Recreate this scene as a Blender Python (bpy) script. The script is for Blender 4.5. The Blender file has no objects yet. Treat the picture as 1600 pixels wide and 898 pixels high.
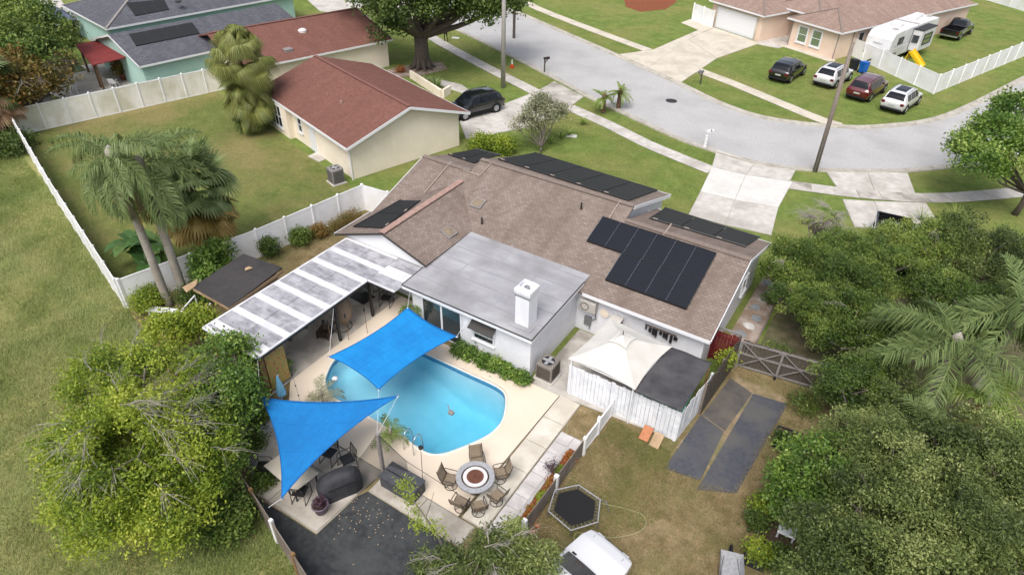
import bpy, bmesh, math, random
import numpy as np
from mathutils import Vector, Matrix
rng = np.random.default_rng(7); random.seed(7)
R_ = math.radians
SC = bpy.context.scene; COL = SC.collection
# ---------------------------------------------------------------- camera
CH, FPX = 21.0, 1037.65
pitch, roll, yaw = R_(36.393), R_(1.288), R_(31.879)
_f0 = np.array([-math.sin(yaw), math.cos(yaw), 0]); _r0 = np.array([math.cos(yaw), math.sin(yaw), 0]); _u0 = np.array([0, 0, 1.])
_fw = _f0*math.cos(pitch)-_u0*math.sin(pitch); _up = _u0*math.cos(pitch)+_f0*math.sin(pitch)
_rt = _r0*math.cos(roll)+_up*math.sin(roll); _up = _up*math.cos(roll)-_r0*math.sin(roll)
cam = bpy.data.cameras.new('camera'); cam.sensor_width = 36; cam.lens = FPX/1600*36; cam.clip_end = 2000
cam_o = bpy.data.objects.new('camera', cam); COL.objects.link(cam_o)
cam_o.matrix_world = Matrix([[_rt[i], _up[i], -_fw[i], (0, 0, CH)[i]] for i in range(3)]+[[0, 0, 0, 1]])
SC.camera = cam_o
# ---------------------------------------------------------------- sky and sun (bright overcast)
SUN_EL, SUN_AZ = R_(58), R_(168)      # azimuth from +Y, clockwise positive
w = bpy.data.worlds.new('World'); SC.world = w; w.use_nodes = True
nt = w.node_tree; bg = nt.nodes['Background']
sk = nt.nodes.new('ShaderNodeTexSky'); sk.sky_type = 'NISHITA'; sk.sun_disc = False
sk.sun_elevation = SUN_EL; sk.sun_rotation = SUN_AZ; sk.air_density = 1.0; sk.dust_density = 5.0; sk.ozone_density = 1.0
hs_ = nt.nodes.new('ShaderNodeHueSaturation'); hs_.inputs['Saturation'].default_value = .55     # thin bright cloud: a paler sky all round
nt.links.new(sk.outputs[0], hs_.inputs['Color']); nt.links.new(hs_.outputs[0], bg.inputs[0]); bg.inputs[1].default_value = 0.15
sl = bpy.data.lights.new('sun', 'SUN'); sl.energy = 1.5; sl.angle = R_(32); sl.color = (1, .975, .94)
so = bpy.data.objects.new('sun', sl); COL.objects.link(so)
sd = Vector((math.sin(SUN_AZ)*math.cos(SUN_EL), math.cos(SUN_AZ)*math.cos(SUN_EL), math.sin(SUN_EL)))
so.rotation_euler = sd.to_track_quat('Z', 'Y').to_euler(); so.location = (0, 0, 60)
SC.view_settings.view_transform = 'Standard'; SC.view_settings.look = 'None'
SC.view_settings.exposure = 0.4; SC.view_settings.gamma = 1
SC.cycles.max_bounces = 6; SC.cycles.transparent_max_bounces = 12

# ---------------------------------------------------------------- helpers
def P(x, y, z=0.):                      # point of the place seen at a photo pixel, at height z
    d = _rt*(x-800)/FPX+_up*(449-y)/FPX+_fw
    t = (z-CH)/d[2]
    return Vector((d[0]*t, d[1]*t, z))
def hexc(h):
    h = h.lstrip('#'); o = []
    for i in (0, 2, 4):
        c = int(h[i:i+2], 16)/255; o.append(c/12.92 if c <= .04045 else ((c+.055)/1.055)**2.4)
    return (*o, 1)
MATS = {}
def base_mat(name):
    m = bpy.data.materials.new(name); m.use_nodes = True; MATS[name] = m
    n = m.node_tree.nodes; return m, n, m.node_tree.links, n['Principled BSDF']
def noise(n, l, scale, det=4, vec=None, rough=.55, coord='pos'):
    t = n.new('ShaderNodeTexNoise'); t.inputs['Scale'].default_value = scale; t.inputs['Detail'].default_value = det
    t.inputs['Roughness'].default_value = rough
    if vec is None:
        g = n.new('ShaderNodeNewGeometry'); vec = g.outputs['Position']
    l.new(vec, t.inputs['Vector']); return t
def ramp(n, l, src, stops):
    r = n.new('ShaderNodeValToRGB'); e = r.color_ramp.elements
    while len(e) < len(stops): e.new(.5)
    for k, (p, c) in enumerate(stops): e[k].position = p; e[k].color = c
    l.new(src, r.inputs[0]); return r.outputs[0]
def mixc(n, l, f, a, b, mode='MIX'):
    m = n.new('ShaderNodeMix'); m.data_type = 'RGBA'; m.blend_type = mode
    for s, v in ((m.inputs[0], f), (m.inputs[6], a), (m.inputs[7], b)):
        if hasattr(v, 'links'): l.new(v, s)
        else: s.default_value = v
    return m.outputs[2]
def nm(name, c1, c2=None, s=4., rough=.8, bump=0., bs=None, c3=None, s3=.4, k3=.6, t3=(.45, .62), metal=0., spec=.4, coat=0., stretch=None, det=5, lo=.35, hi=.65):
    m, n, l, b = base_mat(name)
    b.inputs['Roughness'].default_value = rough; b.inputs['Metallic'].default_value = metal
    b.inputs['Specular IOR Level'].default_value = spec; b.inputs['Coat Weight'].default_value = coat
    vec = None
    if stretch:
        g = n.new('ShaderNodeNewGeometry'); mp = n.new('ShaderNodeMapping'); mp.inputs['Scale'].default_value = stretch
        l.new(g.outputs['Position'], mp.inputs[0]); vec = mp.outputs[0]
    col = hexc(c1)
    if c2:
        t = noise(n, l, s, det, vec); col = ramp(n, l, t.outputs[0], [(lo, hexc(c1)), (hi, hexc(c2))])
    if c3:
        t = noise(n, l, s3, 5, None); f = ramp(n, l, t.outputs[0], [(t3[0], (0, 0, 0, 1)), (t3[1], (k3, k3, k3, 1))])
        col = mixc(n, l, f, col, hexc(c3))
    if hasattr(col, 'links'): l.new(col, b.inputs['Base Color'])
    else: b.inputs['Base Color'].default_value = col
    if bump:
        t = noise(n, l, bs or s*4, 4, vec); bp = n.new('ShaderNodeBump'); bp.inputs['Strength'].default_value = bump; bp.inputs['Distance'].default_value = .05
        l.new(t.outputs[0], bp.inputs['Height']); l.new(bp.outputs[0], b.inputs['Normal'])
    return m
def glassy(name, c, rough=.08): return nm(name, c, rough=rough, spec=.8, coat=.3)
def grassmat(name, c1, c2, c3, s=.9, s3=.18, k3=.8, fine=14):
    m, n, l, b = base_mat(name); b.inputs['Roughness'].default_value = .95; b.inputs['Specular IOR Level'].default_value = .1
    t = noise(n, l, s, 6, None, .65); col = ramp(n, l, t.outputs[0], [(.36, hexc(c1)), (.64, hexc(c2))])
    t3 = noise(n, l, s3, 5, None, .6); f = ramp(n, l, t3.outputs[0], [(.45, (0, 0, 0, 1)), (.62, (k3,)*3+(1,))]); col = mixc(n, l, f, col, hexc(c3))
    tm = noise(n, l, 3.2, 6, None, .75); dm = ramp(n, l, tm.outputs[0], [(.32, (.78, .82, .74, 1)), (.68, (1.2, 1.14, 1.16, 1))]); col = mixc(n, l, 1., col, dm, 'MULTIPLY')
    t2 = noise(n, l, fine, 6, None, .8); d = ramp(n, l, t2.outputs[0], [(.3, (.5, .52, .48, 1)), (.7, (1.42, 1.4, 1.4, 1))])
    col = mixc(n, l, 1., col, d, 'MULTIPLY'); l.new(col, b.inputs['Base Color'])
    bp = n.new('ShaderNodeBump'); bp.inputs['Strength'].default_value = .7; bp.inputs['Distance'].default_value = .06
    l.new(t2.outputs[0], bp.inputs['Height']); l.new(bp.outputs[0], b.inputs['Normal']); return m
def shingle(name, c1, c2, c3, stain, row=.15, bw=.30):
    m, n, l, b = base_mat(name); b.inputs['Roughness'].default_value = .92; b.inputs['Specular IOR Level'].default_value = .15
    uv = n.new('ShaderNodeUVMap'); uv.uv_map = 'uv'
    bt = n.new('ShaderNodeTexBrick'); bt.offset = .5; l.new(uv.outputs[0], bt.inputs['Vector'])
    for k, v in (('Color1', hexc(c1)), ('Color2', hexc(c2)), ('Mortar', hexc(c3))): bt.inputs[k].default_value = v
    for k, v in (('Scale', 1.), ('Mortar Size', .010), ('Mortar Smooth', .5), ('Bias', 0.), ('Brick Width', bw), ('Row Height', row)): bt.inputs[k].default_value = v
    mp = n.new('ShaderNodeMapping'); mp.inputs['Scale'].default_value = (1.1, .28, 1); l.new(uv.outputs[0], mp.inputs[0])
    t = noise(n, l, .9, 5, mp.outputs[0], .6); f = ramp(n, l, t.outputs[0], [(.42, (0, 0, 0, 1)), (.68, (.62, .62, .62, 1))])
    col = mixc(n, l, f, bt.outputs[0], hexc(stain))
    t2 = noise(n, l, 30, 3); d = ramp(n, l, t2.outputs[0], [(.3, (.8, .8, .8, 1)), (.7, (1.18, 1.18, 1.18, 1))]); col = mixc(n, l, 1., col, d, 'MULTIPLY')
    l.new(col, b.inputs['Base Color'])
    bp = n.new('ShaderNodeBump'); bp.inputs['Strength'].default_value = .35; bp.inputs['Distance'].default_value = .02
    iv = n.new('ShaderNodeMath'); iv.operation = 'SUBTRACT'; iv.inputs[0].default_value = 1; l.new(bt.outputs['Fac'], iv.inputs[1])
    l.new(iv.outputs[0], bp.inputs['Height']); l.new(bp.outputs[0], b.inputs['Normal']); return m
def leafmat(name, stops, trans=.3, rough=.5):
    m, n, l, b = base_mat(name); b.inputs['Roughness'].default_value = rough; b.inputs['Specular IOR Level'].default_value = .35
    a = n.new('ShaderNodeAttribute'); a.attribute_name = 'tint'
    col = ramp(n, l, a.outputs['Fac'], [(p, hexc(c)) for p, c in stops]); l.new(col, b.inputs['Base Color'])
    tr = n.new('ShaderNodeBsdfTranslucent'); l.new(col, tr.inputs[0]); mx = n.new('ShaderNodeMixShader'); mx.inputs[0].default_value = trans
    out = n['Material Output']; l.new(b.outputs[0], mx.inputs[1]); l.new(tr.outputs[0], mx.inputs[2]); l.new(mx.outputs[0], out.inputs[0]); return m

ORG = {}
class Fr:                               # a local frame: origin and heading
    def __init__(s, o, ang=0.): s.o = Vector(o); s.c, s.s = math.cos(ang), math.sin(ang); s.a = ang
    def __call__(s, p): return (s.o.x+p[0]*s.c-p[1]*s.s, s.o.y+p[0]*s.s+p[1]*s.c, s.o.z+(p[2] if len(p) > 2 else 0))
    def inv(s, p): x, y = p[0]-s.o.x, p[1]-s.o.y; return Vector((x*s.c+y*s.s, -x*s.s+y*s.c, (p[2] if len(p) > 2 else 0)-s.o.z))
class MB:
    def __init__(s, fr=None): s.v = []; s.f = []; s.uv = {}; s.fr = fr
    def add(s, vs, fs):
        o = len(s.v); s.v += [tuple(s.fr(p)) if s.fr else tuple(p) for p in vs]; s.f += [tuple(i+o for i in f) for f in fs]; return s
    def box(s, x0, x1, y0, y1, z0, z1):
        return s.add([(x0, y0, z0), (x1, y0, z0), (x1, y1, z0), (x0, y1, z0), (x0, y0, z1), (x1, y0, z1), (x1, y1, z1), (x0, y1, z1)],
                     [(3, 2, 1, 0), (4, 5, 6, 7), (0, 1, 5, 4), (1, 2, 6, 5), (2, 3, 7, 6), (3, 0, 4, 7)])
    def bar(s, p, q, w, h=None, up=(0, 0, 1)):
        p, q = Vector(p), Vector(q); h = h or w; d = (q-p).normalized(); u = Vector(up)
        if abs(d.dot(u)) > .98: u = Vector((0, 1, 0))
        a = d.cross(u).normalized()*w/2; b = a.cross(d).normalized()*h/2
        return s.add([p-a-b, p+a-b, p+a+b, p-a+b, q-a-b, q+a-b, q+a+b, q-a+b], [(3, 2, 1, 0), (4, 5, 6, 7), (0, 1, 5, 4), (1, 2, 6, 5), (2, 3, 7, 6), (3, 0, 4, 7)])
    def tube(s, pts, r, n=6, closed=False):
        pts = [Vector(p) for p in pts]; m = len(pts); rr = r if hasattr(r, '__len__') else [r]*m; vs = []; u = None
        for i, p in enumerate(pts):
            d = (pts[(i+1) % m if closed else min(i+1, m-1)]-pts[(i-1) % m if closed else max(i-1, 0)]).normalized()
            if u is None: u = d.orthogonal().normalized()
            u = (u-d*u.dot(d)); u = u.normalized() if u.length > 1e-6 else d.orthogonal().normalized(); v = d.cross(u)
            vs += [p+(u*math.cos(2*math.pi*k/n)+v*math.sin(2*math.pi*k/n))*rr[i] for k in range(n)]
        fs = [(i*n+k, i*n+(k+1) % n, ((i+1) % m)*n+(k+1) % n, ((i+1) % m)*n+k) for i in range(m if closed else m-1) for k in range(n)]
        if not closed: fs += [tuple(range(n))[::-1], tuple((m-1)*n+k for k in range(n))]
        return s.add(vs, fs)
    def prism(s, poly, z0, z1):
        n = len(poly); A = sum(poly[i][0]*poly[(i+1) % n][1]-poly[(i+1) % n][0]*poly[i][1] for i in range(n))
        if A < 0: poly = poly[::-1]
        return s.add([(p[0], p[1], z0) for p in poly]+[(p[0], p[1], z1) for p in poly], [tuple(range(n))[::-1], tuple(range(n, 2*n))]+[(i, (i+1) % n, n+(i+1) % n, n+i) for i in range(n)])
    def lathe(s, c, prof, n=16, sx=1., sy=1.):
        vs = [(c[0]+r*sx*math.cos(2*math.pi*k/n), c[1]+r*sy*math.sin(2*math.pi*k/n), c[2]+z) for r, z in prof for k in range(n)]
        m = len(prof); return s.add(vs, [(i*n+k, i*n+(k+1) % n, (i+1)*n+(k+1) % n, (i+1)*n+k) for i in range(m-1) for k in range(n)]+[tuple(range(n))[::-1], tuple((m-1)*n+k for k in range(n))])
    def slab(s, pts, t):                # a planar polygon with thickness t towards the back of its normal
        pts = [Vector(p) for p in pts]; n = len(pts); nn = (pts[1]-pts[0]).cross(pts[2]-pts[0]).normalized()
        if nn.z < 0 or (abs(nn.z) < 1e-6 and False): pts = pts[::-1]; nn = -nn
        return s.add(pts+[p-nn*t for p in pts], [tuple(range(n)), tuple(range(n, 2*n))[::-1]]+[(i+n, (i+1) % n+n, (i+1) % n, i) for i in range(n)])
    def grid(s, fn, nu, nv):
        return s.add([fn(i/nu, j/nv) for j in range(nv+1) for i in range(nu+1)], [(j*(nu+1)+i, j*(nu+1)+i+1, (j+1)*(nu+1)+i+1, (j+1)*(nu+1)+i) for j in range(nv) for i in range(nu)])
    def roof(s, pts, eave, t=.12):      # roof plane: polygon, eave direction for the courses
        k = len(s.f); s.slab(pts, t); e = Vector(eave).normalized()
        if s.fr: e = Vector((e.x*s.fr.c-e.y*s.fr.s, e.x*s.fr.s+e.y*s.fr.c, e.z))
        q = [Vector(s.v[i]) for i in s.f[k]]; nn = (q[1]-q[0]).cross(q[2]-q[0]).normalized(); up = nn.cross(e)
        for i in range(k, len(s.f)): s.uv[i] = [(Vector(s.v[j]).dot(e), Vector(s.v[j]).dot(up)) for j in s.f[i]]
        return s
    def mesh(s, name, org=(0, 0, 0), smooth=False):
        me = bpy.data.meshes.new(name); o = org
        me.from_pydata([(v[0]-o[0], v[1]-o[1], v[2]-o[2]) for v in s.v], [], s.f)
        if s.uv:
            ul = me.uv_layers.new(name='uv'); k = 0
            for i, f in enumerate(s.f):
                for j in range(len(f)): ul.data[k].uv = s.uv[i][j] if i in s.uv else (0, 0); k += 1
        if smooth: me.polygons.foreach_set('use_smooth', [True]*len(me.polygons))
        me.update(); return me
    def build(s, name, mat, par=None, smooth=False, bevel=0., org=None, flat=None):
        o_ = ORG.get(par.name, (0, 0, 0)) if par else (org or (0, 0, 0))
        me = s.mesh(name, o_, smooth); me.materials.append(MATS[mat])
        ob = bpy.data.objects.new(name, me); COL.objects.link(ob)
        if par: ob.parent = par; ORG[ob.name] = o_
        else: ob.location = o_; ORG[ob.name] = o_
        if bevel:
            b = ob.modifiers.new('bevel', 'BEVEL'); b.width = bevel; b.segments = 2; b.limit_method = 'ANGLE'
        if smooth == 'auto' or (smooth and bevel): pass
        return ob
def tag(o, label=None, cat=None, group=None, kind=None):
    for k, v in (('label', label), ('category', cat), ('group', group), ('kind', kind)):
        if v: o[k] = v
    return o
def T(name, label, cat, loc=(0, 0, 0), group=None, rz=0.):
    o = bpy.data.objects.new(name, None); COL.objects.link(o); o.location = loc; o.rotation_euler = (0, 0, rz); o.empty_display_size = .2
    ORG[o.name] = tuple(loc); return tag(o, label, cat, group)
def dup(o, par=None, loc=None, rz=None, label=None, scale=None):
    c = o.copy(); COL.objects.link(c); c.parent = par
    if loc is not None: c.location = loc
    if rz is not None: c.rotation_euler = (0, 0, rz)
    if scale is not None: c.scale = (scale,)*3
    if label: c['label'] = label
    for ch in list(o.children): dup(ch, c)
    return c
def setting(mb, name, mat, smooth=False): return tag(mb.build(name, mat, smooth=smooth), kind='structure')
def npmesh(name, V, mat, par=None, tint=None, org=(0, 0, 0), k=4):   # V: (n,k,3) separate faces
    n = V.shape[0]; me = bpy.data.meshes.new(name); o_ = np.array(ORG.get(par.name, (0, 0, 0)) if par else org)
    me.vertices.add(n*k); me.vertices.foreach_set('co', (V-o_).reshape(-1).astype(np.float32))
    me.loops.add(n*k); me.loops.foreach_set('vertex_index', np.arange(n*k, dtype=np.int32))
    me.polygons.add(n); me.polygons.foreach_set('loop_start', np.arange(0, n*k, k, dtype=np.int32))
    if tint is not None: me.attributes.new('tint', 'FLOAT', 'FACE').data.foreach_set('value', tint.astype(np.float32))
    me.update(calc_edges=True); me.materials.append(MATS[mat]); ob = bpy.data.objects.new(name, me); COL.objects.link(ob)
    if par: ob.parent = par
    else: ob.location = org
    ORG[ob.name] = tuple(o_); return ob
def crv(pts, n=8, closed=False):        # Catmull-Rom through points
    pts = [Vector(p) for p in pts]; m = len(pts); out = []
    for i in range(m if closed else m-1):
        g = lambda k: pts[k % m] if closed else pts[min(max(k, 0), m-1)]
        a, b, c, d = g(i-1), g(i), g(i+1), g(i+2)
        for j in range(n):
            t = j/n; out.append(.5*((2*b)+(c-a)*t+(2*a-5*b+4*c-d)*t*t+(3*b-a-3*c+d)*t**3))
    if not closed: out.append(pts[-1])
    return out
def poly(pts, z, fr=None):
    return MB(fr).prism([(p[0], p[1]) for p in pts], z-.03, z)
# ---------------------------------------------------------------- materials
grassmat('lawn', '#60733a', '#778748', '#8a8556', k3=.55, fine=22)
grassmat('lawn_neighbour', '#606c3c', '#757d48', '#8c805a', s3=.16, k3=.8, fine=20)
grassmat('dry_lawn', '#74664a', '#948467', '#6c6c46', s=1.5, s3=.3, k3=.7)
grassmat('field_ground', '#5c6a3e', '#838c58', '#a09a6a', s=.55, s3=.25)
nm('asphalt', '#a6a5a5', '#b5b4b3', 7., .9, .3, 70, '#979695', .28, .6, t3=(.42, .7), spec=.2, det=10)
nm('concrete', '#b4afa9', '#c6c2bc', 2., .9, .08, 40, '#9b958e', .6, .6, spec=.2)
nm('concrete_worn', '#a7a29b', '#bcb7b0', 1.6, .9, .1, 40, '#7f7a72', .5, .8, spec=.2)
nm('concrete_cream', '#bfb7a8', '#cac2b4', 2.5, .9, .1, 40, '#a9a192', .5, .6, spec=.2, det=8)
nm('concrete_white', '#c8c6c2', '#d0ceca', 3., .85, .08, 40, '#bab7b2', .7, .5, spec=.2, det=8)
nm('kerb', '#b5b0a6', '#a39d92', 3., .9, .1, 30, '#8b857a', 1., .6)
nm('deck', '#d6c7b4', '#ddcfbe', 1.2, .85, .08, 50, '#c6b9a4', .6, .4, spec=.25, det=8)
nm('deck_edge', '#c4bdb0', '#d2ccc0', 2., .85, .05, 40, '#aea698', .8, .6)
nm('coping', '#e2ddd2', '#d6d0c4', 4., .7)
nm('plaster_pool', '#bddfe8', '#c8e6ee', 1.5, .6, 0)
nm('black_turf', '#37393b', '#46484a', 5., .95, .5, 120, '#565857', .8, .5, spec=.1)
nm('patio_slab', '#b9b2a8', '#aaa398', 1.4, .9, .08, 40, '#8d867c', .7, .8)
nm('paver', '#cfcbc9', '#bdb9b8', 3., .85, .1, 30, '#a5a19f', .9, .6)
nm('gravel', '#a8a5a6', '#c4c2c2', 28., .95, .6, 60)
nm('mulch', '#6d3b25', '#8c5233', 18., .95, .6, 50)
nm('dirt', '#7b6a50', '#94836a', 3., .95, .4, 30, '#6c6a45', .7, .8)
nm('weed_mat', '#43454c', '#4d4f57', 6., .85, .3, 40, '#5d5b58', .6, .7)
nm('white_paint', '#e4e5e9', '#dcdde2', 2., .7, .04, 40, '#c8cad0', .7, .35)
nm('white_trim', '#dfe0e3', rough=.5)
nm('soffit', '#3a3836', rough=.6)
nm('vinyl', '#ececee', '#e4e4e7', 1.2, .45, 0, None, '#d2d1c8', .8, .4)
nm('vinyl_dirty', '#e6e5e0', '#d6d4ca', 1.6, .5, 0, None, '#b4b196', .5, .6, stretch=(1, 1, .25))
nm('cream_wall', '#efe3d3', '#eaddcc', .8, .85, .05, 30, '#dccfbb', .5, .4); nm('soil', '#4a3d32', '#5a4a3c', 12., .95, .4)
nm('peach_wall', '#dfc8b6', '#d9c0ad', .8, .85, .05, 30)
nm('teal_wall', '#a9c9c2', '#9fc0b8', .8, .85)
shingle('shingle_brown', '#7c7068', '#8e8179', '#5b514b', '#685a52', .14, .24)
shingle('shingle_red', '#734f46', '#7f5b52', '#5e4139', '#69483f', .14, .2)
shingle('shingle_grey', '#55565d', '#65666d', '#404147', '#4b4c53')
shingle('shingle_tan', '#8f7a70', '#a08b80', '#6c5a52', '#7b675e')
nm('ridge_cap', '#84776f', '#746860', 8., .9, .2)
nm('ridge_red', '#7d574f', '#6d4941', 8., .9, .2)
nm('flashing_pink', '#a68c82', '#94776c', 5., .85, .2)
nm('flat_roof', '#a5a5a8', '#95959a', 1.3, .88, .1, 30, '#7d7c7e', .6, .8, t3=(.42, .72), stretch=(.5, 1.3, 1), det=8)
nm('flat_roof_seam', '#85848a', '#94939a', 3., .9)
nm('patio_roof_white', '#dcdcdf', '#d0d0d4', 3., .65, 0, None, '#b4b3b8', 1.3, .5, det=8)
nm('patio_roof_dirty', '#a0a0a6', '#7c7b82', 3., .8, .15, 20, '#b8b8bd', 1.6, .6, stretch=(.5, 1.8, 1), det=9)
nm('black_metal', '#242426', rough=.45); nm('dark_metal', '#3b3a3a', '#2c2b2b', 8., .5, metal=.3)
nm('grey_metal', '#8d8f92', '#7d7f82', 6., .45, metal=.5); nm('steel', '#c2c6ca', rough=.25, metal=.9)
nm('pv_black', '#121319', '#16171e', 3., .18, spec=.6, coat=.4); nm('pv_line', '#8f95a5', rough=.4, metal=.5); nm('pv_frame', '#1c1c20', rough=.5)
nm('solar_mat', '#191a1b', '#232425', 7., .6, .25, 40, stretch=(.4, 6, 1)); nm('pipe_tan', '#a89a90', rough=.6)
nm('pole_wood', '#8b8078', '#766b63', 6., .9, .3, 30, stretch=(4, 4, .4)); nm('concrete_pole', '#a6a29d', '#98948f', 5., .85, .1)
nm('timber', '#8a6b4a', '#75583b', 7., .85, .2, stretch=(6, 6, .6)); nm('timber_grey', '#7a6f66', '#675d55', 6., .9, .3, stretch=(6, 6, .5), c3='#8e847b', s3=1.2)
nm('timber_dark', '#4d4640', '#5d554d', 6., .9, .3, stretch=(5, 5, .6)); nm('rail_grey', '#8c8785', '#7b7674', 6., .85, .2)
nm('red_paint', '#6e1d22', '#5e171c', 5., .7, .1, c3='#7d4a40', s3=2., k3=.4); nm('picket_white', '#e8eaee', '#dcdfe5', 3., .7, .1, c3='#c4c8d0', s3=1.5, k3=.5)
nm('sail_blue', '#0a7cc2', '#0e88ce', 2.2, .75, .5, 9, '#0a6fb6', .9, .5, stretch=(1.2, 7, 1), det=8); nm('sail_hem', '#0a5c9e', rough=.7)
nm('sail_blue_dark', '#0a6cae', '#0d76ba', 2.2, .75, .45, 8, '#0a64a6', .8, .6, stretch=(3, 1.5, 1), det=8)
nm('canopy_white', '#d0cdc6', '#c6c3bc', 1.2, .8, .05, 20, '#b8b4ac', .9, .4); nm('tarp_black', '#38373a', '#454448', 2.5, .85, .3, 15, '#5c5a5c', .8, .5)
nm('roll_roof', '#343233', '#3c3a3a', 3., .92, .1, 60, '#464344', .5, .5); nm('corrugated_green', '#2f6a58', '#3d7a66', 5., .6)
nm('plywood', '#a1876b', '#b09778', 6., .85, .15, c3='#877059', s3=1.); nm('screen_mesh_solid', '#5b5a58', rough=.9)
nm('wicker', '#9d8a76', '#6f5d4d', 40., .85, .5, 50); nm('cushion', '#c4b6a6', '#b5a795', 5., .9)
nm('sling', '#8b7d6b', '#7a6c5b', 30., .85, .2); nm('bronze', '#3d342d', '#4a4038', 8., .5, metal=.4)
nm('stone_grey', '#a4a5a8', '#8d8e92', 12., .7, .1); nm('stone_white', '#d5d0cf', '#c6c0bf', 12., .7); nm('copper', '#7a5140', '#6a4435', 10., .5, metal=.4)
nm('grill_cover', '#2e2f33', '#3a3b40', 4., .75, .3, 10); nm('resin_dark', '#3f4046', '#4b4c52', 6., .7, .15, 40)
nm('rubber', '#17171a', rough=.85); nm('plastic_blue', '#1160b8', rough=.5); nm('plastic_black', '#2b2c30', rough=.55); nm('plastic_yellow', '#d9b312', '#c9a20e', 5., .55)
nm('cone_orange', '#d8501c', rough=.6); nm('terracotta', '#8a5c48', '#74493a', 6., .85); nm('pot_purple', '#7d7080', '#6a5d6e', 6., .6); nm('pot_white', '#c8c4be', rough=.7)
nm('car_white', '#d2d2d5', rough=.22, spec=.6, coat=.8); nm('car_black', '#131317', rough=.16, spec=.6, coat=1.); nm('car_red', '#5a0f1c', rough=.2, spec=.6, coat=1.)
nm('car_glass', '#10141a', rough=.06, spec=.45); glassy('window_glass', '#2b3438', .06); glassy('window_green', '#6d7d62', .1); nm('light_red', '#5a0c14', rough=.3, coat=.3); nm('light_clear', '#c2c8cc', rough=.15, coat=.6)
nm('chrome', '#c8ccd0', rough=.18, metal=1.); nm('alloy', '#9da0a4', rough=.3, metal=.8); nm('plate', '#a8aca8', rough=.6); nm('rv_white', '#dcdcdd', '#d2d2d4', 1.2, .4, c3='#bdbcba', s3=.8, k3=.4); nm('rv_stripe', '#a9a4a0', rough=.5); nm('letter_grey', '#9a9ca2', rough=.6); nm('letter_bronze', '#7a5c44', rough=.6)
nm('bark_grey', '#7e766e', '#5f5750', 5., .95, .5, 20, stretch=(3, 3, .6)); nm('bark_oak', '#6a6058', '#4f4740', 5., .95, .7, 14, stretch=(4, 4, .6)); nm('twig', '#a39c96', '#8b847e', 6., .9)
nm('palm_trunk', '#9d958b', '#857d74', 3., .9, .3, 14, '#aaa69c', 1.2, .5, stretch=(1, 1, 6)); nm('bark_brown', '#5a4636', '#6c5644', 6., .95, .5)
nm('hose', '#96926e', rough=.6); nm('cloth_dark', '#1b1c22', rough=.9); nm('skin', '#8a6450', rough=.6); nm('hair', '#17120f', rough=.8)
nm('brick_red', '#a36a4c', '#b67b58', 6., .9, .2); nm('turf_green', '#4d6f55', '#44644c', 3., .95); nm('umbrella_blue', '#6db2dc', '#86c3e6', 3., .8); nm('rock', '#8b9095', '#7a7f84', 5., .9, .3, 12)
nm('canopy_red', '#6e2828', '#7a302e', 2., .85, .1, 20); nm('ac_taupe', '#837d76', '#76706a', 5., .6); nm('canvas_slate', '#50586a', '#5a6274', 2., .85); nm('canvas_pale', '#9aa6b6', rough=.85); nm('rusty', '#7d4a35', '#5a3629', 5., .9, .2)
nm('woodland', '#5f5a40', '#7d735c', 2.2, .95, .5, 30, '#4f5a30', .5, .7); nm('leaf_litter', '#9c8b7c', '#7d6556', 18., .95, .5, 40, '#b8aea8', 1.5, .6)
m, n, l, b = base_mat('mesh_net'); tr = n.new('ShaderNodeBsdfTransparent'); df = n.new('ShaderNodeBsdfDiffuse'); df.inputs[0].default_value = (.05, .05, .052, 1)
mx = n.new('ShaderNodeMixShader'); mx.inputs[0].default_value = .5; l.new(tr.outputs[0], mx.inputs[1]); l.new(df.outputs[0], mx.inputs[2]); l.new(mx.outputs[0], n['Material Output'].inputs[0])
m, n, l, b = base_mat('clear_glass'); tr = n.new('ShaderNodeBsdfTransparent'); tr.inputs[0].default_value = (.75, .82, .78, 1); gl = n.new('ShaderNodeBsdfGlossy'); gl.inputs['Roughness'].default_value = .03
mx = n.new('ShaderNodeMixShader'); mx.inputs[0].default_value = .18; l.new(tr.outputs[0], mx.inputs[1]); l.new(gl.outputs[0], mx.inputs[2]); l.new(mx.outputs[0], n['Material Output'].inputs[0])
m, n, l, b = base_mat('water'); tr = n.new('ShaderNodeBsdfTransparent'); tr.inputs[0].default_value = (.93, .98, 1, 1); gl = n.new('ShaderNodeBsdfGlossy'); gl.inputs['Roughness'].default_value = .04
fr_ = n.new('ShaderNodeFresnel'); fr_.inputs[0].default_value = 1.33; mx = n.new('ShaderNodeMixShader')
t = noise(n, l, 1.6, 4); bp = n.new('ShaderNodeBump'); bp.inputs['Strength'].default_value = .3; bp.inputs['Distance'].default_value = .1; l.new(t.outputs[0], bp.inputs['Height'])
for q in (gl, fr_): l.new(bp.outputs[0], q.inputs['Normal'])
l.new(fr_.outputs[0], mx.inputs[0]); l.new(tr.outputs[0], mx.inputs[1]); l.new(gl.outputs[0], mx.inputs[2]); l.new(mx.outputs[0], n['Material Output'].inputs[0])
va = n.new('ShaderNodeVolumeAbsorption'); va.inputs[0].default_value = (.14, .72, .84, 1); va.inputs[1].default_value = .30; l.new(va.outputs[0], n['Material Output'].inputs[1])
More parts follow.
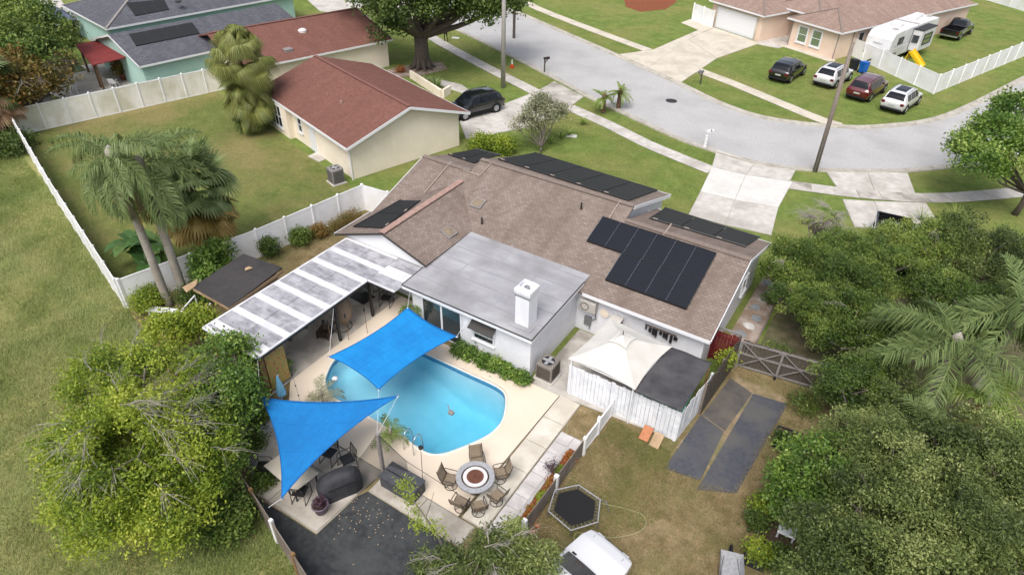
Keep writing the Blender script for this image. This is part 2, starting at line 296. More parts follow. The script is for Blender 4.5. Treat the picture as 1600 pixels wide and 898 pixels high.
# foliage colours along 0..1
leafmat('leaf_lime', [(0, '#4a6026'), (.35, '#738a2e'), (.7, '#9cab3c'), (1, '#bdc454')], .4)
leafmat('leaf_mid', [(0, '#2f4420'), (.4, '#50682c'), (.75, '#73873c'), (1, '#98a552')], .3)
leafmat('leaf_olive', [(0, '#34421f'), (.4, '#556434'), (.75, '#778548'), (1, '#9ca366')], .3)
leafmat('leaf_dark', [(0, '#33451f'), (.5, '#4e632c'), (1, '#6f8140')], .3)
leafmat('leaf_glossy', [(0, '#3d5827'), (.45, '#5e7d34'), (.8, '#829c46'), (1, '#a8b864')], .32, .4)
leafmat('leaf_pale', [(0, '#6f7552'), (.5, '#97997a'), (1, '#c0bca4')], .3)
leafmat('leaf_rust', [(0, '#5b5a2c'), (.5, '#7d7038'), (1, '#94683e')], .3)
leafmat('palm_green', [(0, '#566a3c'), (.5, '#788a54'), (1, '#9eab78')], .32)
leafmat('palm_bright', [(0, '#617638'), (.5, '#849a4a'), (1, '#abb96a')], .35)
leafmat('palm_dead', [(0, '#7a5e40'), (.5, '#96775a'), (1, '#b09a80')], .2)
leafmat('palm_gold', [(0, '#7d6838'), (.5, '#9a8346'), (1, '#b29c62')], .25); leafmat('palm_olive', [(0, '#5f6834'), (.5, '#838a4a'), (1, '#a6a466')], .32)
leafmat('palm_mid', [(0, '#54683a'), (.5, '#748850'), (1, '#9ca76c')], .32); leafmat('banana', [(0, '#2f4f2c'), (.6, '#4a6d38'), (1, '#7d9050')], .35)
leafmat('flower_red', [(0, '#8a4a2a'), (.5, '#a8642e'), (1, '#7d8a3a')], .25)
leafmat('leaf_purple', [(0, '#3d2a33'), (1, '#5d4450')], .2)
leafmat('grass_blade', [(0, '#76874a'), (.5, '#98a564'), (1, '#b9ba84')], .5, .85)
leafmat('dry_blade', [(0, '#7d7648'), (.5, '#9d8f66'), (1, '#b8a980')], .4, .8)
leafmat('lawn_blade', [(0, '#6c7d40'), (.5, '#879452'), (1, '#a3a068')], .5, .85)

# ---------------------------------------------------------------- ground
g = MB().add([(-500, -250, 0), (500, -250, 0), (500, 750, 0), (-500, 750, 0)], [(0, 1, 2, 3)]); setting(g, 'ground', 'lawn')
BL0, BL1 = Vector((-56.7, 19.7)), Vector((-12.2, 6.6))          # rear lot line
def bl(t): p = BL0+(BL1-BL0)*t; return (p.x, p.y)
setting(poly([bl(-.6), bl(1.9), (30, -30), (-120, -30)], .006), 'field', 'field_ground')
setting(poly([(-56.7, 19.7), bl(.59), (-30.5, 12), (-27.6, 26), (-30.5, 28), (-45, 32), (-51.9, 34)], .006), 'neighbour_lawn', 'lawn_neighbour')
setting(poly([bl(.6), bl(1.25), (9, 8), (7, 26), (-3.5, 26), (-4, 19), (-20, 19), (-24, 27.5), (-27.5, 25.8)], .006), 'backyard_lawn', 'dry_lawn')
def px(*pts, z=0): return [P(x, y, z) for x, y in pts]
near = px((640, 20), (720, 50), (870, 125), (915, 150), (1000, 190), (1062, 218), (1110, 235), (1180, 255), (1250, 265), (1330, 268), (1410, 268), (1480, 262)); near += [Vector((8, 59.5, 0)), Vector((14, 68, 0)), Vector((30, 95, 0))]
near = [near[0]+(near[0]-near[1])*1.6]+near
far = px((810, 20), (960, 85), (1060, 130), (1130, 163), (1200, 185), (1300, 197), (1380, 197), (1480, 180), (1600, 122)); far += [far[-1]+(far[-1]-far[-2])*.7]
far = [far[0]+(far[0]-far[1])*3]+far
NE, FA = crv(near, 6), crv(far, 6)
setting(MB().add([(p.x, p.y, .014) for p in NE+FA[::-1]], [tuple(range(len(NE)+len(FA)))]), 'road', 'asphalt')
def sweep(path, prof, side=1):          # prof: (offset across, z)
    mb = MB(); vs = []; m = len(prof)
    for i, p in enumerate(path):
        d = (path[min(i+1, len(path)-1)]-path[max(i-1, 0)]); nrm = Vector((-d.y, d.x, 0)).normalized()*side
        vs += [(p.x+nrm.x*a, p.y+nrm.y*a, z) for a, z in prof]
    return mb.add(vs, [(i*m+k, i*m+k+1, (i+1)*m+k+1, (i+1)*m+k) for i in range(len(path)-1) for k in range(m-1)])
KP = [(.45, .02), (.1, .035), (-.05, .09), (-.2, .10), (-.22, -.05)]
setting(sweep(NE, KP, 1), 'kerb', 'kerb'); setting(sweep(FA, KP, -1), 'kerb', 'kerb')
def slabs(name, centre, width, mat, length=1.5, z=.05, gap=.025, joint='kerb'):   # a walk cast in separate slabs
    c = crv(centre, 12); L = [0]
    for a, b in zip(c, c[1:]): L.append(L[-1]+(b-a).length)
    def at(s):
        i = max(0, min(len(c)-2, int(np.searchsorted(L, s))-1)); return c[i]+(c[i+1]-c[i])*((s-L[i])/max(1e-6, L[i+1]-L[i])), (c[i+1]-c[i]).normalized()
    n = max(1, round(L[-1]/length)); root = None
    base = MB(); 
    prev = None
    for k in range(25):
        p, d = at(L[-1]*k/24); nn = Vector((-d.y, d.x, 0))*(width/2-.01)
        cur = [(p.x-nn.x, p.y-nn.y, .02), (p.x+nn.x, p.y+nn.y, .02)]
        if prev: base.add(prev+cur[::-1], [(0, 1, 2, 3)])
        prev = cur
    root = setting(base, name, joint)
    for k in range(n):
        q = []
        for s, sg in ((k*L[-1]/n+gap/2, 1), (k*L[-1]/n+gap/2, -1), ((k+1)*L[-1]/n-gap/2, -1), ((k+1)*L[-1]/n-gap/2, 1)):
            p, d = at(s); nn = Vector((-d.y, d.x, 0))*sg*width/2; q.append(p+nn)
        MB().prism([(v.x, v.y) for v in q], .021, z+random.uniform(-.004, .004)).build('slab', mat if not isinstance(mat, (list, tuple)) else random.choice(mat), root)
    return root
slabs('sidewalk', px((640, 28), (672, 57), (745, 98), (822, 137), (862, 158)), 1.25, 'concrete')
slabs('sidewalk', px((889, 168), (950, 195), (1010, 225), (1060, 246), (1112, 267)), 1.25, 'concrete')
slabs('sidewalk', px((1232, 289), (1290, 297), (1350, 304), (1445, 310), (1520, 307), (1600, 300)), 1.25, ['concrete', 'concrete_worn', 'concrete'])
slabs('sidewalk', px((820, 4), (850, 18), (925, 47), (1012, 79)), 1.25, 'concrete_cream')
slabs('sidewalk', px((1090, 110), (1150, 133), (1215, 160), (1280, 187), (1312, 197)), 1.25, 'concrete_cream')
def drive(name, cells, base='kerb'):    # a driveway poured in separate slabs; each cell = (material, pixel polygon)
    allp = MB()
    for mt, pts in cells: allp.prism([(p.x, p.y) for p in px(*pts)], .0, .025)
    root = setting(allp, name, base)
    for mt, pts in cells:
        q = px(*pts); c = sum(q, Vector())/len(q); q = [p+(c-p).normalized()*.03 for p in q]
        MB().prism([(p.x, p.y) for p in q], .026, .055).build('slab', mt, root)
    return root
drive('driveway', [('concrete', [(1120, 234), (1180, 256), (1165, 274), (1112, 262)]), ('concrete', [(1180, 256), (1243, 267), (1234, 284), (1165, 274)]),
   ('concrete_white', [(1112, 262), (1165, 274), (1148, 313), (1094, 300)]), ('concrete_white', [(1165, 274), (1238, 285), (1216, 325), (1148, 313)]),
   ('concrete', [(1094, 300), (1148, 313), (1133, 352), (1075, 337)]), ('concrete', [(1148, 313), (1216, 325), (1205, 368), (1133, 352)])])
drive('driveway', [('concrete', [(1290, 268), (1355, 269), (1366, 300), (1308, 294)]), ('concrete', [(1355, 269), (1418, 271), (1430, 303), (1366, 300)]),
   ('concrete', [(1316, 312), (1365, 315), (1385, 360), (1335, 355)]), ('concrete', [(1365, 315), (1447, 318), (1475, 365), (1385, 360)])])
drive('driveway', [('concrete_worn', [(866, 128), (912, 152), (885, 172), (835, 145)]), ('concrete', [(835, 145), (885, 172), (822, 200), (775, 168)]), ('concrete', [(775, 168), (822, 200), (728, 218), (718, 190)])])
drive('driveway', [('concrete_cream', [(960, 87), (1010, 108), (1075, 62), (1022, 78)]), ('concrete_cream', [(1010, 108), (1062, 131), (1120, 92), (1075, 62)]), ('concrete_cream', [(1022, 78), (1075, 62), (1150, 28), (1095, 46)]), ('concrete_cream', [(1075, 62), (1120, 92), (1188, 68), (1116, 44)])])
setting(poly(px((1064, 36), (1098, 50), (1115, 44), (1080, 30)), .02), 'side_path', 'concrete_cream')
setting(poly(px((480, 0), (575, 0), (565, 12), (532, 22), (500, 18)), .02), 'side_path', 'concrete')
setting(poly(px((690, 125), (720, 132), (735, 142), (722, 146), (688, 134)), .02), 'garden_path', 'concrete')
setting(poly(px((975, 0), (1050, -4), (1058, 3), (1040, 15), (1000, 19), (978, 11)), .02), 'mulch_bed', 'mulch')
# ---------------------------------------------------------------- pool and deck
DZ = .10
PXY = [(-18.0, 13.55), (-17.2, 13.12), (-16.0, 13.12), (-14.6, 13.1), (-13.2, 13.08), (-12.4, 12.95), (-11.7, 12.98), (-11.25, 13.3), (-10.9, 13.85), (-10.55, 14.5), (-10.3, 15.2), (-10.28, 15.9), (-10.5, 16.5), (-10.75, 16.95), (-11.1, 17.35), (-11.7, 17.5), (-13, 17.48), (-15, 17.45), (-16.8, 17.35), (-17.9, 16.7), (-18.55, 15.8), (-18.7, 14.9), (-18.45, 14.2)]
PC = [(p.x, p.y) for p in crv([(a, b, 0) for a, b in PXY], 5, True)]
def ring(outer, inner, z):              # flat sheet with a hole
    bm = bmesh.new(); ed = []
    for lp in (outer, inner):
        vs = [bm.verts.new((p[0], p[1], z)) for p in lp]; ed += [bm.edges.new((vs[i], vs[(i+1) % len(vs)])) for i in range(len(vs))]
    bmesh.ops.triangle_fill(bm, use_beauty=True, edges=ed); bmesh.ops.recalc_face_normals(bm, faces=bm.faces)
    if sum(f.normal.z for f in bm.faces) < 0: bmesh.ops.reverse_faces(bm, faces=bm.faces)
    me = bpy.data.meshes.new('m'); bm.to_mesh(me); bm.free(); return me
def offs(loop, d):
    n = len(loop); o = []
    for i in range(n):
        a, b = loop[i-1], loop[(i+1) % n]; t = Vector((b[0]-a[0], b[1]-a[1])).normalized(); o.append((loop[i][0]+t.y*d, loop[i][1]-t.x*d))
    return o
PO = offs(PC, .1)
def meshobj(me, name, mat, kind=None, par=None):
    me.name = name; me.materials.append(MATS[mat]); o = bpy.data.objects.new(name, me); COL.objects.link(o); o.parent = par
    if kind: o['kind'] = kind
    ORG[o.name] = (0, 0, 0); return o
DK = [(-19.35, 12.75), (-17.9, 11.3), (-12.75, 11.3), (-9.1, 11.3), (-9.0, 18.55), (-15.2, 18.5), (-17.5, 18.5), (-17.5, 20.2), (-19.35, 20.2)]
dk = meshobj(ring(DK, PO, DZ), 'pool_deck', 'deck', 'structure')
def skirt(loop, z0, z1, up=1):
    n = len(loop); return MB().add([(p[0], p[1], z0) for p in loop]+[(p[0], p[1], z1) for p in loop], [(i, (i+1) % n, n+(i+1) % n, n+i) for i in range(n)])
skirt(DK, 0, DZ).build('edge_face', 'deck_edge', dk)
cp = MB(); n = len(PC); lv = [(PC, DZ-.16), (PC, DZ+.012), (offs(PC, .02), DZ+.02), (PO, DZ+.016), (PO, DZ-.02)]
cp.add([(p[0], p[1], z) for lp, z in lv for p in lp], [(j*n+i, j*n+(i+1) % n, (j+1)*n+(i+1) % n, (j+1)*n+i) for j in range(4) for i in range(n)])
cp.build('coping', 'coping', dk, True)
nm('pool_tile', '#3f7fa6', '#5a98ba', 14., .35); skirt(offs(PC, -.006), -.16, .075).build('tile_band', 'pool_tile', dk)
def pdepth(x): return -1.0-max(0, min(1, (x+15.8)/2.8))*1.25
bs = MB(); n = len(PC); rings = [PC, PC, offs(PC, -.25), offs(PC, -.7)]
vs = []
for k, lp in enumerate(rings): vs += [(p[0], p[1], DZ-.02 if k == 0 else (pdepth(p[0])+.25 if k == 1 else pdepth(p[0]))) for p in lp]
bs.add(vs, [(j*n+(i+1) % n, j*n+i, (j+1)*n+i, (j+1)*n+(i+1) % n) for j in range(3) for i in range(n)])
bo = bs.build('pool_basin', 'plaster_pool', None, True); bo['kind'] = 'structure'
xs = np.linspace(-18.8, -10.1, 40); ys = np.linspace(12.8, 17.6, 6)
fl = MB().add([(x, y, pdepth(x)-.004) for y in ys for x in xs], [(j*40+i, j*40+i+1, (j+1)*40+i+1, (j+1)*40+i) for j in range(5) for i in range(39)]); fl.build('pool_floor', 'plaster_pool', bo)
setting(MB().prism(offs(PC, .02), -2.5, -.03), 'pool_water', 'water')
# cut the ground open above the basin: replace the sheets that would show through the water
for nme in ('ground', 'backyard_lawn'):
    o = bpy.data.objects[nme]; me = o.data; outer = [(v.co.x, v.co.y) for v in me.vertices if v.co.z >= max(q.co.z for q in me.vertices)-1e-4]
    if nme != 'ground': outer = [(p[0], p[1]) for p in [bl(.6), bl(1.25), (9, 8), (7, 26), (-3.5, 26), (-4, 19), (-20, 19), (-24, 27.5), (-27.5, 25.8)]]
    mt = me.materials[0]; nmesh = ring(outer, offs(PC, .1), 0 if nme == 'ground' else .006); nmesh.materials.append(mt); o.data = nmesh; bpy.data.meshes.remove(me); nmesh.name = nme
# strips and slabs round the deck
rt = setting(MB().prism([(-8.98, 11.35), (-7.98, 11.35), (-7.98, 18.6), (-8.98, 18.6)], 0, .06), 'deck_walk', 'kerb')
for k in range(5): MB().box(-8.96, -8.0, 11.37+k*1.45, 11.37+k*1.45+1.42, .061, .10).build('slab', 'deck_edge', rt)
setting(poly([(-19.4, 12.72), (-17.9, 11.25), (-17.6, 12.0), (-19.3, 13.2)], .03), 'garden_bed', 'dirt')
setting(poly([(-22.6, 11.55), (-19.37, 11.55), (-19.37, 20.2), (-17.5, 20.25), (-23.6, 20.3), (-23.6, 11.9)], .085), 'patio_floor', 'patio_slab')
rt = setting(MB().prism([(-17.8, 9.0), (-15.95, 7.96), (-12.86, 8.02), (-12.75, 10.5), (-12.6, 11.28), (-17.85, 11.28)], 0, .04), 'concrete_pad', 'kerb')
for pl_ in ([(-17.75, 9.05), (-15.95, 8.0), (-15.3, 8.0), (-15.3, 11.25), (-17.8, 11.25)], [(-15.27, 8.0), (-12.9, 8.05), (-12.78, 10.0), (-15.27, 10.0)], [(-15.27, 10.03), (-12.78, 10.03), (-12.64, 11.25), (-15.27, 11.25)]): MB().prism(pl_, .041, .085).build('slab', 'patio_slab', rt)
rt = setting(MB().box(-12.55, -8.35, 10.35, 11.28, 0, .04), 'concrete_pad', 'kerb')
for a, b_ in ((-12.53, -10.5), (-10.47, -8.38)): MB().box(a, b_, 10.37, 11.26, .041, .085).build('slab', 'patio_slab', rt)
setting(poly([bl(.955), bl(1.2), (-7.3, 7.4), (-8.2, 10.3), (-12.58, 10.33), (-12.75, 9.95), (-12.84, 7.98), (-15.95, 7.9)], .022), 'artificial_turf', 'black_turf')
pv = setting(poly([(-7.95, 11.4), (-6.9, 11.4), (-6.9, 12.6), (-7.25, 13.5), (-7.25, 16.6), (-6.75, 16.9), (-7.95, 16.9)], .03), 'paver_path', 'gravel')
for k in range(9):
    y = 11.5+k*.6
    MB().box(-7.92, -7.36, y, y+.55, .031, .06).build('paver', 'paver', pv)
    if k == 8: MB().box(-7.32, -6.8, y, y+.55, .031, .06).build('paver', 'paver', pv)
pv = setting(poly([(-19.9, 10.2), (-18.4, 8.9), (-17.6, 9.2), (-17.8, 11.2), (-19.4, 11.4)], .03), 'paver_path', 'gravel')
for (x, y) in [(-18.1, 9.4), (-18.6, 9.9), (-19.1, 10.35), (-18.2, 10.05), (-18.7, 10.55), (-18.2, 10.7), (-19.2, 11.0), (-18.75, 11.15)]:
    F = Fr((x, y, 0), -.2); MB(F).box(-.25, .25, -.25, .25, .031, .06).build('paver', 'paver', pv)
setting(poly([(-3.7, 18.75), (-1.2, 18.5), (-.55, 24), (-2.85, 24.2)], .012), 'side_yard', 'dirt')
nm('weed_mat_worn', '#4c4a49', '#5a5754', 2.5, .9, .3, 30, '#6b645b', .8, .6)
for q, mt in (([(-3.68, 17.5), (-2.3, 17.7), (-2.32, 20.65), (-3.45, 21.0)], 'weed_mat'), ([(-2.26, 17.25), (-.95, 17.9), (-.5, 23.7), (-1.95, 23.5)], 'weed_mat'), ([(-3.4, 21.02), (-2.3, 20.7), (-1.98, 23.5), (-3.1, 23.9)], 'weed_mat_worn')): tag(poly(q, .02).build('ground_mat', mt), kind='structure')
setting(poly([(-10.4, 18.6), (-9.0, 18.6), (-4.2, 19.0), (-4.2, 23.1), (-10.4, 23.1)], .05), 'side_patio', 'concrete_worn')
setting(poly([(-4.1, 24.9), (-2.75, 24.9), (-2.9, 33.5), (-4.1, 33.5)], .012), 'side_bed', 'leaf_litter')
setting(poly([(-2.6, 25.4), (-2.7, 32), (1, 33.5), (6, 38), (25, 42), (25, -5), (5, 9), (2.2, 13), (1.4, 17), (1.3, 25)], .008), 'woodland_floor', 'woodland')
setting(poly([(-7.22, 11.6), (-6.72, 11.6), (-6.72, 16.4), (-7.22, 16.4)], .035), 'mulch_bed', 'mulch')
setting(poly(px((590, 112), (650, 100), (690, 97), (700, 108), (660, 118), (620, 122)), .012), 'mulch_bed', 'leaf_litter')
# ---------------------------------------------------------------- building helpers
def ray(x, y): return _rt*(x-800)/FPX+_up*(449-y)/FPX+_fw
def PY(x, y, Y): d = ray(x, y); t = Y/d[1]; return Vector((d[0]*t, Y, CH+d[2]*t))
def PX(x, y, X): d = ray(x, y); t = X/d[0]; return Vector((X, d[1]*t, CH+d[2]*t))
def PP(x, y, p0, nrm):                  # on a plane
    d = ray(x, y); p0 = Vector(p0); nrm = Vector(nrm); o = Vector((0, 0, CH)); d = Vector(d); t = (p0-o).dot(nrm)/d.dot(nrm); return o+d*t
def window(par, o, ang, w, h, cols=1, rows=2, glass='window_glass', fmat='white_trim', fw=.07, name='window', sill=True, depth=.06):
    F = Fr(o, ang); m = MB(F)           # local x along the wall, -y outwards, o = lower left corner
    m.box(-fw, 0, -depth, .02, -fw, h+fw); m.box(w, w+fw, -depth, .02, -fw, h+fw); m.box(0, w, -depth, .02, -fw, 0); m.box(0, w, -depth, .02, h, h+fw)
    for i in range(1, cols): m.box(w*i/cols-.025, w*i/cols+.025, -depth*.8, .02, 0, h)
    for i in range(1, rows):
        for c in range(cols): m.box(w*c/cols+.025, w*(c+1)/cols-.025, -depth*.8, .02, h*i/rows-.025, h*i/rows+.025)
    wd = m.build(name, fmat, par)
    for c in range(cols):
        for r in range(rows): MB(F).box(w*c/cols+.026, w*(c+1)/cols-.026, -.02, .01, h*r/rows+.026, h*(r+1)/rows-.026).build('pane', glass, wd)
    if sill: MB(F).box(-fw-.04, w+fw+.04, -depth-.06, .01, -fw-.05, -fw-.003).build('sill', fmat, wd)
    return wd
def wallbox(par, loop, z0, z1, mat, name='wall', fr=None): return MB(fr).prism(loop, z0, z1).build(name, mat, par)
def gable(par, mat, fr, x0, x1, y, z0, zp, th=.15, xp=None, axis='y'):   # triangular wall piece
    xp = (x0+x1)/2 if xp is None else xp
    if axis == 'y': vs = [(x0, y, z0), (x1, y, z0), (xp, y, zp), (x0, y+th, z0), (x1, y+th, z0), (xp, y+th, zp)]
    else: vs = [(y, x0, z0), (y, x1, z0), (y, xp, zp), (y+th, x0, z0), (y+th, x1, z0), (y+th, xp, zp)]
    return MB(fr).add(vs, [(0, 1, 2), (5, 4, 3), (0, 3, 4, 1), (1, 4, 5, 2), (2, 5, 3, 0)]).build('gable_wall', mat, par)
# ---------------------------------------------------------------- main house
K = .33
house = T('house', 'long single storey white house with brown shingle roof beside the pool', 'house', (-14, 27, 0))
zr = lambda y: 2.5+K*(y-22.8)
MB().prism([(-23.1, 23.2), (-4.45, 23.2), (-4.45, 31.8), (-10.8, 31.8), (-10.8, 33.8), (-19.7, 33.8), (-19.7, 31.8), (-23.1, 31.8)], 0, 2.48).build('wall', 'white_paint', house)
gable(house, 'white_paint', None, 23.2, 31.8, -4.60, 2.48, 3.87, .15, None, 'x'); gable(house, 'white_paint', None, 23.2, 31.8, -23.1, 2.48, 3.87, .15, None, 'x')
gable(house, 'white_paint', None, 23.2, 33.8, -10.95, 2.48, 4.2, .15, None, 'x')
X0, X1 = -23.4, -4.15
rp = MB().roof([(X0, 22.8, zr(22.8)), (X1, 22.8, zr(22.8)), (X1, 27.5, zr(27.5)), (-10.5, 27.5, zr(27.5)), (-10.5, 28.5, zr(28.5)), (-20, 28.5, zr(28.5)), (-20, 27.5, zr(27.5)), (X0, 27.5, zr(27.5))], (1, 0, 0)).build('roof', 'shingle_brown', house)
for a, b_, yr, ye in ((-10.5, X1, 27.5, 32.2), (X0, -20, 27.5, 32.2), (-20, -10.5, 28.5, 34.2)):
    z1 = zr(yr); z2 = z1-K*(ye-yr)
    MB().roof([(a, yr, z1), (b_, yr, z1), (b_, ye, z2), (a, ye, z2)], (1, 0, 0)).build('roof_slope', 'shingle_brown', rp)
    MB().bar((a+.02, yr, z1+.03), (b_-.02, yr, z1+.03), .3, .05).build('ridge_cap', 'ridge_cap', rp)
# barge boards and fascias
def board(p, q, mat='white_trim', w=.03, h=.17, nm_='fascia'): return MB().bar(p, q, w, h).build(nm_, mat, house)
board((X1+.018, 22.8, zr(22.8)-.07), (X1+.018, 27.5, zr(27.5)-.07)); board((X1+.018, 27.5, zr(27.5)-.07), (X1+.018, 32.2, 2.5-.07))
board((X0-.018, 22.8, zr(22.8)-.07), (X0-.018, 27.5, zr(27.5)-.07)); board((-10.482, 28.5, zr(28.5)-.09), (-10.482, 34.2, 2.5-.09), h=.2)
board((-10.3, 22.78, 2.42), (X1, 22.78, 2.42)); board((-20, 34.22, 2.42), (-10.5, 34.22, 2.42)); board((-10.45, 32.22, 2.42), (X1, 32.22, 2.42))
# gabled rear wing
wing = MB().roof([(-23.5, 20.1, 2.5), (-20.05, 20.1, 3.75), (-20.05, 26.75, 3.78), (-23.5, 22.95, 2.5)], (0, 1, 0)).build('wing_roof', 'shingle_brown', house)
MB().roof([(-20.05, 20.1, 3.75), (-17.4, 20.1, 2.85), (-17.4, 24.1, 2.87), (-20.05, 26.75, 3.78)], (0, 1, 0)).build('roof_slope', 'shingle_brown', wing)
MB().bar((-20.05, 20.08, 3.79), (-20.05, 26.7, 3.81), .34, .05).build('ridge_cap', 'flashing_pink', wing)
MB().add([(-23.2, 20.3, 2.46), (-17.45, 20.3, 2.46), (-17.45, 20.3, 2.76), (-20.05, 20.3, 3.62), (-23.2, 20.3, 2.5), (-23.2, 20.45, 2.46), (-17.45, 20.45, 2.46), (-17.45, 20.45, 2.76), (-20.05, 20.45, 3.62), (-23.2, 20.45, 2.5)], [(0, 1, 2, 3, 4), (9, 8, 7, 6, 5), (0, 5, 6, 1)]).build('gable_wall', 'white_trim', house)
board((-23.5, 20.08, 2.44), (-20.05, 20.08, 3.69), 'soffit', .03, .1); board((-20.05, 20.08, 3.69), (-17.4, 20.08, 2.79), 'soffit', .03, .1); board((-23.52, 20.1, 2.44), (-23.52, 22.9, 2.44))
MB().box(-23.1, -17.5, 20.55, 23.2, 0, 2.45).build('wall', 'white_paint', house)
# flat roofed wing with chimney
MB().box(-17.3, -10.7, 18.85, 23.19, 0, 2.47).build('wall', 'white_paint', house)
fz = lambda y: 2.6+.045*(y-18.5)
fr_o = MB().slab([(-17.55, 18.5, fz(18.5)), (-10.48, 18.5, fz(18.5)), (-10.48, 24.3, fz(24.3)), (-17.55, 24.3, fz(24.3))], .13).build('flat_roof', 'flat_roof', house)
for k in range(1, 6): y = 18.5+k*.98; MB().bar((-17.5, y, fz(y)+.004), (-10.5, y, fz(y)+.004), .035, .008).build('seam', 'flat_roof_seam', fr_o)
for k, (x, a) in enumerate([(-15.4, 0), (-13.1, 1), (-15.9, 2), (-12.6, 3), (-14.6, 4), (-12.0, 5)]): y = 18.5+a*.98; MB().bar((x, y+.05, fz(y)+.004), (x, min(y+.93, 24), fz(y+.93)+.004), .03, .008).build('seam', 'flat_roof_seam', fr_o)
for p, q in (((-17.55, 18.48), (-10.46, 18.48)), ((-10.46, 18.48), (-10.46, 23.2)), ((-17.57, 18.48), (-17.57, 20.1))):
    MB().bar((*p, fz(p[1])-.0), (*q, fz(q[1])-.0), .035, .05).build('drip_edge', 'soffit', fr_o); MB().bar((*p, fz(p[1])-.11), (*q, fz(q[1])-.11), .025, .15).build('fascia', 'white_trim', fr_o)
ch = MB().box(-11.66, -10.98, 19.05, 19.75, 2.55, 4.25).build('chimney', 'white_paint', house)
c2 = MB(); prof = [(.37, 4.25), (.40, 4.34), (.40, 4.5), (.30, 4.62), (.27, 4.62), (.27, 4.4)]
sq = [(-1, -1), (1, -1), (1, 1), (-1, 1)]
c2.add([(-11.32+sx*r, 19.4+sy*r, z) for r, z in prof for sx, sy in sq], [(j*4+i, j*4+(i+1) % 4, (j+1)*4+(i+1) % 4, (j+1)*4+i) for j in range(5) for i in range(4)]+[(20, 21, 22, 23)])
c2.build('chimney_cap', 'white_paint', ch); MB().lathe((-11.32, 19.4, 4.38), [(.13, 0), (.13, .14), (.11, .14), (.10, .03)], 12).build('flue', 'stone_grey', ch)
MB().box(-11.9, -10.75, 18.8, 20.0, 2.56, 2.66).build('chimney_apron', 'flat_roof', ch)
MB().bar((-11.7, 19.03, 4.18), (-10.94, 19.03, 4.18), .02, .03).build('drip_edge', 'soffit', ch)
# doors and windows of the pool side
sd_ = MB(); x0, x1 = -16.62, -14.45
for xa, xb, za, zb in ((x0-.08, x0, .08, 2.12), (x1, x1+.08, .08, 2.12), (x0, x1, 2.05, 2.12), (x0, x1, .08, .14), ((x0+x1)/2-.05, (x0+x1)/2+.05, .14, 2.05)): sd_.box(xa, xb, 18.78, 18.87, za, zb)
sdo = sd_.build('sliding_door', 'white_trim', house)
for a, b_ in ((x0, -15.585), (-15.485, x1)): MB().box(a+.01, b_-.01, 18.80, 18.849, .15, 2.04).build('pane', 'window_glass', sdo)
window(house, (-13.7, 18.85, 1.02), 0, 1.05, .62, 1, 2)
aw = MB().slab([(-13.82, 18.45, 1.78), (-12.5, 18.45, 1.78), (-12.5, 18.85, 2.02), (-13.82, 18.85, 2.02)], .03).build('window_awning', 'soffit', house)
window(house, (-4.45, 28.9, 1.05), math.pi/2, .75, .85, 1, 1)
MB().box(-20.9, -19.95, 20.49, 20.55, .09, 2.1).build('door', 'soffit', house); window(house, (-19.4, 20.55, .9), 0, 1.1, 1.0, 2, 1); window(house, (-22.6, 20.55, .9), 0, 1.2, 1.0, 2, 1)
# roof fittings
for (x, y, pl, nn) in ((747, 319, (-14, 27.5, zr(27.5)), (0, -K, 1)), (700.6, 364, (-20.05, 22, 3.75), (.34, 0, 1))):
    p = PP(x, y, pl, nn); nn = Vector(nn).normalized(); e1 = (Vector((1, 0, 0))-nn*nn.x).normalized(); e2 = nn.cross(e1); q = lambda a, b_, h: p+e1*a+e2*b_+nn*h
    v = MB().add([q(a, b_, h) for h in (0, .12) for a, b_ in ((-.34, -.34), (.34, -.34), (.34, .34), (-.34, .34))], [(4, 5, 6, 7), (0, 1, 5, 4), (1, 2, 6, 5), (2, 3, 7, 6), (3, 0, 4, 7)]).build('skylight', 'rail_grey', house)
    MB().add([q(a, b_, .14+.03*(abs(a) < .2)) for a, b_ in ((-.26, -.26), (.26, -.26), (.26, .26), (-.26, .26))]+[q(0, 0, .2)], [(0, 1, 4), (1, 2, 4), (2, 3, 4), (3, 0, 4)]).build('pane', 'sling', v)
RP = ((-14, 27.5, zr(27.5)), (0, -K, 1))
for x, y in ((753, 350), (908, 327)):
    p = PP(x, y, *RP); MB().tube([p-Vector((0, 0, .1)), p+Vector((0, 0, .38))], .05, 8).build('vent_pipe', 'dark_metal', house)
def pipe(pts, pl=RP, lift=.06): q = [PP(x, y, *pl)+Vector((0, 0, lift)) for x, y in pts]; MB().tube(q, .028, 6).build('conduit', 'pipe_tan', house)
pipe([(663, 303), (705, 254)]); pipe([(710, 262), (750, 276), (768, 256)]); pipe([(951, 343), (969, 315)]); pipe([(1036, 369), (1049, 351)])
# ---------------------------------------------------------------- solar arrays
def lay(par, name, mat, q, nu, nv, lift=.1, th=.05, gap=.02, frame=None):  # q: 4 corners of a roof area; cut into nu x nv panels
    nn = (q[1]-q[0]).cross(q[3]-q[0]).normalized(); nn = nn if nn.z > 0 else -nn; B = lambda u, v: (q[0]*(1-u)+q[1]*u)*(1-v)+(q[3]*(1-u)+q[2]*u)*v
    lu, lv_ = (q[1]-q[0]).length, (q[3]-q[0]).length; out = []
    for j in range(nv):
        for i in range(nu):
            c = [B(u, v)+nn*lift for u, v in ((i/nu+gap/lu/2, j/nv+gap/lv_/2), ((i+1)/nu-gap/lu/2, j/nv+gap/lv_/2), ((i+1)/nu-gap/lu/2, (j+1)/nv-gap/lv_/2), (i/nu+gap/lu/2, (j+1)/nv-gap/lv_/2))]
            o = MB().slab(c, th).build(name, mat, par); out.append((o, c, nn))
    return out
pva = T('photovoltaic_array', 'ten dark blue black photovoltaic panels on the rear roof slope', 'solar array', PP(1020, 400, *RP))
